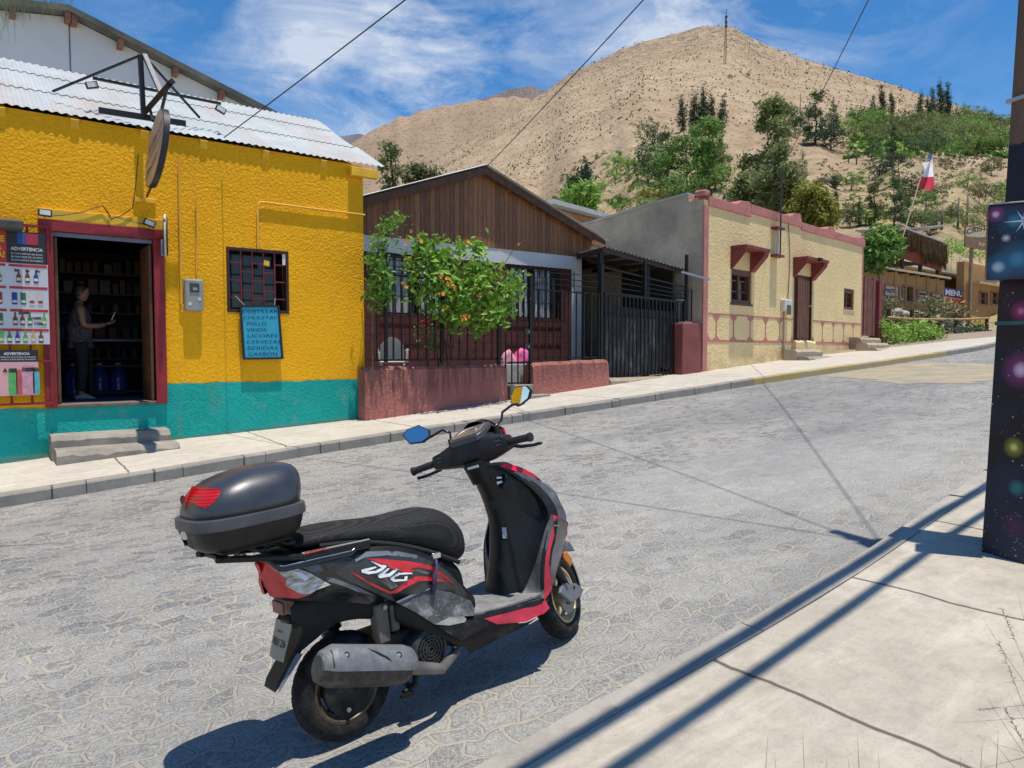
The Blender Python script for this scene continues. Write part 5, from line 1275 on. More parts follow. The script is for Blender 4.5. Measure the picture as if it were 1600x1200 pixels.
for p0,p1,lines,cc,lab,ink in signs:
 a,c1_=REF.at(*p0,.06);b,c0_=REF.at(*p1,.06);sgn=thing('food_sign',lab,'sign',REF.p(a,.05,c0_),'framed food signs on the restaurant wall')
 MB(REF.mat()).box((a,.0,c0_),(b,.03,c1_)).build('board',S('sign board %.2f'%cc[2],cc,.7,.12,3),sgn)
 mb=MB(REF.mat());sframe(mb,a,b,c0_,c1_,.06,.05);mb.build('frame',S('rose sign frame',(.35,.13,.1)),sgn)
 mb=MB()
 for tx,v,sz in lines:text_into(mb,tx,lambda u,w_,d:REF.p(u,.034,w_),(a+b)/2,c0_+(c1_-c0_)*v,(c1_-c0_)*sz*1.2,(b-a)*.86,align='CENTER',bold=.012)
 mb.build('lettering',S('sign ink %.3f'%ink[2],ink),sgn)
sw_=thing('stone_footing','rough pale boulder footing below the ochre restaurant wall','stone wall',REF.p(1,.4,1.8))
st_m=NT('pale field stone');stc=st_m.ramp(st_m.noise(2.2,5,.6),(.3,(.22,.19,.155)),(.7,(.47,.42,.35)));stm=st_m.done(stc,.9)
r_=random.Random(11);mb=MB()
def stone(mb,c,r,seed):
 rings=[]
 for i in range(7):
  v=math.pi*(i+.02)/6.04;rings.append([(c.x+r*1.25*math.sin(v)*math.cos(a)*(1+.25*noise.noise((math.cos(a),math.sin(a)+seed,v))),c.y+r*math.sin(v)*math.sin(a)*(1+.25*noise.noise((math.cos(a)+4,math.sin(a)+seed,v))),c.z-r*.8*math.cos(v))for a in[2*math.pi*k/9 for k in range(9)]])
 mb.loft(rings)
zf_=REF.at(1400,497,.5)[1];zt_=REF.at(1400,484,.5)[1]
for k in range(60):
 s=ra0+(ra1+.5-ra0)*r_.random();stone(mb,REF.p(s,.3+r_.random()*.25,zf_-.2+(zt_-zf_+.1)*r_.random()),r_.uniform(.12,.26),k)
mb.build('stones',stm,sw_,180)
for s in[ra0+i*.85 for i in range(int((ra1-ra0)/.85))]:pass
mF=Frame(30.3,18.3,R(2.5))
mn=thing('menu_sign','blue and cream MENU price sign standing behind the end of the ochre wall','sign',mF.p(3,0,2.5))
a,c1_=mF.at(1466,448);b,c0_=mF.at(1511,480);zm=mF.at(1490,464)[1];zh=mF.at(1490,451.5)[1]
MB(mF.mat()).box((a,-.04,c0_),(b,.0,c1_)).build('panel',S('sign cream yellow',(.62,.52,.27),.6,.1),mn)
mb=MB(mF.mat());mb.box((a+.03,.0,zm),(b-.1,.01,zh));mb.build('blue_band',S('sign blue',(.012,.03,.22),.5),mn)
mb=MB();s0_=mF.at(1477,460)[0];s1_=mF.at(1504,460)[0];text_into(mb,'MENU',lambda u,w_,d:mF.p(u,.014,w_),s0_-.0,zm+(zh-zm)*.16,(zh-zm)*.95,s1_-s0_,bold=.02);mb.build('menu_lettering',S('sign white',(.75,.75,.75)),mn)
mb=MB();t0_=mF.at(1487,470)[0];t1_=mF.at(1503.5,470)[0];text_into(mb,'000',lambda u,w_,d:mF.p(u,.006,w_),t0_,c0_+(zm-c0_)*.25,(zm-c0_)*.82,t1_-t0_,bold=.015);text_into(mb,'$5.',lambda u,w_,d:mF.p(u,.006,w_),t0_-.95,c0_+(zm-c0_)*.25,(zm-c0_)*.82,.8,bold=.015);mb.build('price_lettering',S('sign red',(.45,.02,.02)),mn)
for s in(a+.1,b-.1):MB(mF.mat()).box((s-.04,-.12,1.6),(s+.04,-.045,c1_)).build('leg',S('dark timber',(.05,.03,.022)),mn)
TH=Frame(31,19.0)
th=thing('thatched_loft','raised timber loft hung with a dry thatch fringe above the restaurant','hut',(33,20,3))
c_=TH.at(1413,360);l_=TH.at(1358,370);kx=c_[0]
ang_r=R(-38)
C3=TH.p(c_[0],0,c_[1]);L3=Frame(C3.x,C3.y,R(-108));Rr=Frame(C3.x,C3.y,R(-18))
ll=L3.at(1358,372)[0];rr_,rz_=Rr.at(1474,382);lz_=L3.at(1360,371)[1]
def thatch(fr,s0,s1,z0,z1,drop,name_seed):
 mb=MB(fr.mat());r_=random.Random(name_seed);n=int(abs(s1-s0)/.012)
 for k in range(n):
  u=r_.random();s=s0+(s1-s0)*u;zt=z0+(z1-z0)*u-r_.random()*.12;ln=drop*r_.uniform(.6,1.12)*(.8+.35*abs(noise.noise((s*.9,name_seed,0))));nn=r_.uniform(.02,.17);w_=r_.uniform(.012,.03);ds=r_.uniform(-.12,.12)
  mb.add([(s-w_,nn,zt),(s+w_,nn,zt),(s+ds+.004,nn+r_.uniform(-.03,.09),zt-ln),(s+ds-.004,nn,zt-ln)],[(0,1,2,3)])
 return mb
tm=NT('dry palm thatch');tcol_=tm.ramp(tm.noise(14,4,.7,vec=tm.map((1,1,.12))),(.3,(.075,.045,.022)),(.55,(.2,.125,.06)),(.8,(.36,.245,.13)));thm=tm.done(tcol_,.95,0,.1)
rb=NT('red loft boards');rc=rb.ramp(rb.noise(3,4,.6,vec=rb.map((3,3,.3))),(.3,(.19,.045,.02)),(.7,(.33,.085,.035)));rbm=rb.done(rc,.7)
drop=c_[1]-TH.at(1413,404)[1]
for fr,s0_,s1_,za,zb2 in((L3,ll,-.02,lz_,c_[1]),(Rr,.0,rr_,c_[1],rz_)):
 lo=min(s0_,s1_);hi=max(s0_,s1_)
 mb=MB(fr.mat());mb.hexa([(s0_,-.15,za-drop*.98),(s1_,-.15,zb2-drop*.98),(s1_,-.05,zb2-drop*.98),(s0_,-.05,za-drop*.98)],[(s0_,-.15,za),(s1_,-.15,zb2),(s1_,-.05,zb2),(s0_,-.05,za)]);mb.build('board_wall',rbm,th)
 thatch(fr,s0_,s1_,za,zb2,drop*.72,int(abs(s1_)*100)+3).build('thatch_fringe',thm,th)
 mb=MB(fr.mat());mb.hexa([(s0_-.0,-3.5,za+.5),(s1_,-3.5,zb2+.5),(s1_,.25,zb2),(s0_,.25,za)],[(s0_,-3.5,za+.56),(s1_,-3.5,zb2+.56),(s1_,.25,zb2+.07),(s0_,.25,za+.07)]);mb.build('roof_sheet',S('pale roof sheet',(.5,.48,.44)),th)
thatch(Rr,rr_-1.5,rr_+.15,rz_+.25,rz_,drop*1.0,77).build('thatch_fringe',thm,th)
for fr,s in((L3,ll*.9),(L3,ll*.45),(Rr,.1),(Rr,rr_*.5),(Rr,rr_*.95)):
 q=fr.p(s,-.2,0);MB().bar((q.x,q.y,1.6),(q.x,q.y,c_[1]-drop),.16).build('post',S('dark timber',(.05,.03,.022)),th)
q=C3;MB().box((q.x-3.5,q.y+.5,c_[1]-drop-.1),(q.x+3,q.y+4,c_[1]-drop+.0)).build('loft_floor',S('dark timber',(.05,.03,.022)),th)
ch_=thing('yellow_hall','mustard yellow hall with a pale roof behind the menu sign','building',(36,21,2))
YH=Frame(33,20.6,R(2));a,z1_=YH.at(1440,424);b,_=YH.at(1516,424);
MB(YH.mat()).box((a-3.5,-5,1.2),(b,-.0,z1_)).build('wall',S('mustard wall',(.5,.30,.04),.8,.2,2),ch_)
MB(YH.mat()).box((a-4,-5.2,z1_+.003),(b+.3,.7,z1_+.12)).build('roof',S('white canopy',(.7,.68,.62),.7),ch_)
mb=thatch(YH,YH.at(1484,424,.6)[0],YH.at(1506,424,.6)[0],z1_-.05,z1_-.05,1.0,5);mb.build('thatch_fringe',thm,ch_)
OB=Frame(33.0,16.6,R(4))
ob=thing('ochre_shop','ochre plastered building right of the tall sign post with two small framed windows','building',OB.p(1,0,2))
a,z1_=OB.at(1521,443);z0_=1.2;wins=[]
for px in(1536,1554):s0_,zz1=OB.at(px-6,456);s1_,zz0=OB.at(px+6,476);wins.append((s0_,s1_,zz0,zz1))
wall_mb(OB,a,a+9,z0_,z1_,wins,.3).build('wall',ocre,ob)
MB(OB.mat()).box((a,-.36,z0_),(a+.3,-.301,z1_)).build('side_wall',ocre,ob);MB(OB.mat()).box((a+2.6,-1.7,z0_),(a+9,-1.301,z1_+1.6)).build('upper_wall',ocre,ob)
MB(OB.mat()).box((a-.05,-.36,z1_+.003),(a+9.2,.35,z1_+.12)).build('roof_edge',S('pale cane roof edge',(.52,.42,.28)),ob)
for wdw in wins:
 wi=MB(OB.mat()).box((wdw[0],-.15,wdw[2]),(wdw[1],-.13,wdw[3])).build('window',S('dark window glass',(.01,.01,.012)),ob)
 mb=MB(OB.mat());sframe(mb,*wdw,.02,.07);mb.box((wdw[0],-.12,(wdw[2]+wdw[3])/2-.02),(wdw[1],-.10,(wdw[2]+wdw[3])/2+.02));mb.build('frame',S('rose sign frame',(.35,.13,.1)),wi)
SGF=Frame(30.5,14.6,R(-4))
sg=thing('carved_sign','carved wooden CRISTAL RINCON sign on a tall timber post','sign',SGF.p(1.5,0,2))
a,z1_=SGF.at(1507,352);b=SGF.at(1562,352)[0];z0_=SGF.at(1507,386)[1];zt_=SGF.at(1545,348)[1]
ps=SGF.at(1520,430)[0];MB(SGF.mat()).tube([(ps,-.09,1.3),(ps,-.09,z1_-.1)],.085,10).build('post',S('pale timber post',(.33,.21,.11),.8,.25,4),sg,60)
MB(SGF.mat()).box((a,-.002,z0_),(b,.05,z1_)).build('board',S('sign plank brown',(.22,.125,.07),.8,.25,5),sg)
mb=MB(SGF.mat());n=14;top=[(a+.04+(b-a-.08)*k/n,.052,z1_-.06)for k in range(n+1)];lowp=[(a+.04+(b-a-.08)*k/n,.052,z0_+(z1_-z0_)*(.5+.12*(k/n)**2*3))for k in range(n+1)]
vs=top+lowp;mb.add(vs,[(k,k+1,n+2+k,n+1+k)for k in range(n)]);mb.build('pale_field',S('sign pale field',(.52,.44,.26),.7),sg)
mb=MB();text_into(mb,'CRISTAL',lambda u,w_,d:SGF.p(u,.055,w_+(u-a)*.2),a+.08,z0_+(z1_-z0_)*.57,(z1_-z0_)*.32,(b-a)*.82,bold=.008);mb.build('dark_lettering',S('sign dark green',(.02,.035,.03)),sg)
mb=MB();text_into(mb,'RINCON',lambda u,w_,d:SGF.p(u,.055,w_),a+(b-a)*.38,z0_+(z1_-z0_)*.16,(z1_-z0_)*.22,(b-a)*.55,bold=.006);text_into(mb,'DEL',lambda u,w_,d:SGF.p(u,.055,w_),a+(b-a)*.55,z0_+(z1_-z0_)*.4,(z1_-z0_)*.12,(b-a)*.18);mb.build('pale_lettering',S('sign pale field',(.52,.44,.26)),sg)
GFN=Frame(27.0,13.9,R(1))
gf=thing('pole_fence','low rustic fence of peeled poles round the restaurant garden','fence',GFN.p(3,0,2))
RW=S('peeled pole wood',(.40,.25,.11),.8,.3,4);DW=S('dark post wood',(.07,.045,.03),.9,.3)
for px,y0,y1 in((1389,483,527),(1425,484,522),(1466,497,524),(1493,499,528),(1542,497,520)):
 s,z1_=GFN.at(px,y0);z0_=GFN.at(px,y1)[1];MB(GFN.mat()).tube([(s,0,z0_-.3),(s,0,z1_)],.085,8).build('post',DW,gf,60)
for a_,b_ in(((1386,496),(1466,499)),((1466,499),(1545,497)),((1390,500),(1412,522))):
 p0=GFN.at(*a_,.1);p1=GFN.at(*b_,.1);MB(GFN.mat()).tube([(p0[0],.1,p0[1]),((p0[0]+p1[0])/2,.12,(p0[1]+p1[1])/2-.03),(p1[0],.1,p1[1])],.05,8).build('rail',RW,gf,60)
yr=thing('yellow_ramp','yellow ramp board leaning behind the garden fence','ramp',GFN.p(6,-1.5,2));
RY=Frame(30.5,15.2,R(1));p=[RY.at(*q_)for q_ in((1512,491),(1540,499),(1538,508),(1512,503))]
mb=MB(RY.mat());mb.prism([(q_[0],0,q_[1])for q_ in p],(0,-.1,0));mb.build('board',S('yellow board',(.6,.40,.06),.7),yr)
rb_=thing('raised_bed','dark brown stone edging of the raised garden bed by the pavement','edging',GFN.p(5,.6,1.9))
BD=Frame(26.5,12.75,R(3.0));s0_,z1_=BD.at(1474,527);s1_,z1b=BD.at(1548,521)
mb=MB(BD.mat());
for k in range(9):
 u0,u1=k/9,(k+1)/9;a=s0_+(s1_-s0_)*u0;b=s0_+(s1_-s0_)*u1;z=z1_+(z1b-z1_)*u0;mb.box((a+.008,-.25,z-1),(b-.008,r_.uniform(-.02,.02),z+r_.uniform(-.03,.03)))
mb.build('stones',S('brown edging stone',(.15,.085,.055),.9,.35,3,.5,12),rb_,bevel=.03)
MB(BD.mat()).box((s0_-6,-2.9,z1_-1),(s1_-.1,-.26,z1_-.06)).build('soil',S('garden soil',(.11,.08,.055),.95,.3,3,.6,15),rb_)
fl=thing('flagpole','leaning thin flagpole rising beside the thatched loft','flagpole',TH.p(1,0,3))
f0=TH.at(1398,412,.6);f1=TH.at(1449,243,.6);P0=TH.p(f0[0],.6,f0[1]-2.4);P0.x-=1.0;P1=TH.p(f1[0],.6,f1[1])
MB().tube([TH.p(f0[0],.6,f0[1]),P1],.035,6).build('pole',S('bamboo pole',(.42,.33,.22),.7),fl,60)
fg=MB();nu,nv=10,16;cells={}
pA=[TH.at(*p,.62)for p in((1441,255),(1462,247),(1452,300),(1436,291))]
vs=[];
for j in range(nv+1):
 for i in range(nu+1):
  u,v=i/nu,j/nv;tl,tr,br_,bl=[Vector((a[0],0,a[1]))for a in pA];q=tl.lerp(tr,u).lerp(bl.lerp(br_,u),v)
  vs.append(TH.p(q.x+.06*math.sin(v*7+u*2),.62+.16*math.sin(u*5+v*3.5),q.z))
flag=thing('flag','limp white and red flag with a blue corner at the top of the leaning pole','flag',P1)
for nm,j0,j1,i0,i1,cc in(('white_field',0,9,0,11,(.74,.74,.76)),('red_field',9,17,0,11,(.55,.03,.05))):
 fs=[]
 for j in range(j0,min(nv,j1)):
  for i in range(nu):q=j*(nu+1)+i;fs.append((q,q+1,q+nu+2,q+nu+1))
 MB().add(vs,fs).build(nm,S('flag '+nm,cc,.8,.1,6),flag,180)
tip=[TH.p(*[TH.at(px,py,.63)[0],.63,TH.at(px,py,.63)[1]])for px,py in((1448,249),(1457,246),(1453,237))]
MB().add(tip,[(0,1,2)]).build('blue_canton',S('flag blue',(.04,.13,.45),.8),flag)
pm_=hit_terr(1133,100)
an=thing('antenna_mast','slender lattice antenna mast near the summit of the hill','mast',pm_)
dd=ray(1135,14);tt=pm_.xy.length/dd.xy.length;tp=EYE+dd*tt
st_=S('mast steel',(.07,.065,.065),.6)
hM=tp.z-pm_.z;
for k in range(3):
 a=2*math.pi*k/3;MB().bar(pm_+Vector((math.cos(a)*.6,math.sin(a)*.6,-1)),tp+Vector((math.cos(a)*.25,math.sin(a)*.25,-3)),.09).build('leg',st_,an)
mb=MB()
for i in range(14):
 for k in range(3):
  a=2*math.pi*k/3;a2=2*math.pi*((k+1)%3)/3;u=i/14;v=(i+1)/14;r0_=.6-.35*u;r1_=.6-.35*v
  mb.bar(pm_+Vector((math.cos(a)*r0_,math.sin(a)*r0_,(hM-3)*u)),pm_+Vector((math.cos(a2)*r1_,math.sin(a2)*r1_,(hM-3)*v)),.07)
mb.build('bracing',st_,an)
MB().tube([tp+Vector((0,0,-4)),tp],.09,6).build('tip_rod',st_,an)
for dz in(2.5,4.5,6):MB().box(tp+Vector((-.38,-.38,-dz-.9)),tp+Vector((.38,.38,-dz))).build('panel_antenna',st_,an,bevel=.1)
# painted power pole
pb_=Vector((4.93,1.55,gs(4.93)+.1))
pole=thing('power_pole','concrete H-section power pole painted black with a starry galaxy on its lower part','pole',pb_)
def galaxy(name,scale=1.0):
 t=NT(name)
 v=t.map((scale,scale,scale))
 base=t.ramp(t.noise(1.6,5,.6,v),(.3,(.004,.004,.008)),(.7,(.012,.012,.028)))
 c=t.mix(t.ramp(t.noise(1.3,5,.55,t.map((scale,scale,scale),(0,0,0),(3.1,1.2,.4))),(.54,0),(.76,.5)),base,(.008,.05,.13))
 c=t.mix(t.ramp(t.noise(1.1,5,.55,t.map((scale,scale,scale),(0,0,0),(8.3,4.2,2.4))),(.58,0),(.78,.5)),c,(.07,.008,.048))
 c=t.mix(t.ramp(t.noise(1.2,4,.55,t.map((scale,scale,scale),(0,0,0),(1.3,9.2,5.4))),(.60,0),(.80,.4)),c,(.0,.06,.07))
 s1=t.ramp(t.vor(16*scale),(.05,1),(.075,0));s2=t.ramp(t.vor(42*scale),(.10,1),(.16,0));s3=t.ramp(t.noise(3,2),(.45,0),(.6,1))
 c=t.mix(t.math('MULTIPLY',s2,t.math('MULTIPLY',s3,.75)),c,(.6,.62,.7));c=t.mix(t.math('MULTIPLY',s1,.8),c,(.75,.76,.8))
 return t,c
t,c=galaxy('galaxy paint',1.0)
zr=t.xyz()[2]
def glow(t,c,p,r,cc,hot=(.8,.78,.75)):
 nd=t.new('ShaderNodeVectorMath',operation='DISTANCE');t.l(t.obj,nd.inputs[0]);nd.inputs[1].default_value=p
 d=t.math('MULTIPLY',nd.outputs['Value'],1/r)
 c=t.mix(t.ramp(d,(0,.95),(.5,.5),(1,0)),c,cc);return t.mix(t.ramp(d,(0,1),(.25,.55),(.42,0)),c,hot)
fdir_=(EYE-pb_);fdir_.z=0;fdir_.normalize();side=Vector((-fdir_.y,fdir_.x,0))
PFR=Frame(pb_.x+fdir_.x*.13,pb_.y+fdir_.y*.13,math.atan2(side.y,side.x))
for px,py,r,cc,hot in((1585,699,.065,(.42,.40,.03),(.75,.72,.3)),(1594,762,.06,(.03,.35,.33),(.4,.75,.7)),(1596,578,.12,(.30,.05,.22),(.8,.6,.75)),(1592,486,.07,(.45,.05,.22),(.7,.3,.5)),(1560,605,.05,(.03,.10,.22),(.05,.2,.4)),(1590,822,.09,(.10,.015,.08),(.12,.03,.1))):
 s,z=PFR.at(px,py);c=glow(t,c,PFR.p(s,0,z),r,cc,hot)
bare=t.ramp(t.noise(8,6,.7,vec=t.map((1,1,.15))),(.3,(.10,.062,.04)),(.7,(.19,.125,.085)))
lim=t.ramp(t.math('SUBTRACT',zr,t.math('ADD',2.78,t.math('MULTIPLY',t.noise(14,3),.05))),(0,0),(.01,1))
t.bump(t.noise(60,4),.25,.005)
galm=t.done(t.mix(lim,c,bare),t.mix(lim,(.35,.35,.35),(.9,.9,.9)),0,.4)
PT=Matrix.Rotation(R(-16),4,'Z')
def hsec(z):
 k=1-z/8.2*.55;w_,d_,tf,tw=.17*k,.14*k,.045,.045
 P=[(-w_,-d_),(-w_+tf,-d_),(-w_+tf+.03,-tw),(w_-tf-.03,-tw),(w_-tf,-d_),(w_,-d_),(w_,d_),(w_-tf,d_),(w_-tf-.03,tw),(-w_+tf+.03,tw),(-w_+tf,d_),(-w_,d_)]
 return[pb_+PT@Vector((x,y,z-.3))+RV*.018*z for x,y in P]
MB().loft([hsec(z)for z in[i*.45 for i in range(0,14)]]).build('shaft',galm,pole,bevel=.006)
t,c=galaxy('galaxy paint splashed',1.6)
BXF=Frame(pb_.x+fdir_.x*.22,pb_.y+fdir_.y*.22,math.atan2(side.y,side.x)+R(6))
bx0,bz1_=BXF.at(1545,321);bx1=BXF.at(1640,321)[0];bz0_=BXF.at(1545,438)[1]
for px,py,r,cc in((1556,335,.05,(.4,.05,.24)),(1560,417,.085,(.02,.14,.26)),(1590,405,.12,(.015,.12,.24)),(1586,345,.10,(.01,.07,.15)),(1572,372,.025,(.5,.5,.6))):
 s,z=BXF.at(px,py);c=glow(t,c,BXF.p(s,0,z),r,cc,(.55,.58,.65)if r<.1 else(.05,.2,.32))
boxm=t.done(c,.35,0,.4)
mbx=thing('meter_box','galaxy painted electric box strapped high on the power pole','box',BXF.p(0,0,bz0_))
MB(BXF.mat()).box((bx0,-.15,bz0_),(bx1,.0,bz1_)).build('case',boxm,mbx,bevel=.008)
MB(BXF.mat()).box((bx0-.004,-.155,bz1_+.002),(bx1+.004,.006,bz1_+.010)).build('lid',S('grey box lid',(.33,.34,.35),.5),mbx,bevel=.004)
mb=MB(BXF.mat());s,z=BXF.at(1600,345,.002)
for a,ln in((0,.1),(R(60),.07),(R(120),.07),(R(90),.05)):
 for sg_ in(-1,1):mb.add([(s+math.cos(a+1.57)*.006,.003,z+math.sin(a+1.57)*.006),(s-math.cos(a+1.57)*.006,.003,z-math.sin(a+1.57)*.006),(s+sg_*math.cos(a)*ln,.003,z+sg_*math.sin(a)*ln)],[(0,1,2)])
mb.build('painted_star',S('star paint',(.55,.62,.72),.5),mbx)
for z in(bz0_-.25,3.05):MB().loft([[p*1.0 for p in hs_]for hs_ in()]or[[pb_+PT@Vector((x,y,z-pb_.z+dz))+RV*.018*z for x,y in((-.158,-.132),(.158,-.132),(.158,.132),(-.158,.132))]for dz in(0,.022)]).build('strap',GALV if z>2.9 else S('teal strap',(.02,.12,.13),.5),pole)
mb=MB()
mb.tube([pb_+Vector((-.02,-.1,2.2)),pb_+Vector((-.05,-.16,2.5)),pb_+Vector((-.03,-.14,3.4)),pb_+Vector((.0,-.12,4.2)),pb_+Vector((.0,-.1,5.9))],.018,8);mb.build('riser_cable',BLK,pole,60)
ptop=pb_+RV*.105+Vector((0,0,5.3))
MB().bar(ptop+Vector((-.05,-.38,-.0)),ptop+Vector((.05,.38,0)),.09,.11).build('cross_arm',S('weathered cross arm',(.16,.12,.09),.9),pole)
for y in(-.33,.33):MB().lathe(ptop+Vector((y*.126,y,.055)),(0,0,1),[(0,.02),(.04,.045),(.07,.03),(.1,.045),(.14,.02),(.14,0)],12).build('insulator',S('brown insulator',(.1,.04,.02),.2),pole,60)
MB().tube([ptop+Vector((0,.06,-.2)),ptop+Vector((0,.1,.8))],.035,8).build('riser_rod',GALV,pole,60)
def sagline(name,label,a,b,sag,r,group=None):
 a=Vector(a);b=Vector(b);pts=[a.lerp(b,k/24)-Vector((0,0,sag*4*(k/24)*(1-k/24)))for k in range(25)]
 return tag(MB().tube(pts,r,6).build(name,S('cable sheath',(.014,.013,.013),.6),None,180),label,'cable',group)
kx,ky=SUN.x/SUN.z,SUN.y/SUN.z
for yt,r,nm in((2.13,.04,'thick'),(1.91,.034,'second')):
 z=ptop.z-.15;q=Vector((4.0+kx*(z-.4),yt+ky*(z-.4),z));e=q+Vector((1.0,.07,.0))
 sagline('overhead_cable',f'{nm} bundled cable running overhead along the near kerb, seen by its shadow',(q.x-28,q.y-2.6,gz(-10)+6.0),e,.1,r)
 sagline('overhead_cable',f'{nm} bundled cable going on up the street from the pole, seen by its shadow',e,(34,e.y+1.7,gz(34)+6.2),.2,r)
fz=Frame(0,10.9)
d1=EYE+ray(350,215)*(10.95/ray(350,215).y)
sagline('service_wire','black service wire rising from the shop eave to the street pole',d1,ptop+Vector((.0,.1,.72)),.04,.0075)
d2=EYE+ray(757,264)*(12.55/ray(757,264).y)
sagline('service_wire','black service wire rising from the gable peak of the timber house',d2,ptop+Vector((.0,.1,.42)),.06,.0075)
ms=CF.at(1218,268,.16);d3=CF.p(ms[0],.16,ms[1])
sagline('service_wire','thin black wire rising from the mast of the cream house',d3,ptop+Vector((.06,.02,.2)),.1,.007)
# scooter, built in its own frame: x forward, y to its left, z up
SW=hit_ground(545,1155);SFw=hit_ground(883,997)
sx=(SFw-SW).normalized();sy=Vector((-sx.y,sx.x,0)).normalized();sz=sx.cross(sy)
LN=R(6)
yl=sy*math.cos(LN)-sz*math.sin(LN);zl=sz*math.cos(LN)+sy*math.sin(LN)
SM=Matrix(((sx.x,yl.x,zl.x,SW.x),(sx.y,yl.y,zl.y,SW.y),(sx.z,yl.z,zl.z,SW.z+.012),(0,0,0,1)))
SMI=SM.inverted()
RAKE=R(27);SC_=Vector((.77,0,1.02));HO=Vector((-.05,0,.02));RR=.209;FX=(SFw-SW).length;SAX=Vector((-math.sin(RAKE),0,math.cos(RAKE)))
ST=Matrix.Translation(SC_)@Matrix.Rotation(R(25),4,SAX)@Matrix.Translation(-SC_);STI=ST.inverted()
def sray(px,py,steer=False):
 o=SMI@EYE;d=SMI.to_3x3()@ray(px,py)
 if steer:o=STI@o;d=STI.to_3x3()@d
 return o,d
def sp(px,py,y,steer=False):
 o,d=sray(px,py,steer);return o+d*((y-o.y)/d.y)
scoot=thing('motor_scooter','red, black and grey motor scooter with a top box parked on the paved street','scooter',SM.translation)
scoot.matrix_world=SM
def part(mb,name,m,parent=None,smooth=40,bevel=0,sub=0,steer=False,mats=None):
 if steer:mb.v=[ST@(Vector(v)+(HO if steer=='h' else Vector()))for v in mb.v]
 o=mb.build(name,m,parent or scoot,smooth,bevel,sub);o.matrix_parent_inverse=Matrix.Identity(4);return o
PLA=S('matt black plastic',(.009,.009,.010),.45,.25,9,.1,220,spec=.32,dust=.025)
PLD=S('dusty black plastic',(.014,.014,.015),.55,.3,6,.15,160,spec=.35,dust=.16)
GLB=S('gloss black panel',(.008,.008,.010),.2,.2,8,spec=.5,coat=.4)
GRA=S('dark grey panel',(.08,.084,.09),.33,.15,8,spec=.5,coat=.3,dust=.12)
GRL=S('mid grey plastic',(.13,.14,.155),.42,.15,8,spec=.5,dust=.2)
REDP=S('scooter red',(.66,.010,.026),.25,.1,8,spec=.5,coat=.5)
REDF=S('faded scooter red',(.58,.03,.06),.35,.15,8,spec=.5,dust=.06)
RUB=S('tyre rubber',(.013,.0125,.012),.85,.25,7,.3,90,spec=.3,dust=.13)
ALU=S('dusty alloy',(.34,.32,.29),.45,.2,12,metal=.5,dust=.3)
BRZ=S('bronze wheel rim',(.09,.06,.035),.45,.25,10,metal=.3,dust=.2)
CHR=S('bright steel',(.62,.62,.62),.2,.06,12,metal=.9)
ENG=S('engine dark casting',(.012,.011,.0105),.6,.3,9,.2,60,spec=.35,dust=.1)
def sect(tab,x):
 i=0
 while i<len(tab)-2 and x>tab[i+1][0]:i+=1
 a,b=tab[i],tab[i+1];u=(x-a[0])/(b[0]-a[0]);p0=tab[max(0,i-1)];p3=tab[min(len(tab)-1,i+2)];out=[]
 for k in range(1,len(a)):
  m1=(b[k]-p0[k])/(b[0]-p0[0])*(b[0]-a[0]);m2=(p3[k]-a[k])/(p3[0]-a[0])*(b[0]-a[0])
  out.append((2*u**3-3*u*u+1)*a[k]+(u**3-2*u*u+u)*m1+(-2*u**3+3*u*u)*b[k]+(u**3-u*u)*m2)
 return out
def sup(c,ax,az,e,n=36):
 out=[]
 for k in range(n):
  a=2*math.pi*k/n;cs,sn=math.cos(a),math.sin(a)
  out.append((c[0]+math.copysign(abs(cs)**(2/e),cs)*ax,c[1]+math.copysign(abs(sn)**(2/e),sn)*az))
 return out
def loft_x(tab,e=3.0,n=36,steps=44):
 mb=MB();x0,x1=tab[0][0],tab[-1][0];rings=[]
 for i in range(steps+1):
  x=x0+(x1-x0)*i/steps;hw,zb,zt=sect(tab,x)
  rings.append([(x,y,z)for y,z in sup((0,(zb+zt)/2),max(.004,hw),max(.004,(zt-zb)/2),e,n)])
 return mb.loft(rings)
BODY=[(-.266,.03,.68,.79),(-.255,.06,.655,.8),(-.225,.095,.62,.805),(-.17,.125,.6,.805),(-.07,.15,.575,.8),(.06,.17,.545,.79),(.21,.182,.495,.76),(.34,.178,.425,.705),(.44,.168,.385,.635),(.52,.156,.355,.535),(.59,.148,.345,.435)]
FLOOR=[(.2,.13,.415,.515),(.29,.158,.345,.485),(.39,.166,.275,.425),(.48,.168,.22,.37),(.56,.175,.215,.348),(.68,.195,.225,.34),(.82,.212,.24,.337),(.93,.222,.255,.34),(.98,.2,.285,.355)]
core=loft_x(BODY,3.2);floorc=loft_x(FLOOR,5)
SHD=[(.305,.94,.205,.8,.085,.975,.205,1.01),(.365,.945,.22,.81,.075,.985,.215,1.03),(.445,.955,.226,.83,.068,1.02,.218,1.065),(.525,.97,.23,.848,.064,1.075,.208,1.125),(.605,1.005,.232,.858,.06,1.15,.175,1.2),(.665,1.03,.23,.86,.058,1.165,.16,1.22),(.725,1.04,.212,.85,.056,1.145,.145,1.21),(.805,1.015,.165,.827,.054,1.105,.118,1.17),(.885,.955,.105,.793,.052,1.045,.08,1.085),(.95,.885,.062,.755,.048,.94,.05,.965)]
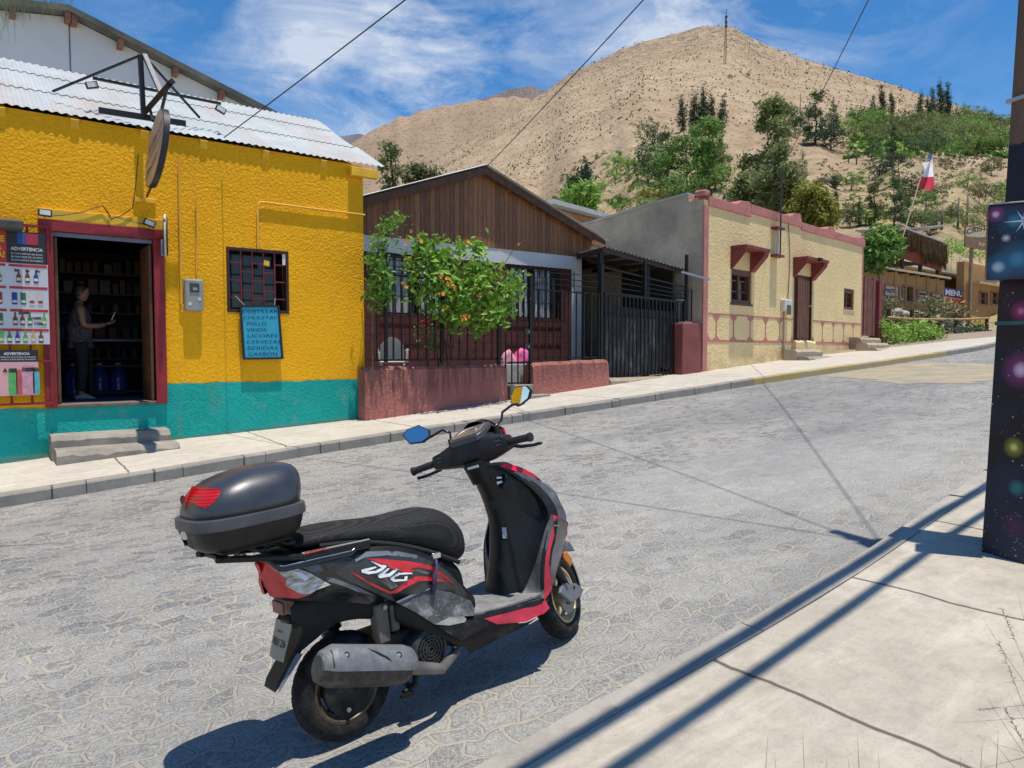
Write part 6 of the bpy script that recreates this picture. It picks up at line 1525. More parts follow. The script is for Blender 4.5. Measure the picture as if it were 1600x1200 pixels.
def shield_ring(z):
 xl,w_,xc,wc,xs_,ws,xn=sect(SHD,z)
 h=[(xl+.005,w_),(xl-.012,w_-.012),(xl-.006,w_*.8),(xl-.008,w_*.6+wc*.3),(xc+(xl-xc)*.55,wc+.022),(xc+.02,wc),(xc+.002,wc*.6),(xc-.004,0)]
 f=[(xl+.03,w_+.004),((xl+xs_)/2+.01,(w_+ws)/2+.006),(xs_,ws),(xs_+(xn-xs_)*.55,ws*.62),(xn-.005,ws*.25),(xn,0)]
 back=[(x,-y,z)for x,y in h]+[(x,y,z)for x,y in reversed(h[:-1])]
 front=[(x,y,z)for x,y in f]+[(x,-y,z)for x,y in reversed(f[:-1])]
 return back+front
shieldc=MB().loft([shield_ring(.30+(.945-.30)*k/40)for k in range(41)])
def bvh_of(*mbs):
 vs=[];fs=[]
 for m in mbs:
  b=len(vs);vs+=[tuple(v)for v in m.v];fs+=[tuple(b+i for i in f)for f in m.f]
 return BVHTree.FromPolygons(vs,fs)
GD=BVHTree.FromPolygons([(.0,-.170,.62),(1.1,-.176,.62),(1.1,-.208,.315),(.0,-.19,.315),(1.1,-.12,.17),(0,-.10,.17)],[(0,1,2,3),(3,2,4,5)])
ALL=bvh_of(core,floorc,shieldc);B_BODY=bvh_of(core);B_SH=bvh_of(shieldc);B_FL=bvh_of(floorc);B_BF=bvh_of(core,floorc)
part(core,'body_core',PLA,smooth=60);part(floorc,'floor_core',PLA,smooth=50);part(shieldc,'leg_shield',PLA,smooth=38)
def inside(poly,x,y):
 c=False;n=len(poly)
 for i in range(n):
  x0,y0=poly[i];x1,y1=poly[(i+1)%n]
  if(y0>y)!=(y1>y)and x<(x1-x0)*(y-y0)/(y1-y0)+x0:c=not c
 return c
def patch(poly,bv,off,step=5.0,thick=.005,mirror=True,steer=False,mb=None,ymax=None):
 """a moulded skin following the body; outline surveyed on the side of the scooter that faces the pavement"""
 P2=[];n=len(poly)
 for i in range(n):
  a,b=Vector(poly[i]),Vector(poly[(i+1)%n]);k=max(1,int((b-a).length/step))
  P2+=[a.lerp(b,j/k)for j in range(k)]
 nb=len(P2);edges=[(i,(i+1)%nb)for i in range(nb)];pts=list(P2)
 xs=[p.x for p in P2];ys=[p.y for p in P2];y=min(ys)+step*.5;row=0
 while y<max(ys):
  x=min(xs)+step*(.3+.5*(row%2))
  while x<max(xs):
   if inside([(p.x,p.y)for p in P2],x,y)and min((Vector((x,y))-q).length for q in P2)>step*.45:pts.append(Vector((x,y)))
   x+=step
  y+=step;row+=1
 v2,e2,f2,*_=delaunay_2d_cdt(pts,edges,[list(range(nb))],1,1e-5)
 dep=[];dirs=[]
 for q in v2:
  o,d=sray(q.x,q.y,steer);dn=d.normalized();loc,nr,idx,dist=bv.ray_cast(o,dn);dirs.append(dn);dep.append(dist)
 ok=sorted(x for x in dep if x is not None);med=ok[len(ok)//2]if ok else 3.0
 nbr=[set()for _ in v2]
 for f in f2:
  for a in range(len(f)):nbr[f[a]].add(f[a-1]);nbr[f[a-1]].add(f[a])
 if not ok:
  for i,q in enumerate(v2):
   o,d=sray(q.x,q.y,steer);dep[i]=min((bv.find_nearest(o+d.normalized()*(2.4+.03*k))[3],2.4+.03*k)for k in range(70))[1]
 known=[x is not None for x in dep]
 cur=[x if x is not None else min((((v2[i]-v2[k]).length,dep[k])for k in range(len(v2))if known[k]),default=(0,med))[1]for i,x in enumerate(dep)]
 for it in range(6):cur=[(cur[i]+sum(cur[k]for k in nb_)/len(nb_))/2 if nb_ else cur[i]for i,nb_ in enumerate(nbr)]
 cur=[min(c,dep[i]+.001)if known[i]else c for i,c in enumerate(cur)]
 for it in range(3):cur=[(cur[i]+sum(cur[k]for k in nb_)/len(nb_))/2 if nb_ else cur[i]for i,nb_ in enumerate(nbr)]
 vs=[o+dn*(c-off)for dn,c in zip(dirs,cur)];vb=[o+dn*(c-off+thick)for dn,c in zip(dirs,cur)]
 mb=mb or MB()
 if ymax is not None:
  for L_ in(vs,vb):
   for p in L_:p.y=min(p.y,ymax)
 base_v=[tuple(p)for p in vs];nv=len(base_v)
 bound={}
 for f in f2:
  for i in range(len(f)):
   e=(f[i],f[(i+1)%len(f)]);bound[e]=bound.get(e,0)+1
 rim=[e for e in bound if(e[1],e[0])not in bound]
 fs=[tuple(f)for f in f2]+[(a,nv+a,nv+b,b)for a,b in rim]
 allv=vs+vb
 mb.add(allv,fs)
 return mb
def panel(name,poly,bv,off,m,parent=None,**kw):
 mir=kw.pop('mirror',True);first=None
 for po in(poly if isinstance(poly[0],list)else[poly]):
  mb=patch(po,bv,off,**kw);vs=[v.copy()for v in mb.v];o=part(mb,name,m,parent,50);first=first or o
  if mir:m2=MB();m2.add([Vector((p.x,-p.y,p.z))for p in vs],[tuple(reversed(f))for f in mb.f]);part(m2,name,m,parent,50)
 return first
tl_all=[(399.4,879.4),(404,874.7),(420,882),(437,887),(463,888),(482,894),(517.5,914),(495,921.5),(482,930),(465,935.6),(424,931),(420,919)]
tl=panel('tail_light',[(397,880),(403,873),(420,882),(434,894),(448,905),(446,915),(469,928),(483,930),(465,935.6),(422,932),(416,920)],B_BODY,.010,S('red lens',(.60,.012,.022),.12,.12,14,spec=.6,coat=.6),thick=.014)
lensm=NT('clear indicator lens');lc=lensm.ramp(lensm.noise(26,3,.6,vec=lensm.map((1,1,3))),(.3,(.19,.175,.15)),(.5,(.50,.48,.44)),(.68,(.78,.78,.77)));lensm=lensm.done(lc,.08,0,.6);
panel('indicator_lens',[(420,882),(437,887),(463,888),(482,894),(517.5,914),(495,921.5),(484,929),(469,928),(446,915),(448,905),(434,894)],B_BODY,.009,lensm,tl,thick=.013)
panel('indicator_bulb_window',[(458,893),(470,894),(484,903),(477,908),(468,902)],B_BODY,.0105,S('bright lens facet',(.82,.83,.86),.08,.05),tl,thick=.002)
panel('tail_panel',[(463,887),(440,884),(470,876),(505,872),(545,869),(556,876),(520,880),(500,881),(545,908),(590,928),(616,941),(600,946),(545,941),(510,940),(466,938),(484,930),(496,922),(519,914),(483,893)],B_BODY,.004,GLB)
panel('tail_reflection',[[(486,881),(497,880),(507,892),(488,894),(472,887)],[(508,901),(520,903),(560,917),(587,931),(560,925),(535,915),(512,908)],[(457,864),(476,870),(502,872),(500,875),(466,874)]],B_BODY,.007,GRL,thick=.004)  # grey patches painting the reflections on the gloss tail panel
sp_panel=panel('side_panel',[(500,881),(520,879.5),(556,876),(564,870),(575,860.5),(600,860),(622,861),(648,866),(674,876),(698,892),(718,912),(737,939),(706,925),(672,919),(645,929),(618,941),(590,928),(545,908)],B_BODY,.007,S('side panel graphite',(.028,.029,.032),.3,.15,8,coat=.3,dust=.05))
panel('grey_upper_flash',[(572,862),(600,860.5),(622,861.5),(648,866.5),(674,876.5),(690,887),(668,876.5),(640,870.5),(605,867.5),(570,871),(556,878),(549,877),(562,870)],B_BODY,.0088,S('side grey flash',(.19,.20,.215),.35,.12,coat=.2),sp_panel,thick=.003)
panel('red_graphic',[[(571,872),(600,873.5),(640,877),(668,882),(690,894),(712,913),(702,909),(690,901),(672,890),(655,887),(640,888.5),(648,892),(634,896),(622,891),(600,884)],[(547,893),(562,900),(580,911),(609,923.5),(613,923.5),(638,905),(650,900.5),(668,901),(704,908),(690,909),(664,907),(655,908),(640,915),(619,927),(609,928),(590,919),(570,908)]],B_BODY,.0095,REDP,sp_panel,step=3.5,thick=.002)
panel('grey_graphic',[[(640,889),(655,888.5),(672,896),(662,896.5)],[(577,888),(592,894),(609,908),(600,906),(588,899)],[(598,897),(610,906),(622,915),(612,921),(600,912),(590,905),(602,908)],[(668,889),(685,899),(692,904),(680,901)],[(600,881),(615,886),(628,892),(616,893)],[(613,908),(620,908),(617,914)]],B_BODY,.0088,S('graphic grey',(.15,.135,.12),.4),sp_panel,step=3,thick=.002)
def zz4(x,y):return(390+x/5.333,780+y/5.333)
script=[[(1005,515),(1030,520),(1100,548),(1130,548),(1145,560),(1100,600),(1060,615),(990,625),(935,612),(930,590),(960,580),(1050,560),(1060,570),(985,598),(1040,598),(1100,572)],[(1145,575),(1170,575),(1125,620),(1160,618),(1200,590),(1230,595),(1170,645),(1090,658),(1055,640),(1075,622)],[(1212,585),(1226,578),(1236,590),(1222,595)],[(1230,612),(1355,612),(1358,622),(1250,630),(1200,655),(1215,665),(1290,668),(1290,640),(1318,640),(1312,680),(1200,688),(1160,660)]]
mb=MB();mo=MB()
for po in script:
 q=[zz4(*p)for p in po];cx2=sum(p[0]for p in q)/len(q);cy2=sum(p[1]for p in q)/len(q)
 patch(q,B_BODY,.0115,step=2.5,mb=mb,thick=.001,mirror=False);patch([(cx2+(x-cx2)*1.10,cy2+(y-cy2)*1.16)for x,y in q],B_BODY,.0105,step=2.5,mb=mo,thick=.001,mirror=False)
part(mo,'script_outline',S('decal black',(.008,.008,.008),.4),sp_panel);part(mb,'white_script',S('decal white',(.8,.8,.8),.35,.03),sp_panel)
t=NT('scuffed grey plastic');sc_=t.ramp(t.noise(13,6,.72),(.36,(.055,.06,.065)),(.52,(.10,.105,.11)),(.68,(.34,.33,.31)));scm=t.done(t.mix(t.ramp(t.noise(60,4,.7,vec=t.map((1,1,3))),(.55,0),(.68,.6)),sc_,(.42,.40,.36)),.55,0,.4)
lowp=panel('lower_side_panel',[(618,941),(645,929),(672,919.5),(706,926),(736,939),(742,953),(740,962),(722,963),(700,964),(678,975),(650,957)],GD,.003,scm,thick=.05)
panel('panel_edge',[(619,940),(645,928),(672,918.5),(672,921),(646,931),(622,942.5)],GD,.006,GRL,lowp,thick=.003,step=4)
panel('foot_shelf',[(678,975.5),(702,964),(724,962.5),(729,967),(727,972),(702,977.5)],GD,.010,S('dust covered plastic',(.30,.29,.27),.8,.35,16,dust=.3),thick=.04)
panel('underskirt',[(679,977),(702,978.5),(728,972),(732,968),(757,967.5),(777,976),(822,973),(842,964),(818,980),(790,993),(735,1021),(727,1013),(722,1002)],GD,.002,PLD,thick=.03)
panel('red_sill',[(757,966.5),(800,955.5),(847,943),(847,952),(844.6,960.4),(822,971.5),(777,975.5)],B_FL,.009,REDF)
panel('floor_edge',[(729,963),(790,949),(846,937),(847.5,942.5),(800,955),(757,966),(731,967.5)],B_FL,.007,PLA)
mb=MB();xs_=[.54,.62,.71,.80,.88,.93];L=[]
for x in xs_:
 hw=sect(FLOOR,x)[0]-.012;z=sect(FLOOR,x)[2]+.004;L.append([(x,-hw,z-.01),(x,-hw,z),(x,-hw*.5,z+.003),(x,0,z+.006),(x,hw*.5,z+.003),(x,hw,z),(x,hw,z-.01)])
mb.loft(L,closed=True);part(mb,'footboard',S('dusty grey footboard',(.19,.195,.195),.7,.35,14,.4,200,dust=.5))
panel('inner_lip',[(862,802.7),(865,812),(864.7,821),(858,846),(851,871),(850,905),(850,935),(838,934.5),(814,931),(824,912),(838,876),(846,848),(852,826)],ALL,.004,S('rubbed grey plastic',(.075,.08,.085),.5,.3,12,dust=.35))
panel('red_shield_edge',[(864.7,820),(866,836),(860,860),(858,880),(862,910),(862.5,919),(858,928),(847.5,942),(847,952),(845,961),(851,958),(859,950),(853,940),(850,936),(850.5,905),(852,871),(858,846)],ALL,.007,REDF)
panel('shield_side_panel',[(864,806),(872,810),(887,817),(886.5,828),(880,858),(872,884),(864,916),(862,910),(859,880),(861,860),(866.5,836),(865,818)],B_SH,.006,S('grey brown graphic panel',(.13,.115,.105),.4,.25,10,coat=.3))
panel('shield_red_graphic',[[(863.5,804),(874,808),(888,816),(887.5,823),(872,816.5),(865,815)],[(886,826),(887,832),(874,882),(871,884),(878,856)]],B_SH,.008,REDF,thick=.004,step=3.5)
panel('shield_script',[(866,820),(884,823),(884,824.5),(866,822.2)],B_SH,.0095,S('decal white',(.8,.8,.8)),thick=.002,step=3)
panel('front_upper_panel',[(811,743),(800,737),(812,737),(832,745),(847,753),(868,768),(884,802),(885.5,814),(876,811),(865,804),(867,792),(855,778),(838,763)],B_SH,.006,GRA)
panel('front_red_cowl',[(779,724),(798,725),(817,731),(835,741),(848,753),(832,746),(810,737.5),(782,729)],B_SH,.009,REDP,thick=.006,step=4)
panel('silver_nose_flash',[(848,754),(858,757),(868,768),(862,768),(852,761)],B_SH,.009,S('silver flash',(.45,.48,.54),.25,.1,metal=.3))
q=B_SH.ray_cast(*[v if i==0 else v.normalized()for i,v in enumerate(sray(786,752))]);kc=q[0]or sp(786,752,0)
part(MB().lathe(kc+Vector((-.004,0,0)),(-1,0,.35),[(0,.036),(.006,.034),(.008,.022),(.006,.014),(.006,0)],20),'ignition_lock',S('lock black',(.014,.014,.015),.4))
mb=MB();patch([(776,745),(784,745),(784,747.5),(776,748)],B_SH,.010,step=2,mb=mb,mirror=False,thick=.001);patch([(776,753),(784,751),(785,754),(777,757)],B_SH,.010,step=2,mb=mb,mirror=False,thick=.001);part(mb,'lock_icons',S('decal white',(.8,.8,.8)))
panel('bag_hook_slot',[(765,781),(772,780),(780,792),(778,798),(770,795)],B_SH,.003,S('slot black',(.006,.006,.006),.6),mirror=False)
panel('warning_sticker',[(784,824),(791,824),(792.5,841),(786,841)],B_SH,.003,S('sticker grey',(.42,.42,.42),.5,.3,90),mirror=False,step=3)
SEAT=[(-.165,.085,.803,.828),(-.125,.12,.793,.85),(-.035,.138,.783,.856),(.085,.146,.763,.848),(.205,.146,.728,.834),(.295,.142,.693,.83),(.385,.142,.653,.832),(.465,.142,.608,.826),(.535,.136,.568,.798),(.585,.12,.568,.748),(.613,.085,.593,.698),(.62,.03,.628,.668)]
t=NT('honeycomb seat mesh');hv=t.vor(150,'F1',.15);edge=t.ramp(hv,(.34,1),(.46,0));c=t.mix(edge,(.030,.029,.028),(.004,.004,.004));t.bump(t.math('SUBTRACT',0,edge),.8,.004);seatm=t.done(c,.7,0,.3)
seat=part(loft_x(SEAT,2.7,40,60),'seat',seatm,smooth=180)
mb=MB();
for sgn in(-1,1):mb.tube([(x,sgn*(sect(SEAT,x)[0]-.004),sect(SEAT,x)[1]+.012)for x in[-.09+.07*k for k in range(10)]],.010,8)
part(mb,'cover_hem',S('black webbing',(.012,.012,.012),.8),seat)
mb=MB();sB=sp(680,868,-.145);mb.box(sB+Vector((-.02,-.012,-.012)),sB+Vector((.022,.004,.012)));part(mb,'cover_buckle',CHR,seat,bevel=.003)
mb=MB();pts=[sp(681,872,-.175),sp(683,885,-.19),sp(680,900,-.196),sp(676,928,-.19)];mb.tube(pts,[.004,.008,.010,.012],5);part(mb,'cover_strap',S('purple patterned strap',(.06,.04,.09),.8,.6,90),seat,180)
UND=[(.36,.1,.41,.67),(.46,.118,.37,.63),(.53,.112,.34,.59),(.57,.1,.34,.55),(.595,.07,.34,.49)]
part(loft_x(UND,4,28,20),'seat_front_cover',PLA,smooth=60)
mb=MB();rk0,rk1=sp(571,842,-.13),sp(466,864,-.13)
mb.hexa([(rk0.x,-.14,rk0.z-.03),(rk0.x,.14,rk0.z-.03),(-.45,.10,.828),(-.45,-.10,.828)],[(rk0.x,-.14,rk0.z),(rk0.x,.14,rk0.z),(-.45,.10,.858),(-.45,-.10,.858)])
rack=part(MB(),'carrier_rack',PLA)if False else None
mb2=MB()
for s in(-1,1):
 a=Vector((rk0.x,s*.15,rk0.z));b=Vector((rk1.x,s*.15,rk1.z));c=Vector((-.46,s*.09,.838))
 mb2.hexa([a+Vector((0,-.016,-.034)),a+Vector((0,.016,-.034)),b+Vector((0,.016,-.03)),b+Vector((0,-.016,-.03))],[a+Vector((0,-.016,0)),a+Vector((0,.016,0)),b+Vector((0,.016,0)),b+Vector((0,-.016,0))])
 mb2.bar(b+Vector((.01,0,-.014)),c,.035,.02);mb2.bar(a+Vector((-.03,0,-.02)),a+Vector((-.02,s*-.03,-.11)),.05,.016)
for x in(-.43,-.3,-.19):mb2.bar((x,-.12,.836),(x,.12,.836),.03,.016)
rack=part(mb2,'carrier_rack',PLA,bevel=.004)
mb=MB()
for s in(-1,1):
 a=Vector((rk0.x,s*.15,rk0.z));b=Vector((rk1.x,s*.15,rk1.z));mb.bar(a+Vector((0,s*.008,.002)),b+Vector((0,s*.008,.002)),.007,.005)
part(mb,'bright_edge',CHR,rack)
mb=patch([(478,862),(510,855),(510,858),(478,866)],BVHTree.FromPolygons([(rk1.x-.2,-.167,.6),(rk0.x+.2,-.167,.6),(rk0.x+.2,-.167,.95),(rk1.x-.2,-.167,.95)],[(0,1,2,3)]),.001,step=3,mirror=False,thick=.0008);part(mb,'red_lettering',S('dull red print',(.35,.06,.05),.5,.5,60),rack)
pts=[sp(553,859,-.16),sp(548,865,-.165),sp(500,876,-.165),sp(445,889,-.16),sp(437,888.5,-.155),sp(420,876,-.13),sp(405,873,-.10)]
mb=MB()
for s in(1,-1):
 pp2=[Vector((p.x,p.y*s,p.z))for p in pts];mb.tube(pp2+[Vector((pp2[-1].x-.03,pp2[-1].y*.4,pp2[-1].z))],.0105,10);mb.tube([pp2[0],Vector((.08,s*.14,.72))],.012,8);
rail_=part(mb,'grab_rail',GLB,None,60)
mb=MB()
for s in(1,-1):mb.tube([Vector((p.x,p.y*s,p.z+.0085))for p in pts[1:5]],.0042,6)
part(mb,'rail_highlight_strip',CHR,rail_,60)  # chrome tube standing in for the highlight along the rail top
# tail fender, reflector, number plate
mb=MB();prof=[(470,938),(560,948),(572,955),(545,963),(515,985),(498,1000),(476,1018),(440,1076),(433,1086),(437,1070),(463,1020),(476,990),(478,962)]
def prism_y(mb,prof,y0,y1,w0=1.0):
 L0=[sp(px,py,-.07)for px,py in prof];return mb.prism([Vector((p.x,y0,p.z))for p in L0],(0,y1-y0,0))
prism_y(mb,prof,-.055,.055);tf=part(mb,'tail_fender',PLA,bevel=.012)
mb=patch([(463,1021),(474,1021),(441,1075),(434,1084),(438,1070)],bvh_of(mb),.002,mirror=False,thick=.002);part(mb,'fender_edge',GRL,tf)
mb=MB();a=sp(452,945,-.03);rq=[sp(*p,-.055)for p in((446,938),(464,941),(463,962),(446,959))];mb.prism(rq,(.0,.11,0));rf=part(mb,'reflector_mount',S('reflector mount',(.16,.13,.11),.5),bevel=.003)
mb=MB();cxr=sum((q.x for q in rq))/4;mb.box((min(q.x for q in rq)-.006,-.045,rq[2].z+.012),(min(q.x for q in rq)+.02,.045,rq[0].z-.012));mb.prism([sp(*p,-.0575)for p in((448,942),(459,944),(459,957),(448,955))],(0,.002,0));part(mb,'reflector',S('brown red reflector',(.17,.03,.022),.25,.2,40),rf)
PQ=[sp(431,967.5,.028),sp(456,976,-.055),sp(442,1035,-.055),sp(421,1023.5,.028)]
def plf(u,v,d):
 tl_,tr_,br_,bl_=PQ;p=bl_.lerp(br_,u).lerp(tl_.lerp(tr_,u),v)
 nrm=(tr_-tl_).cross(bl_-tl_).normalized();nrm=nrm if nrm.x<0 else-nrm
 return p+nrm*(d+.012*math.sin(math.pi*u))
mb=MB();n=8;vs=[]
mb.loft([[plf(k/n,0,0),plf(k/n,1,0),plf(k/n,1,-.003),plf(k/n,0,-.003)]for k in range(n+1)])
plate=part(mb,'number_plate',S('number plate white',(.42,.345,.24),.5,.08,5))
mb=MB();
def tplate(u,v,d):return plf(u,v,.0016)
text_into(mb,'CHILE',tplate,.5,.72,.11,.38,align='CENTER');text_into(mb,'WBX·26',tplate,.5,.36,.29,.88,align='CENTER',bold=.004)
part(mb,'plate_lettering',S('plate black',(.015,.015,.015),.6),plate)
mb=MB();mb.bar(plf(.5,1.02,-.01),plf(.5,1.2,-.02),.075,.02);mb.bar(plf(1.04,.9,-.008),plf(1.04,1.2,-.015),.02,.02);part(mb,'plate_bracket',PLA,plate,bevel=.004)
# wheels
def tyre_mb(c,r=.209,w_=.052,n=56):
 kk=r/.2255;prof=[(-.040,.148),(-.050,.165),(-.054,.186),(-.046,.206),(-.030,.220),(-.012,.2255),(.012,.2255),(.030,.220),(.046,.206),(.054,.186),(.050,.165),(.040,.148),(-.040,.148)]
 prof=[(h*.92,q*kk)for h,q in prof];mb=MB();rings=[]
 for k in range(n*3):
  a=2*math.pi*k/(n*3);ring=[]
  for h,rr in prof[:-1]:
   g=.0026 if rr>.188 and(k+(1 if h>0 else-1)*int(abs(h)*110))%6==0 else 0
   ring.append((c[0]+math.cos(a)*(rr-g),c[1]+h,c[2]+math.sin(a)*(rr-g)))
  rings.append(ring)
 rings.append(rings[0]);return mb.loft(rings,False)
def wheel(c,name,steer,rimmat):
 w_=part(tyre_mb(c),name,RUB,smooth=50,steer=steer)
 mb=MB();mb.lathe(c,(0,1,0),[(-.04,.140),(-.04,.129),(-.028,.121),(-.02,.108),(.02,.108),(.028,.121),(.04,.129),(.04,.140)],48);part(mb,'rim',rimmat,w_,40,steer=steer)
 mb=MB()
 for k in range(5):
  a=2*math.pi*k/5+.3;mb.bar(Vector(c)+Vector((math.cos(a)*.04,0,math.sin(a)*.04)),Vector(c)+Vector((math.cos(a)*.112,0,math.sin(a)*.112)),.030,.024,up=(0,1,0))
 part(mb,'spokes',rimmat if steer else ENG,w_,bevel=.004,steer=steer)
 mb=MB();mb.lathe(c,(0,1,0),[(-.05,0),(-.05,.026),(-.034,.05),(.034,.05),(.05,.03),(.05,0)],28);part(mb,'hub',ALU if steer else ENG,w_,40,steer=steer)
 return w_
RCn=(0,0,RR);FCn=(FX,0,RR)
rw=wheel(RCn,'rear_wheel',False,BRZ);fw_=wheel(FCn,'front_wheel',True,S('sunlit gold rim',(.52,.41,.21),.4,.15,10,metal=.2,dust=.2))  # front rim colour includes the sunlight falling on its inside
mb=MB();mb.lathe((0,-.03,RR),(0,-1,0),[(0,.103),(.012,.10),(.018,.06),(.03,.04),(.032,0)],36);part(mb,'hub_cover',ENG,rw,40)
mb=MB()
for k in range(3):
 a=.4+2.09*k;mb.lathe((math.cos(a)*.085,-.047,RR+math.sin(a)*.085),(0,-1,0),[(0,.009),(.008,.009),(.008,0)],8)
part(mb,'hub_bolts',ALU,rw)
mb=MB()
mb.lathe((FX,-.052,RR),(0,-1,0),[(0,.095),(.004,.095),(.004,.055),(0,.055)],36);part(mb,'brake_drum_plate',ALU,fw_,40,steer=True)
mb=MB();rings=[]
for k in range(26):
 a=R(-8+172*k/25);rr=.236;wd=.062*(1-.25*abs(k/25-.5)*2)
 c0=Vector((FX+math.cos(a)*rr,0,RR+math.sin(a)*rr));o_=Vector((math.cos(a),0,math.sin(a)))
 rings.append([c0+Vector((0,-wd,0))-o_*.03,c0+Vector((0,-wd*.8,0))+o_*.004,c0+o_*.014,c0+Vector((0,wd*.8,0))+o_*.004,c0+Vector((0,wd,0))-o_*.03,c0+Vector((0,wd*.75,0))-o_*.004,c0+o_*.006,c0+Vector((0,-wd*.75,0))-o_*.004])
mb.loft(rings);fg_=part(mb,'front_mudguard',GRA,smooth=60,steer=True)
for s,nm in((-1,'fork_wing'),(1,'fork_wing')):
 pw=[sp(*p,-.105,True)for p in((874.5,926),(880,911),(890,911),(900,911.5),(912,921),(908,931),(894,943),(884,935))]
 mb=MB();mb.prism([Vector((p.x,s*.088,p.z))for p in pw],(0,s*.020,0));part(mb,nm,GRL,fg_,bevel=.006,steer=True)
 mb=MB();q=sum((Vector((p.x,s*.112,p.z))for p in pw),Vector())/len(pw);mb.lathe(q+Vector((.03,0,.01)),(0,s,0),[(-.003,.007),(.002,.007),(.002,0)],10);part(mb,'wing_bolt',S('slot black',(.006,.006,.006)),fg_,steer=True)
mb=MB()
for s in(-1,1):mb.tube([(FX-.007,s*.078,.215),(FX-.07,s*.078,.34),(FX-.18,s*.075,.55)],[.020,.024,.02],12)
part(mb,'fork_leg',S('fork black',(.02,.02,.02),.4),None,60,steer=True)
mb=MB();mb.tube([(1.05,0,.5),(.94,0,.74),(.84,0,.90)],.03,10);mb.box((1.02,-.09,.53),(1.09,.09,.57));part(mb,'fork_yoke',PLA,steer=True)
for s in(-1,1):
 mb=MB();oq=[sp(*p,-.13,False)for p in((880.7,862.7),(884,861),(893,873),(890.5,886),(879.5,872))];mb.prism([Vector((p.x,s*.125,p.z))for p in oq],(0,s*.012,0));part(mb,'side_reflector',S('orange reflector',(.62,.20,.03),.25,.15,60),bevel=.003)
mb=MB();oq=[sp(*p,-.12)for p in((880,862),(885,844),(890,848),(897,861))];mb.prism([Vector((p.x,-.13,p.z))for p in oq],(0,.26,0));part(mb,'nose_fin',GRL,bevel=.006)
mb=MB();mb.lathe((1.195,0,.70),(1,0,.25),[(-.02,.085),(.02,.08),(.035,.05),(.04,0)],24);part(mb,'headlight',S('headlight lens',(.6,.62,.65),.06,.05,spec=.7))
# exhaust, engine, stand
A=sp(500,1044,-.25);B=sp(638,1042,-.245);ax_=(B-A).normalized();up_=Vector((0,0,1));sd_=ax_.cross(up_).normalized();up_=sd_.cross(ax_).normalized()
def can(tab,ang0=0,ang1=360,n=32,sq=.86):
 rings=[]
 for h,r in tab:
  ring=[]
  for k in range(n+(0 if ang1-ang0==360 else 1)):
   a=R(ang0+(ang1-ang0)*k/n);ring.append(A+ax_*h+sd_*(math.cos(a)*r*sq)+up_*(math.sin(a)*r))
  rings.append(ring)
 return rings
Ln=(B-A).length
ex=part(MB().loft(can([(-.012,.03),(-.01,.05),(.03,.066),(.06,.068),(Ln-.05,.068),(Ln-.02,.062),(Ln,.045)])),'exhaust',S('heat stained exhaust',(.05,.046,.044),.45,.35,9,metal=.4,dust=.3),None,50)
sh_=can([(-.012,.045),(.0,.062),(.035,.080),(.04,.082),(Ln-.04,.082),(Ln-.005,.074),(Ln+.012,.058)],2,178,26);sh2=can([(-.008,.041),(.0,.057),(.035,.074),(.04,.076),(Ln-.04,.076),(Ln-.005,.068),(Ln+.008,.054)],2,178,26)
mb=MB();mb.loft([r1+list(reversed(r2))for r1,r2 in zip(sh_,sh2)]);shd=part(mb,'heat_shield',S('grey heat shield',(.125,.135,.145),.5,.2,16,.15,60,dust=.3),ex,40)
B_EX=BVHTree.FromPolygons([tuple(p)for r1 in sh_ for p in r1],[(i*27+k,i*27+k+1,(i+1)*27+k+1,(i+1)*27+k)for i in range(6)for k in range(26)])
mb=MB()
for po in([(573,1012),(590,1018),(606,1026),(613,1033),(598,1028),(584,1021)],[(515,1014),(520,1018),(524,1042),(522,1044),(519,1024)]):patch(po,B_EX,.0012,step=2.5,mirror=False,thick=.001,mb=mb)
for cx2,cy2 in((542,1023),(623.5,1023)):patch([(cx2+5*math.cos(k*.7),cy2+5*math.sin(k*.7))for k in range(9)],B_EX,.0012,step=2.5,mirror=False,thick=.001,mb=mb)
part(mb,'shield_slots',S('slot black',(.006,.006,.006)),shd)
mb=MB()
for cx2,cy2 in((542,1023),(623.5,1023)):patch([(cx2+2.8*math.cos(k*.7),cy2+2.8*math.sin(k*.7))for k in range(9)],B_EX,.003,step=2,mirror=False,thick=.002,mb=mb)
part(mb,'shield_bolts',ALU,shd)
mb=MB();mb.tube([B,B+ax_*.05+Vector((0,.02,-.01)),sp(690,1045,-.20),sp(712,1020,-.14),Vector((.52,-.06,.24))],[.03,.026,.022,.02,.02],12);part(mb,'header_pipe',S('header pipe steel',(.20,.18,.16),.5,.3,12,metal=.5),ex,60)
mb=MB();h0=[sp(*p,-.232)for p in((645,1045),(652,1041.5),(676,1042),(684,1045),(680,1052),(650,1055))];mb.prism(h0,(0,.02,0));part(mb,'header_shield',GRL,ex,bevel=.006)
mb=MB();mb.box((.08,-.10,.20),(.39,.10,.37));mb.box((-.06,.055,.17),(.32,.15,.31));mb.lathe((0,.15,.215),(0,-1,0),[(0,.085),(.07,.085),(.09,.05),(.09,0)],28);mb.lathe((.3,.155,.25),(0,-1,0),[(0,.075),(.07,.075),(.07,0)],28);mb.box((.37,-.07,.22),(.5,.07,.33));en=part(mb,'engine',ENG,bevel=.012)
fc=sp(668,1012,-.135);mb=MB();mb.lathe(fc,(0,-1,0),[(-.06,.098),(0,.094),(.022,.082),(.028,.066),(.022,.064),(.018,0)],40);fan=part(mb,'fan_cover',S('fan cover black',(.017,.017,.018),.45,.2,dust=.12),en,40)
mb=MB()
for rr in(.012,.026,.040,.054):mb.lathe(fc+Vector((0,-.024,0)),(0,-1,0),[(0,rr-.003),(.004,rr-.003),(.004,rr+.003),(0,rr+.003)],36)
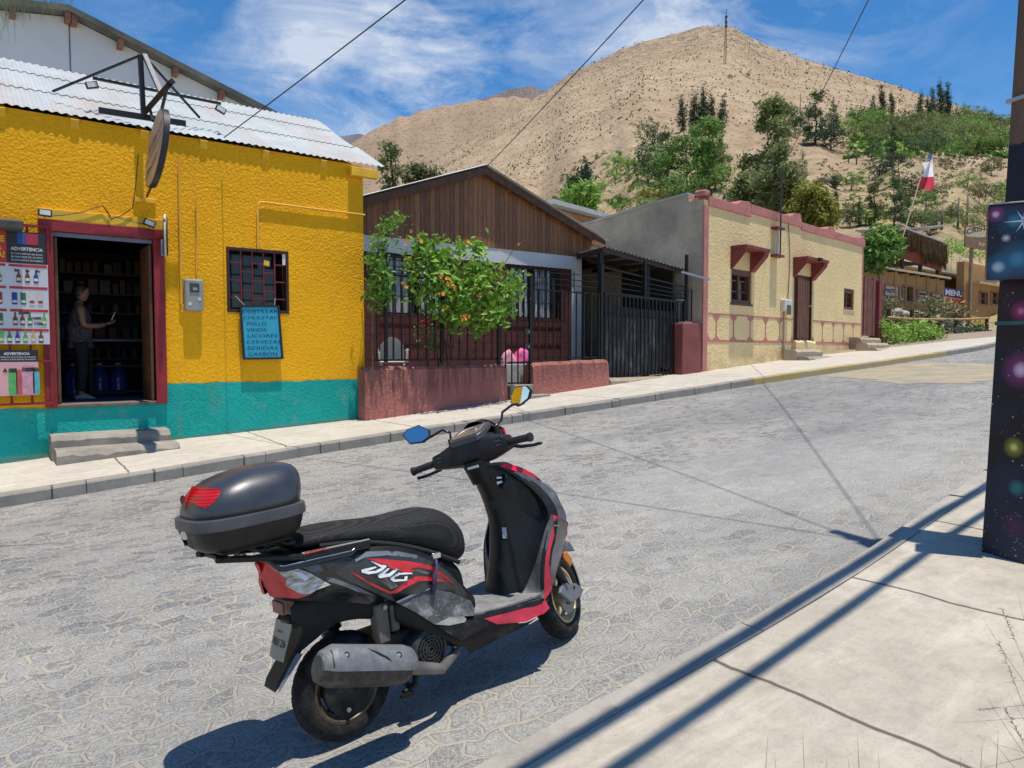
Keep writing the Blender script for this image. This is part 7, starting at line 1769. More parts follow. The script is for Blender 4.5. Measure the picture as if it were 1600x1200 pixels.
for k in range(12):
 a=k*math.pi/6+.2;b_=a+.5;mb.bar(fc+Vector((math.cos(a)*.012,-.026,math.sin(a)*.012)),fc+Vector((math.cos(b_)*.064,-.026,math.sin(b_)*.064)),.003,.003)
part(mb,'fan_grille',S('fan grille',(.035,.034,.033),.5),fan)
mb=MB();
for px,py in((694,996),(598,948),(708,1008),(640,955)):q=sp(px,py,-.12);mb.lathe(q,(0,-1,0),[(0,.010),(.02,.010),(.02,0)],8)
part(mb,'engine_bolts',ALU,en)
mb=MB();a=sp(590,950,-.10);b=sp(592,1005,-.10);mb.box((a.x-.028,-.13,b.z),(a.x+.03,-.075,a.z+.02));c_2=sp(613,962,-.10);mb.box((c_2.x-.02,-.12,c_2.z-.06),(c_2.x+.02,-.07,c_2.z+.05));part(mb,'airbox_bracket',S('dusty tan casting',(.16,.125,.085),.7,.3,9,dust=.3),en,bevel=.008)
mb=MB();mb.tube([(-.01,.13,.27),(.10,.13,.52)],.018,10);mb.lathe((.0,.13,.29),(.43,0,1),[(k*.008,.036 if k%3 else.028)for k in range(28)],16);part(mb,'shock_absorber',S('shock black',(.03,.03,.03),.4),None,60)
mb=MB();mb.tube([sp(622,955,-.10),sp(640,968,-.11),sp(660,970,-.10),sp(680,985,-.08)],.009,6);mb.tube([sp(610,975,-.08),sp(625,990,-.10),sp(648,985,-.09)],.006,6);part(mb,'hose',RUB,en,180)
RIN=loft_x([(-.2,.06,.51,.61),(-.08,.09,.48,.61),(.07,.11,.46,.61),(.26,.12,.38,.56),(.40,.12,.26,.46)],4,24,16);part(RIN,'inner_fender',S('inner fender black',(.010,.010,.010),.8),smooth=60)
mb=MB();foot=sp(630,1086,-.09);mb.tube([(.30,-.08,.20),(foot.x+.06,-.09,.13),(foot.x,-.10,foot.z+.012)],.014,8);mb.tube([(.30,.08,.20),(foot.x+.06,.09,.13),(foot.x,.10,foot.z+.012)],.014,8);mb.tube([(foot.x+.05,-.09,.125),(foot.x+.05,.09,.125)],.010,6);mb.bar((foot.x-.02,-.105,foot.z+.005),(foot.x+.03,-.12,foot.z+.006),.03,.014);part(mb,'centre_stand',PLA,None,60)
mb=MB();g_z=lambda y:y*math.tan(LN);mb.tube([(.50,.10,.215),(.47,.20,.12),(.44,.27,g_z(.27)+.002)],[.013,.012,.011],8);mb.box((.41,.255,g_z(.27)-.012),(.47,.30,g_z(.27)+.002));part(mb,'side_stand',PLA,None,60)
# handlebar group, turned with the bars
H_C=SC_
def hb_ring(y):
 t_=abs(y);tab=[(0,.885,1.012,.092,.074),(.06,.885,1.010,.088,.070),(.115,.868,1.004,.070,.056),(.165,.85,1.0,.047,.043),(.205,.84,1.0,.034,.034)]
 xc,zc2,rx,rz=sect(tab,t_);return[(x,y,z)for x,z in sup((xc,zc2),rx,rz,3.4,32)]
mb=MB().loft([hb_ring(-.205+.41*k/40)for k in range(41)]);HBV=bvh_of(mb)
hb=part(mb,'handlebar_cover',S('dusty dark handlebar plastic',(.014,.014,.0155),.42,.22,8,.1,180,spec=.4,dust=.05),None,60,steer='h')
mb=MB();rings=[]
for k in range(21):
 y=-.115+.23*k/20;f=math.cos(y/.115*1.45);zt=1.075+.072*f;xf=.955+.03*f
 rings.append([(xf+.015,y,1.04),(xf+.018,y,zt-.012),(xf-.02,y,zt),(xf-.055*f-.02,y,zt-.004),(xf-.02,y,zt-.014),(xf+.0,y,1.035)])
mb.loft(rings);vis=part(mb,'dash_visor',S('visor black',(.012,.012,.013),.35),hb,60,steer='h')
mb=MB();mb.loft([[Vector(p)+Vector((.020,0,.004))for p in(r[0],r[1],r[2])]+[Vector(r[2])+Vector((.022,0,-.008)),Vector(r[1])+Vector((.030,0,-.0)),Vector(r[0])+Vector((.034,0,0))]for r in rings]);part(mb,'red_front_cowl',REDP,hb,60,steer='h')
mb=MB();
for s in(-1,1):mb.loft([[(x,y,z)for x,z in sup((.93-.0*k,1.0+.012-k*.004),.05-k*.006,.055-k*.008,2.4,18)]for k,y in enumerate([s*.06,s*.10,s*.14,s*.17])])
part(mb,'red_side_cowl',REDP,hb,60,steer='h')
def dsf(u,v,d):return Vector((.790+.135*v-d*.4,.098-u*.196,1.072+.052*v+d*.9))
mb=MB();mb.prism([dsf(u,v,.0)for u,v in((.0,.3),(.12,0),(.88,0),(1,.3),(.95,1),(.05,1))],(0,0,-.03));dash=part(mb,'instrument_panel',S('dash grey',(.06,.06,.065),.35,.1),hb,bevel=.004,steer='h')
mb=MB();mb.prism([dsf(u,v,.004)for u,v in((.08,.30),(.18,.1),(.82,.1),(.92,.30),(.88,.9),(.12,.9))],(0,0,-.003));part(mb,'instrument_glass',S('instrument glass',(.13,.12,.115),.06,.2,30,spec=.8),dash,steer='h')
mb=MB();vs=[dsf(.5+.25*math.cos(a),.35+.42*math.sin(a),.0055)for a in[math.pi*k/14 for k in range(15)]];mb.tube(vs,.0022,4);mb.tube([dsf(.5,.35,.0055),dsf(.33,.6,.0055)],.0018,4);part(mb,'dial_marks',S('dial white',(.55,.5,.48),.4),dash,steer='h')
mb=MB();mb.loft([[(x,y,z)for x,y in sup((.845+k*.012,0),.062-.004*k,.058-.002*k,3,20)]for k,z in enumerate([.955,.92,.885,.85])]);part(mb,'neck_cover',PLA,hb,60,steer='h')
mb=MB();mb.box((.7805,-.045,.925),(.786,.012,.937));part(mb,'white_label',S('label white',(.55,.55,.52),.5),hb,steer='h')
for s in(-1,1):
 gp0=Vector((.835,s*.20,1.0));gp1=Vector((.808,s*.325,.992))
 mb=MB();n=11;mb.tube([gp0.lerp(gp1,k/n)for k in range(n+1)],[.0165 if k%2 else.0178 for k in range(n)]+[.020],14);part(mb,'grip',S('grip rubber',(.012,.012,.013),.6),hb,50,steer='h')
 mb=MB();mb.lathe(gp1,(gp1-gp0),[(-.004,.021),(.008,.021),(.010,.014),(.010,0)],16);part(mb,'bar_end',S('grip rubber',(.012,.012,.013)),hb,50,steer='h')
 mb=MB();mb.tube([Vector((.885,s*.185,.985)),Vector((.893,s*.23,.965)),Vector((.878,s*.30,.955)),Vector((.862,s*.345,.955))],[.010,.009,.0075,.008],8);mb.lathe((.862,s*.345,.955),(-.03,s,0),[(-.008,.004),(0,.010),(.008,.004)],10);part(mb,'brake_lever',S('lever black',(.015,.015,.016),.35),hb,60,steer='h')
 mb=MB();mb.box((.805,s*.165-.028,.985),(.855,s*.165+.028,1.035));sw2=part(mb,'switch_block',PLA,hb,bevel=.008,steer='h')
 mb=MB();mb.box((.797,s*.165-.015,1.012),(.806,s*.165+.012,1.022));mb.box((.797,s*.165-.01,.995),(.806,s*.165+.01,1.003));part(mb,'switch',S('switch mark',(.06,.06,.06),.4),sw2,steer='h')
 mb=MB();mb.lathe((.893,s*.128,1.045),(0,s*.1,1),[(0,.017),(.025,.014),(.05,.011),(.05,0)],12);part(mb,'mirror_boot',RUB,hb,50,steer='h')
def mirror(poly,ydist,target,s,skyward=False):
 W2=[sp(px,py,ydist,True)for px,py in poly];cpx=sum(p[0]for p in poly)/len(poly);cpy=sum(p[1]for p in poly)/len(poly)
 C=SM@(ST@sp(cpx,cpy,ydist,True));din=(C-EYE).normalized();out=(Vector(target)-C).normalized();nrm=(out-din).normalized()
 pts=[]
 for px,py in poly:
  d=ray(px,py);t_=(C-EYE).dot(nrm)/d.dot(nrm);pts.append(SMI@(EYE+d*t_))
 nl=SMI.to_3x3()@nrm;cl=SMI@C
 big=[cl+(p-cl)*1.09 for p in pts]
 mb=MB();mb.loft([[cl+(p-cl)*.45-nl*.034 for p in big],[cl+(p-cl)*.85-nl*.022 for p in big],[p-nl*.004 for p in big],[p+nl*.003 for p in big]]);mi=part(mb,'mirror',PLA,None,60)
 mb=MB();mb.add([p+nl*.0045 for p in pts],[tuple(range(len(pts)))]);part(mb,'mirror_glass',S('mirror silver',(.78,.79,.80),.02,.0,metal=1.0),mi)
 return cl,nl,mi
rm_poly=[(799.6,620.5),(805.5,606),(822.5,603.5),(828.5,610),(825.4,622),(810,634.2),(801,630)]
lm_poly=[(631,680),(637.5,672),(654.5,665.4),(670,673),(670.5,682),(660,690.3),(641,692.5)]
cl,nl,mi=mirror(rm_poly,-.26,(-6.42,11.0,2.2),-1)
a=ST@(HO+Vector((.893,-.128,1.09)));b=sp(789,656,-.15,True);k=ST@sp(790,650,-.16,True)
mb=MB();e=cl-nl*.02+Vector((0,0,-.035));mb.tube([a,a+(k-a)*.6,k.lerp(a,.25)+Vector((0,0,.03)),a.lerp(e,.6)+Vector((0,0,.035)),e],.0065,8);part(mb,'mirror_stem',GLB,mi,60)
cl,nl,mi=mirror(lm_poly,.27,EYE+Vector((-14,9,13)),1)
a=ST@(HO+Vector((.893,.128,1.09)));e=cl-nl*.02+(a-cl).normalized()*.05;mb=MB();mb.tube([a,a+Vector((0,.0,.035)),a.lerp(e,.35)+Vector((0,0,.045)),e],.0065,8);part(mb,'mirror_stem',GLB,mi,60)
# top box
def tb_rings(tab,e=3.4,n=44):
 out=[]
 for z,x0,x1,hw in tab:out.append([(x,y,z)for x,y in sup(((x0+x1)/2,0),(x1-x0)/2,hw,e,n)])
 return out
base=MB().loft(tb_rings([(.862,-.44,-.21,.11),(.865,-.485,-.165,.155),(.885,-.508,-.138,.176),(.92,-.518,-.126,.187),(.945,-.523,-.12,.193)]))
tb=part(base,'top_box',S('top box black',(.010,.010,.011),.42,.18,7,.1,200,spec=.35,dust=.04),None,50)
rimr=MB().loft(tb_rings([(.942,-.520,-.12,.193),(.945,-.528,-.112,.201),(.96,-.529,-.111,.202),(.981,-.527,-.113,.2),(.985,-.516,-.124,.189)]));part(rimr,'box_rim',S('box rim grey black',(.055,.058,.066),.4,.2,7,dust=.06),tb,40)
lid=MB().loft(tb_rings([(.983,-.516,-.122,.19),(1.01,-.512,-.115,.188),(1.035,-.504,-.109,.183),(1.06,-.488,-.107,.174),(1.082,-.464,-.108,.161),(1.102,-.428,-.114,.142),(1.118,-.38,-.127,.116),(1.129,-.33,-.148,.085),(1.135,-.285,-.18,.045)],2.9));LBV=bvh_of(lid)
lid_=part(lid,'box_lid',S('satin lid black',(.030,.034,.042),.36,.15,6,.06,220,spec=.6,coat=.2,dust=.04),tb,180)
BBV=bvh_of(base)
t=NT('ribbed red reflector');rib=t.math('SINE',t.math('MULTIPLY',t.xyz()[2],620));c=t.ramp(t.math('ADD',t.math('MULTIPLY',rib,.25),.5),(.2,(.30,.006,.008)),(.8,(.62,.014,.018)));t.bump(rib,.15,.001);rrm=t.done(c,.3,0,.4)
rr2=panel('box_reflector',[(291,760),(318,761.5),(344,764),(345,770),(334,785),(320,795),(309,790),(300,786.5),(291,790),(285,796),(283,790),(285,776)],LBV,.005,rrm,tb,step=4,ymax=-.0004)
mb=patch([(286+4.5*math.cos(k*.63)-.5,781+7.5*math.sin(k*.63))for k in range(10)],LBV,.008,step=2.5,mirror=False,thick=.003);part(mb,'reflector_emblem',S('emblem dark red',(.10,.01,.012),.3),rr2)
mb=MB();q=BBV.ray_cast(*[v if i==0 else v.normalized()for i,v in enumerate(sray(289.5,836))])[0]or sp(289.5,836,-.1);mb.lathe(q,(-.8,-.6,-.1),[(-.01,.016),(.006,.016),(.007,.007),(.007,0)],18);part(mb,'box_lock',CHR,tb)
panel('latch_panel',[(302,834),(307,832.5),(313,858),(299,857),(294,845)],BBV,.005,S('latch black',(.03,.03,.033),.4),tb,mirror=True,step=4)
mb=MB();mb.box((-.44,-.11,.846),(-.18,.11,.8615));part(mb,'box_mount_plate',PLA,tb,bevel=.005)
for o in[scoot]+list(scoot.children_recursive):
 pass
 # vegetation
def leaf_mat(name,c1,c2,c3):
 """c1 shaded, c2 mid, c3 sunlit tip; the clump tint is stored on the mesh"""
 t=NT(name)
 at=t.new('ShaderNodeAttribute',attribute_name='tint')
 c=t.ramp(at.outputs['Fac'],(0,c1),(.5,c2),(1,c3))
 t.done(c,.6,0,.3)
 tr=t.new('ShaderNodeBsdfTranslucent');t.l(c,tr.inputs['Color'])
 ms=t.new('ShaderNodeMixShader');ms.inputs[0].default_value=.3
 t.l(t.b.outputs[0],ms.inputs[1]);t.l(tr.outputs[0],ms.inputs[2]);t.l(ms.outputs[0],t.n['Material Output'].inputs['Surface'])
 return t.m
LM={'cypress':leaf_mat('cypress foliage',(.02,.035,.024),(.05,.08,.046),(.11,.15,.085)),'dark':leaf_mat('dark evergreen foliage',(.022,.045,.02),(.065,.12,.042),(.15,.22,.09)),'green':leaf_mat('mid green foliage',(.04,.09,.018),(.13,.25,.05),(.26,.40,.10)),'lime':leaf_mat('fresh green foliage',(.06,.13,.016),(.21,.36,.055),(.36,.53,.12)),'olive':leaf_mat('pale olive foliage',(.05,.07,.024),(.16,.20,.07),(.32,.36,.15)),'yellow':leaf_mat('yellow green foliage',(.06,.07,.010),(.19,.20,.025),(.34,.33,.06)),'grey':leaf_mat('grey green foliage',(.045,.055,.04),(.11,.13,.095),(.22,.245,.19)),'bush':leaf_mat('dry green scrub',(.05,.058,.022),(.125,.14,.055),(.23,.24,.105)),'dry':leaf_mat('straw grass',(.15,.11,.05),(.30,.23,.12),(.44,.36,.2)),}
BARK=S('bark',(.13,.10,.075),.95,.35,6,.5,14)
def leaves(blobs,n,size,seed,flat=.35,long=1.0,hollow=.35):
 """n small leaf faces gathered in clumps on the shells of the blobs: (centre, (rx, ry, rz))"""
 r_=random.Random(seed);vs=[];fs=[];tint=[]
 vol=[b[1][0]*b[1][1]+b[1][2]*max(b[1][0],b[1][1])for b in blobs];tot=sum(vol)
 zlo=min(b[0][2]-b[1][2]for b in blobs);zhi=max(b[0][2]+b[1][2]for b in blobs)
 for bi,(c,rr)in enumerate(blobs):
  k=int(n*vol[bi]/tot);nc=max(3,k//22)
  for _ in range(nc):
   d=Vector((r_.gauss(0,1),r_.gauss(0,1),r_.gauss(0,1))).normalized()
   rad=hollow+(1-hollow)*r_.random()**.45
   rad*=1+.25*noise.noise(d*1.7+Vector((seed,bi,0)))
   cc=Vector((c[0]+d.x*rr[0]*rad,c[1]+d.y*rr[1]*rad,c[2]+d.z*rr[2]*rad))
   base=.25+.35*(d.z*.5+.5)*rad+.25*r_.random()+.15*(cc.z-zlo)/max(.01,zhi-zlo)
   spread=size*r_.uniform(1.3,2.8)
   for _k in range(22):
    p=cc+Vector((r_.gauss(0,spread*.55),r_.gauss(0,spread*.55),r_.gauss(0,spread*.45)))
    nrm=(d*.6+Vector((r_.gauss(0,.6),r_.gauss(0,.6),r_.gauss(flat,.6)))).normalized()
    u=nrm.orthogonal().normalized();a=r_.random()*6.28
    u=(u*math.cos(a)+nrm.cross(u)*math.sin(a));v=nrm.cross(u)
    s=size*r_.choice((.45,.7,.9,1.1,1.5))*r_.uniform(.8,1.2);l_=s*long
    b=len(vs)
    vs+=[p-u*l_*.5,p+v*s*.28+nrm*s*.06,p+u*l_*.5,p-v*s*.28+nrm*s*.06]
    fs.append((b,b+1,b+2,b+3));tt=max(0,min(1,base+r_.uniform(-.18,.18)));tint+=[tt]*4
 return vs,fs,tint
def leaf_obj(name,data,m,parent):
 vs,fs,tint=data
 me=bpy.data.meshes.new(name);me.from_pydata([tuple(v)for v in vs],[],fs)
 at=me.attributes.new('tint','FLOAT','POINT');at.data.foreach_set('value',tint)
 return link(name,me,parent,m)
def shape_blobs(kind_,h,w,seed):
 """crown volumes for a tree standing at the origin"""
 r_=random.Random(seed);B=[]
 if kind_=='column':
  for k in range(9):
   z=h*(.12+.82*k/8);r=w*.5*(1-abs(k/8-.3)**1.3*1.35)*r_.uniform(.85,1.1);r=max(r,w*.06)
   B.append(((r_.uniform(-.06,.06)*w+w*.12*(k/8)**2,r_.uniform(-.06,.06)*w,z),(r*.8,r*.8,h*.09)))
 elif kind_=='round':
  for k in range(8):
   a=r_.random()*6.28;q=r_.random()*.3*w;B.append(((math.cos(a)*q,math.sin(a)*q,h*r_.uniform(.22,.78)),(w*r_.uniform(.2,.34),w*r_.uniform(.2,.34),h*r_.uniform(.14,.26))))
  B.append(((0,0,h*.4),(w*.38,w*.38,h*.36)))
 elif kind_=='shrub':
  for k in range(6):
   a=r_.random()*6.28;q=r_.random()*.34*w;B.append(((math.cos(a)*q,math.sin(a)*q,h*r_.uniform(.25,.7)),(w*r_.uniform(.16,.3),w*r_.uniform(.16,.3),h*r_.uniform(.18,.34))))
 elif kind_=='loose':
  for k in range(17):
   z=h*r_.uniform(.09,.97);f=1-abs(z/h-.42)**1.5*1.55;a=r_.random()*6.28;q=r_.random()**.6*w*.42*max(.15,f)
   B.append(((math.cos(a)*q+w*.06*(z/h),math.sin(a)*q,z),(w*r_.uniform(.09,.19),w*r_.uniform(.09,.19),h*r_.uniform(.05,.11))))
 return B
def make_trunk(h,w,blobs,seed,parent,thick=.035):
 r_=random.Random(seed+5);mb=MB();top=h*.75
 pts=[Vector((0,0,-h*.05))]+[Vector((r_.uniform(-.03,.03)*h*(k/5),r_.uniform(-.03,.03)*h*(k/5),top*k/5))for k in range(1,6)]
 mb.tube(pts,[h*thick*(1-.16*k)for k in range(6)],7)
 for c,rr in blobs[::2]:
  c=Vector(c);z0=max(h*.1,min(top*.9,c.z-rr[2]*1.2));k=z0/top*5;i=min(4,max(0,int(k)));base=pts[i].lerp(pts[i+1],k-i)if i+1<len(pts)else pts[-1]
  mb.tube([base,base.lerp(c,.55)+Vector((0,0,h*.02)),c],[h*thick*.42,h*thick*.25,h*thick*.1],5)
 return mb.build('trunk',BARK,parent,180)
proto={}
def plant(shape,mat_,px,py0,py1,wpx,label,cat,group,name,loc=None,n=1100,dens=1.0,rz=None,d_=None):
 """tree whose foot is seen at (px, py1) and whose top at py0; copies share the mesh of their kind"""
 p=loc if loc is not None else hit_terr(px,py1)
 fwd=(p-EYE).dot(FV*CP-Vector((0,0,SP_)))
 if shape!='column':wpx*=1.4;py0-=(py1-py0)*.08
 if shape=='shrub':py0-=(py1-py0)*.2
 h=(py1-py0)/F_PX*fwd;w_=wpx/F_PX*fwd
 ratio=round(w_/h,1)
 key=(shape,mat_,min(2.2,max(.2,round(ratio*3)/3 if ratio>.4 else round(ratio,1))),rnd.randrange(2)if d_ is None else d_)
 if key not in proto:
  pr=thing(name,label,cat,(0,0,0),group);H_=10.0;W_=H_*key[2];sd=len(proto)*13+3
  B=shape_blobs(shape,H_,W_,sd)
  leaf={'column':.22,'round':.34,'shrub':.42,'loose':.28}[shape]
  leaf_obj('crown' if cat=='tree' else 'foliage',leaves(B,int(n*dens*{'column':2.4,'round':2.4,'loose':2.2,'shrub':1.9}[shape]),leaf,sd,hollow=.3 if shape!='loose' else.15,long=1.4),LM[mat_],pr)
  make_trunk(H_,W_,B,sd,pr,.022 if shape!='shrub' else.012).name='trunk' if cat=='tree' else 'stem'
  proto[key]=pr;o=pr
 else:
  o=dup(proto[key],(0,0,0),label,group);o.name=name
 o.location=p-Vector((0,0,h*.02));k=h/10
 kw=w_/(10*key[2]);o.scale=(kw,kw,k);o.rotation_euler=(0,0,rnd.random()*6.28 if rz is None else rz)
 o['label']=label;o['category']=cat
 if group:o['group']=group
 return o
CY='dark cypresses on the hillside';TG='trees on the hillside';BG='green bushes on the terrace'
for i,(px,y0,y1,w_,lab)in enumerate([(1066,146,206,24,'leftmost dark cypress of the clump above the roofs'),(1084,142,212,24,'second dark cypress of the clump above the roofs'),(1097,130,214,20,'tallest dark cypress in the middle of the clump above the roofs'),(1111,140,214,20,'dark cypress just right of the tallest one in the clump above the roofs'),(1127,147,208,24,'rightmost dark cypress of the clump above the roofs')]):
 plant('column','cypress',px,y0,y1,w_,lab,'tree',CY,'cypress_tree',n=1500)
plant('round','dark',1020,181,236,50,'rounded dark tree left of the cypress clump','tree',TG,'hillside_tree')
plant('round','dark',1012,214,290,62,'dark leaning tree at the left edge of the green grove','tree',TG,'hillside_tree')
plant('loose','dark',1042,212,306,66,'blue green tree in the middle of the green grove','tree',TG,'hillside_tree',n=1700)
plant('loose','green',1072,205,312,78,'bright green tree below the dark cypress clump','tree',TG,'hillside_tree',n=1900)
plant('loose','green',1108,196,320,66,'tall olive green tree at the right end of the green grove','tree',TG,'hillside_tree',n=1900)
plant('column','dark',1126,198,262,18,'slim dark tree at the right end of the green grove','tree',TG,'hillside_tree')
for px,y0,y1,w_,m_,lab in((1030,252,312,66,'green','leafy mass filling the left middle of the green grove'),(1062,262,322,70,'green','leafy mass filling the lower middle of the green grove'),(1096,254,322,66,'green','leafy mass filling the lower right of the green grove'),(1044,226,280,50,'lime','fresh green tree in the heart of the green grove'),(1118,232,300,44,'olive','olive tree on the right flank of the green grove')):
 plant('round',m_,px,y0,y1,w_,lab,'tree',TG,'hillside_tree')
plant('shrub','lime',1108,203,236,42,'bright green bush under the cypress clump','bush',BG,'hillside_bush')
plant('shrub','lime',982,242,268,40,'bright green bush at the left foot of the green grove','bush',BG,'hillside_bush')
plant('shrub','yellow',1008,292,322,56,'yellow green bush above the grey side wall','bush',BG,'hillside_bush')
plant('shrub','green',1012,308,334,44,'round green bush just above the grey side wall','bush',BG,'hillside_bush')
def near_tree(px,y0,y1,dist,wpx,shape,mat_,lab,name,n,leaf,thick=.03,seed=1,base=None):
 d=ray(px,560);d.z=0;d.normalize();p=d*dist;p.z=gz(min(60,p.x))if base is None else base
 rt=ray(px,y0);zt=EYE.z+rt.z/math.hypot(rt.x,rt.y)*dist;rb2=ray(px,y1);zb2=EYE.z+rb2.z/math.hypot(rb2.x,rb2.y)*dist
 h=zt-p.z;w_=wpx/F_PX*dist*.985
 tr=thing(name,lab,'tree' if 'bush' not in name and 'shrub' not in name else 'bush',p);B=shape_blobs(shape,zt-zb2,w_,seed);B=[((c[0],c[1],c[2]+zb2-p.z),r)for c,r in B]
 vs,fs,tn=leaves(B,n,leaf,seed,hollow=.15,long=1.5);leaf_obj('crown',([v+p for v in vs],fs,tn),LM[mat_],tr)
 mb=MB(Matrix.Translation(p));r_=random.Random(seed);pts=[Vector((0,0,-.2))]+[Vector((r_.uniform(-.03,.03)*h,r_.uniform(-.03,.03)*h,h*.78*k/5))for k in range(1,6)]
 mb.tube(pts,[h*thick*(1-.16*k)for k in range(6)],8)
 for c,rr in B[::2]:
  c=Vector(c);k=max(.4,min(4.4,(c.z-rr[2])/(h*.78)*5));i=int(k);b0=pts[i].lerp(pts[i+1],k-i);mb.tube([b0,b0.lerp(c,.5)+Vector((0,0,.1)),c],[h*thick*.4,h*thick*.22,.012],5)
 mb.build('trunk',BARK,tr,180);return tr
near_tree(1192,162,330,52,100,'loose','olive','tall pale olive tree rising behind the middle of the cream house','olive_tree',9500,.19,.014,21)
near_tree(1216,226,350,44,86,'loose','olive','shorter pale olive tree in front of the tallest one behind the cream house','olive_tree',8000,.17,.014,33)
near_tree(1160,268,345,46,60,'loose','olive','low pale olive tree left of the tall one behind the cream house','olive_tree',4600,.17,.014,41)
near_tree(1268,278,372,36,76,'round','yellow','yellow green tree behind the right half of the cream house','yellow_tree',7000,.15,.015,8)
near_tree(1368,354,424,30,56,'round','green','dense green tree overhanging the red timber gate','street_tree',4200,.15,.02,15)
near_tree(906,292,345,33,66,'round','lime','bright green leafy tree behind the right slope of the timber gable','leafy_tree',3000,.19,.02,27)
near_tree(910,256,330,62,36,'column','cypress','lone dark conifer above the right slope of the timber gable','cypress_tree',4200,.24,.02,71)
near_tree(896,272,330,60,26,'column','dark','shorter dark conifer left of the lone one above the timber gable','cypress_tree',2600,.24,.02,73)
plant('shrub','bush',880,300,330,46,'dry bush left of the bright green tree by the timber gable','bush',BG,'hillside_bush')
near_tree(612,224,305,40,42,'loose','olive','pale wispy willow between the yellow shop and the timber gable','willow_tree',2200,.13,.012,51)
near_tree(660,256,300,36,64,'round','bush','rounded yellowish tree behind the left slope of the timber gable','rounded_tree',2400,.18,.012,61)
for px,y0,y1,w_,sh,m_,lab in[(1240,172,202,38,'shrub','dark','low dark bush left of the big dark tree on the slope'),(1274,150,226,44,'loose','dark','big dark tree left half of the pair on the open slope'),(1302,150,212,24,'column','dark','slim dark tree rising behind the big dark pair'),(1298,176,236,58,'round','cypress','big dark tree right half of the pair on the open slope'),(1253,232,286,28,'column','bush','small upright tree right of the tall olive tree'),(1341,172,186,30,'shrub','dark','small dark bush at the left end of the terrace'),(1392,186,262,22,'column','dark','slim dark tree standing in the middle of the terrace bushes'),(1362,210,250,40,'round','dark','dark round tree at the lower left of the terrace'),(1374,238,276,44,'round','cypress','dark tree below the terrace, left of the flag'),(1404,240,298,40,'loose','cypress','dark tree just left of the flag'),(1424,262,302,44,'round','cypress','dark spreading tree behind the flag pole'),(1397,284,352,38,'loose','dark','dark feathery tree below the flag'),(1418,300,352,34,'loose','bush','greyish feathery tree right of the dark one below the flag'),(1366,272,352,22,'loose','bush','thin leaning tree with bare stems above the thatched loft'),(1306,292,352,20,'column','dark','slim dark tree above the right end of the pink parapet'),(1328,312,356,30,'round','bush','greyish bush tree above the right end of the pink parapet'),(1342,304,356,18,'column','dark','second slim dark tree above the right end of the pink parapet'),(1461,282,322,36,'round','bush','dark twiggy tree right of the flag pole'),(1486,312,346,30,'column','dark','dark upright tree right of the flag pole'),(1463,336,366,40,'shrub','dark','round dark bush above the thatched roof'),(1530,288,318,46,'shrub','bush','dull green bush upper right, near the pole'),(1556,288,312,34,'shrub','green','green bush nearest the pole on the lower slope'),(1549,250,276,40,'shrub','bush','lone brownish bush on the dry slope near the pole'),(1476,248,264,24,'shrub','bush','small dry bush right of the flag'),(1283,274,292,22,'shrub','grey','spiky grey plant left of the slope path'),(1306,272,296,18,'shrub','bush','thin shrub right of the spiky grey plant'),(1520,314,352,70,'round','olive','wide pale willow above the carved sign'),(1560,322,352,40,'shrub','olive','pale shrub beside the pole above the carved sign'),(1498,338,366,48,'shrub','olive','pale shrub left of the carved sign'),(1440,330,362,44,'shrub','olive','pale shrub just above the thatched ridge'),(1480,322,340,30,'shrub','olive','small pale shrub behind the flag pole')]:
 plant(sh,m_,px,y0,y1,w_,lab,'tree' if sh!='shrub' else 'bush',TG if sh!='shrub' else BG,'hillside_tree' if sh!='shrub' else 'hillside_bush',n=1300)
for px,y0,y1,w_,lab in[(1363,147,187,13,'first poplar from the left on the skyline terrace'),(1378,130,187,14,'second poplar from the left on the skyline terrace, tall and thin'),(1393,139,186,13,'third poplar from the left on the skyline terrace'),(1437,140,192,15,'fourth poplar from the left on the skyline terrace'),(1450,148,196,16,'fifth poplar from the left on the skyline terrace, in front of the tall pair'),(1457,134,192,17,'dark poplar just left of the tallest skyline pair'),(1469,121,190,18,'tallest poplar of the skyline pair'),(1480,127,190,15,'right hand poplar of the tallest skyline pair'),(1506,158,200,20,'last poplar on the skyline, apart to the right')]:
 plant('column','cypress',px,y0,y1,w_,lab,'tree','poplars on the skyline terrace','poplar_tree',n=1300)
r_=random.Random(19);spots=[]
rowname=['topmost','second','third','fourth','lowest']
for row,(yb,xs0,xs1,nb,sz)in enumerate([(196,1330,1560,11,34),(208,1330,1572,10,40),(220,1345,1575,9,44),(232,1400,1575,7,48),(242,1410,1570,6,50)]):
 for i in range(nb):
  px=xs0+(xs1-xs0)*(i+.5)/nb+r_.uniform(-7,7);m_=r_.choice(['green','lime','green','olive','bush','dark','dark'])
  hue={'green':'green','lime':'fresh green','bush':'dull','dark':'dark','olive':'pale'}[m_]
  ordn=['first','second','third','fourth','fifth','sixth','seventh','eighth','ninth','tenth','eleventh'][i]
  plant('shrub',m_,px,yb-sz*r_.uniform(.4,.8),yb+2,sz*r_.uniform(1.15,1.6),f'{hue} bush, {ordn} from the left in the {rowname[row]} row of the terrace','bush',BG,'terrace_bush')
for px,y0,y1,w_,sh,m_,lab in[(1236,262,300,40,'round','olive','pale tree on the bare slope right of the tall olive tree'),(1330,262,300,36,'round','green','green tree alone on the sandy slope left of the dark trees'),(1445,300,350,44,'loose','green','green tree below the flag, right of the greyish feathery tree'),(1512,262,296,46,'round','green','green tree midway between the flag and the pole'),(1548,300,345,40,'round','green','green tree just left of the pole above the carved sign'),(1352,318,356,36,'round','green','green tree rising over the end of the pink parapet')]:
 plant(sh,m_,px,y0,y1,w_,lab,'tree',TG,'hillside_tree')
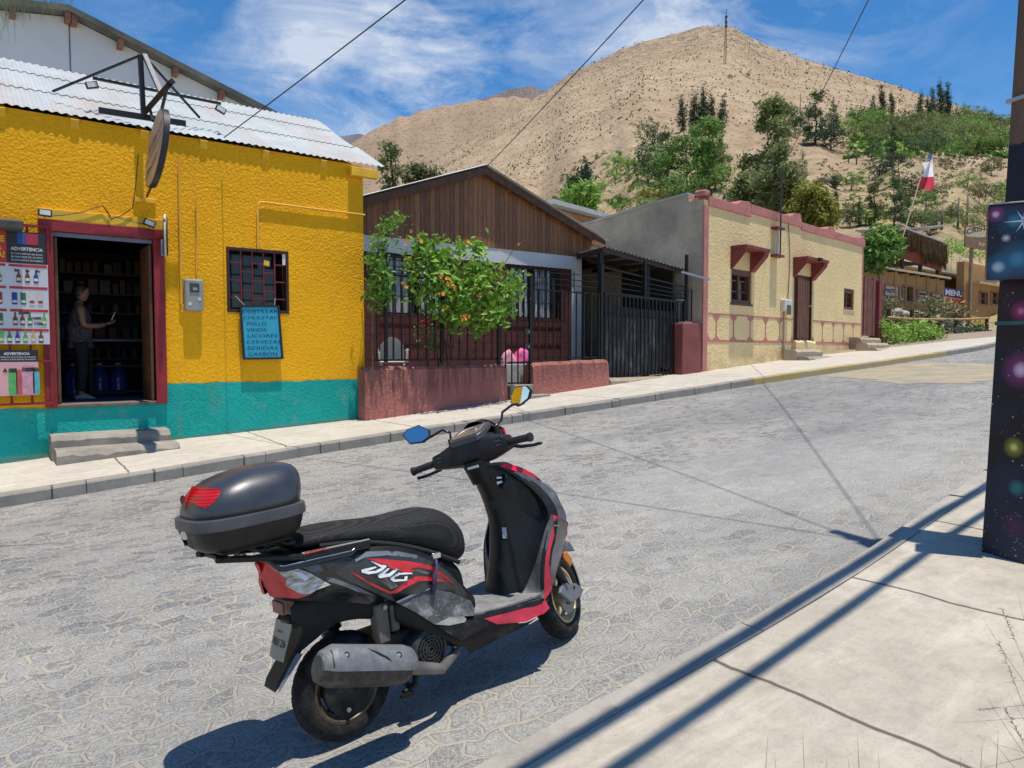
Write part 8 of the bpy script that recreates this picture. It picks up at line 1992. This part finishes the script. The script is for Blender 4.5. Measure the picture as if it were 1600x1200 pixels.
for i,(px,py,w_,m_)in enumerate([(930,250,14,'bush'),(948,262,20,'lime'),(966,258,26,'green'),(955,276,22,'lime'),(940,300,18,'bush'),(965,318,24,'bush'),(985,282,20,'bush'),(985,330,30,'olive'),(1040,322,34,'olive'),(1168,120,10,'bush'),(1140,122,9,'bush'),(1230,212,15,'bush'),(1246,216,18,'bush'),(1215,208,12,'bush'),(1330,290,10,'bush'),(1344,282,12,'bush'),(1500,262,16,'bush'),(1520,270,12,'bush'),(1564,262,14,'bush'),(1500,290,12,'bush'),(900,266,12,'bush'),(880,282,12,'bush')]):
 plant('shrub',m_,px,py-w_*.55,py+1,w_,f'small lone shrub number of the dry slope near picture column {px}'.replace('number of','on')if False else['tiny shrub high on the left slope','fresh shrub left of the green grove, upper','green shrub left of the grove, larger','fresh shrub left of the grove, lower','dull shrub on the bare bank left of the grove','dull shrub above the orange gable','dull shrub at the grove\'s left foot','pale shrub above the grey wall coping','pale shrub under the green grove','small dark shrub below the antenna, right one','small dark shrub below the antenna, left one','dry shrub right of the tall olive tree, middle','dry shrub under the dark pair, left','dry shrub right of the tall olive tree top','little shrub on the sandy slope, left one','little shrub on the sandy slope, right one','dry shrub right of the flag, upper','dry shrub right of the flag, middle','dry shrub close to the pole on the slope','dry shrub right of the flag, lower','tiny shrub above the conifer','tiny shrub left of the conifer'][i],'bush','lone shrubs on the dry slope','slope_shrub',n=500)
def undergrowth(name,regions,m_,seed):
 r_=random.Random(seed);vs=[];fs=[];tn=[]
 for(x0,x1,y0,y1,n,s0_,s1_)in regions:
  for _ in range(n):
   p=hit_terr(r_.uniform(x0,x1),r_.uniform(y0,y1))
   if noise.noise((p.x*.05,p.y*.05,seed))<-.12:continue
   sz=r_.uniform(s0_,s1_);tint0=.3+.5*r_.random()
   for k in range(9):
    a=r_.random()*6.28;q=p+Vector((math.cos(a)*sz*r_.random()*1.5,math.sin(a)*sz*r_.random()*1.5,sz*r_.uniform(.05,.7)));n_=Vector((r_.gauss(0,1),r_.gauss(0,1),r_.gauss(.5,1))).normalized();u=n_.orthogonal().normalized()*sz*.6;v=n_.cross(u)*.6;b=len(vs)
    vs+=[q-u,q+v,q+u,q-v];fs.append((b,b+1,b+2,b+3));tn+=[max(0,min(1,tint0+r_.uniform(-.25,.25)))]*4
 return kind(leaf_obj(name,(vs,fs,tn),LM[m_],None),'stuff')
undergrowth('undergrowth',[(1325,1585,186,240,520,.8,1.7),(935,1140,235,325,260,.3,.7)],'lime',4)
undergrowth('undergrowth',[(1325,1585,188,250,300,.8,1.6),(1330,1585,296,352,240,.22,.45),(960,1140,240,330,160,.5,1.1),(1215,1330,190,215,60,.5,1.0),(1205,1585,255,345,420,.22,.5),(960,1010,285,330,60,.25,.5)],'green',5)
undergrowth('dry_grass',[(1200,1585,245,345,420,.3,.6),(880,1010,250,335,160,.3,.6)],'dry',6)
for i,(px,y0,y1)in enumerate([(1338,232,258),(1326,234,256),(1510,316,366),(1496,318,362),(1471,330,362),(1250,150,178),(1228,166,178)]):
 p=hit_terr(px,y1);fwd=p.length;h=(y1-y0)/F_PX*fwd
 tag(MB().tube([p-Vector((0,0,.5)),p+Vector((.1,0,h))],[.16,.1],6).build('fence_post' if i<2 else 'dead_trunk' if i<5 else 'line_pole',BARK,None,180),['thin grey post on the dry slope left of the terrace, right one','thin grey post on the dry slope left of the terrace, left one','bare dead trunk above the carved sign, taller','bare dead trunk left of the taller one above the carved sign','bare dead trunk above the thatched roof','distant line pole on the bare hill, taller','distant line pole on the bare hill, shorter'][i],'post' if i<2 else 'trunk' if i<5 else 'pole')
bf=thing('flowering_climber','bright green climber with orange trumpet flowers spilling over the railings','climber',RF_.p(7.2,.1,pz(7)))
VF=Frame(0,10.62)
blobs=[]
for px,py,r,n_off in[(648,412,15,-.1),(668,405,24,0),(668,440,30,.1),(700,415,30,.05),(700,450,34,.15),(735,420,30,.05),(735,455,36,.2),(765,430,26,.05),(772,462,30,.15),(795,455,20,.15),(750,490,30,.2),(780,485,24,.2),(715,485,28,.1),(690,490,22,-.05),(740,510,16,.15),(765,502,18,.15),(655,385,12,0),(682,385,12,0),(715,390,16,0),(742,392,14,0),(705,505,12,0),(805,440,10,.1),(660,462,12,-.1)]:
 s,z=VF.at(px,py,n_off);k=r/F_PX*12.2;p=VF.p(s,n_off,z);blobs.append((tuple(p),(k,k*.8,k)))
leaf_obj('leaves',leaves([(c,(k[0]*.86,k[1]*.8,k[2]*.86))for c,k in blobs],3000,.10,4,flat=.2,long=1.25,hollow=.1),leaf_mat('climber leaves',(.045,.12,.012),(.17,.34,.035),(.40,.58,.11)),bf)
mb=MB();r_=random.Random(2)
root_=RF_.p(RF_.at(690,560)[0],-.25,pz(7))
for c,k in blobs[::4]:
 c=Vector(c);a=root_+Vector((r_.uniform(-.25,.45),0,0));mb.tube([a,a.lerp(c,.45)+Vector((r_.uniform(-.15,.15),-.02,.1)),c],[.016,.011,.005],5)
for pts in([(655,395),(648,372),(654,355)],[(742,400),(738,380)],[(790,410),(802,390),(815,378),(826,374)],[(668,390),(686,370)]):
 mb.tube([VF.p(VF.at(*p)[0],0,VF.at(*p)[1])for p in pts],.006,4)
mb.build('stems',S('green brown stem',(.07,.055,.03),.9),bf,180)
fl_=MB();fm=S('orange petals',(.85,.30,.035),.6,.25,30)
def flower(mb,p,r,rr_):
 d=Vector((rr_.uniform(-.7,.7),-1,rr_.uniform(-.2,.7))).normalized();u=d.orthogonal().normalized();v=d.cross(u)
 for k in range(5):
  a=k*1.2566+rr_.random()*.4;q=u*math.cos(a)+v*math.sin(a);s_=d.cross(q)
  mb.add([p,p+q*r*.6+s_*r*.32+d*r*.25,p+q*r+d*r*.1,p+q*r*.6-s_*r*.32+d*r*.25],[(0,1,2,3)])
 mb.tube([p-d*r*.9,p],[r*.08,r*.3],6)
for px,py,n in[(702,437,7),(710,448,6),(694,432,4),(726,497,7),(692,464,4),(649,377,4),(657,357,4),(647,402,4),(646,440,3),(746,466,3),(800,392,2),(822,376,2),(742,378,2),(668,374,3),(734,492,3),(696,478,3)]:
 for _ in range((n+1)//2):
  s,z=VF.at(px+r_.uniform(-7,7),py+r_.uniform(-7,7),.42);flower(fl_,VF.p(s,.42 if 400<py<500 and px>690 else.15,z),r_.uniform(.028,.045),r_)
fl_.build('flowers',fm,bf)
mb=MB()
for px,py in((664,506),(679,511),(655,500),(672,498)):
 for _ in range(3):s,z=VF.at(px+r_.uniform(-5,5),py+r_.uniform(-5,5),-.4);flower(mb,VF.p(s,-.4,z),.045,r_)
rg=thing('red_geranium','red geranium blooms behind the railings under the climber','plant',VF.p(VF.at(668,520)[0],-.4,pz(7)))
mb.build('blooms',S('red petals',(.6,.02,.02),.6),rg)
gb=[(tuple(VF.p(VF.at(px,py,-.45)[0],-.45,VF.at(px,py,-.45)[1])),(.13,.12,.12))for px,py in((660,515),(676,522),(668,535))]
leaf_obj('leaves',leaves(gb,260,.07,9),LM['green'],rg)
sp_=VF.at(668,560,-.45);MB().tube([VF.p(sp_[0],-.45,pz(7)),Vector(gb[2][0])],.02,6).build('stem',BARK,rg)
vn=thing('corner_vine','green vine climbing the fence corner beside the yellow shop','climber',VF.p(5.6,0,pz(5.6)))
blobs=[]
for px,py,r in[(606,352,9),(600,368,10),(594,384,12),(588,402,12),(584,425,12),(582,450,11),(598,440,13),(606,460,10),(590,470,8),(615,345,5)]:
 s,z=VF.at(px,py,-.02);k=r/F_PX*12.0;blobs.append((tuple(VF.p(s,-.02,z)),(k,k*.7,k*1.2)))
leaf_obj('leaves',leaves(blobs,1000,.075,6,flat=.2,long=1.2,hollow=.1),leaf_mat('vine leaves',(.04,.11,.014),(.14,.30,.04),(.34,.5,.12)),vn)
MB().tube([VF.p(VF.at(584,560)[0],-.05,pz(5.6)+.5)]+[Vector(b[0])for b in blobs[5::-1]],.014,6).build('stem',BARK,vn,180)
HGF=Frame(25.6,12.2,R(3))
def hedge(name,lab,pxs,mat_,n,leaf,seed,fr,rz_=1.0,cat='bush'):
 h=thing(name,lab,cat,fr.p(fr.at(pxs[0][0],pxs[0][1])[0],0,pz(26)));B=[]
 for px,py,r in pxs:
  s,z=fr.at(px,py);k=r/F_PX*(fr.p(s,0,z)-EYE).length;B.append((tuple(fr.p(s,-k*.4,z)),(k,k,k*rz_)))
 leaf_obj('foliage',leaves(B,n,leaf,seed,hollow=.45),LM[mat_],h);mb=MB()
 for c,rr in B:mb.tube([(c[0],c[1],pz(26)-.1),c],[.03,.01],5)
 mb.build('stems',BARK,h,180)
hedge('hedge','clipped bright green hedge on the pavement edge by the stone steps',[(1392,524,15),(1408,528,15),(1424,527,16),(1440,526,17),(1456,524,16),(1466,528,13),(1384,514,10),(1432,518,12),(1450,516,12)],'lime',3000,.13,31,HGF)
PLF=Frame(28.5,14.3,R(2))
hedge('garden_shrub','loose yellow green shrub over the stone footing at its left end',[(1384,470,9),(1396,474,8),(1380,486,9),(1378,500,10)],'bush',700,.12,32,PLF)
hedge('garden_shrub','tall feathery shrub in front of the last food sign',[(1455,480,13),(1468,478,11),(1480,484,13),(1448,490,10)],'bush',1000,.13,33,PLF)
hedge('garden_shrub','golden grass clump beside the yellow ramp',[(1498,489,10),(1506,484,8)],'dry',500,.16,34,PLF)
hedge('garden_shrub','grey leaved planting inside the pole fence',[(1480,511,11),(1492,514,10),(1504,515,10),(1472,506,9)],'grey',900,.11,35,GFN)
hedge('garden_shrub','blue green planting at the right end of the garden bed',[(1516,514,10),(1528,513,10),(1538,515,7)],'dark',800,.11,36,GFN)
hedge('garden_shrub','green bush at the foot of the second ochre building',[(1551,500,9),(1552,508,8)],'lime',500,.12,37,OB)
hedge('garden_shrub','dark shrub behind the hedge along the rustic fence',[(1400,508,11),(1414,506,10),(1448,504,9)],'bush',900,.12,38,PLF)
hedge('vine_arbour','bright leafy vine along the top of the yellow hall',[(1492,388,10),(1505,392,10),(1500,384,8),(1520,396,9),(1535,394,8),(1486,380,7)],'lime',900,.16,39,YH,.8,'climber')
hedge('roof_tree','dark twisted tree under the thatched loft',[(1440,415,10),(1452,418,9),(1470,405,8),(1478,398,8)],'bush',500,.14,40,YH,.8,'tree')
pn=thing('pine_branch','drooping pine needles hanging in at the top left corner','branch',EYE+ray(20,-60)*5.2)
mb=MB();r_=random.Random(8)
for cx2,cy2,n in((20,-25,60),(55,-30,55),(100,-32,50),(5,10,18)):
 for _ in range(n):
  x0=cx2+r_.uniform(-22,22);y0=cy2+r_.uniform(-14,14);dist=5.2+r_.uniform(-.2,.2);a=EYE+ray(x0,y0)*dist;ln=r_.uniform(18,62);b=EYE+ray(x0+r_.uniform(-16,16),y0+ln)*dist
  mb.tube([a,a.lerp(b,.5)+Vector((r_.uniform(-.01,.01),r_.uniform(-.01,.01),.006)),b],[.0016,.0014,.0006],3,False)
mb.build('needles',S('pine needles',(.16,.19,.08),.7,.4,20),pn)
mb=MB();mb.tube([EYE+ray(x,y)*5.2 for x,y in((-160,-90),(-40,-45),(60,-50),(130,-58))],[.02,.014,.008,.003],6);mb.build('twig',BARK,pn,180)
gr=thing('dry_grass','dry grass stalks growing at the near right edge of the pavement','grass',hit_ground(1600,1190,.1))
mb=MB();hd_=MB()
def blade(px0,py0,px1,py1,dep,bend,head=False):
 a=hit_ground(px0,py0,.1);dep=(a-EYE).length/ray(px0,py0).length;b=EYE+ray(px1,py1)*dep*.97;m_=a.lerp(b,.5)+RV*bend
 pts=[(a*(1-u)**2+m_*2*u*(1-u)+b*u*u)for u in[k/6 for k in range(7)]];mb.tube(pts,[.0016*(1-k*.13)for k in range(7)],4)
 if head:
  for k in range(26):
   q=pts[4].lerp(pts[6],k/26);hd_.tube([q,q+Vector((r_.uniform(-1,1),r_.uniform(-1,1),r_.uniform(-.2,1)))*.016],[.0016,.0003],3)
for p in[(1640,1120,1530,955,2.0,-.02),(1628,1100,1565,950,2.0,.0,True),(1622,1060,1590,925,2.05,.0),(1618,1180,1545,1160,1.8,0),(1650,1240,1540,1085,1.8,-.02),(1640,1210,1560,1000,1.8,.0,True),(1650,1260,1570,1105,1.75,.0,True),(1610,1230,1545,1150,1.8,0),(1640,1250,1595,1010,1.8,0),(1648,1225,1575,1080,1.75,.01)]:blade(*p[:6],head=len(p)>6)
for px,h_ in((1200,50),(1210,25),(1254,60),(1292,14),(1340,56),(1372,24),(1325,16),(1560,60),(1500,20),(1535,40)):blade(px+r_.uniform(-6,6),1235,px,1200-h_,1.75,r_.uniform(-.004,.004))
mb.build('stalks',S('straw stalk',(.42,.34,.2),.8,.2,20),gr,180);hd_.build('seed_heads',S('straw seed',(.34,.26,.17),.8),gr,180)
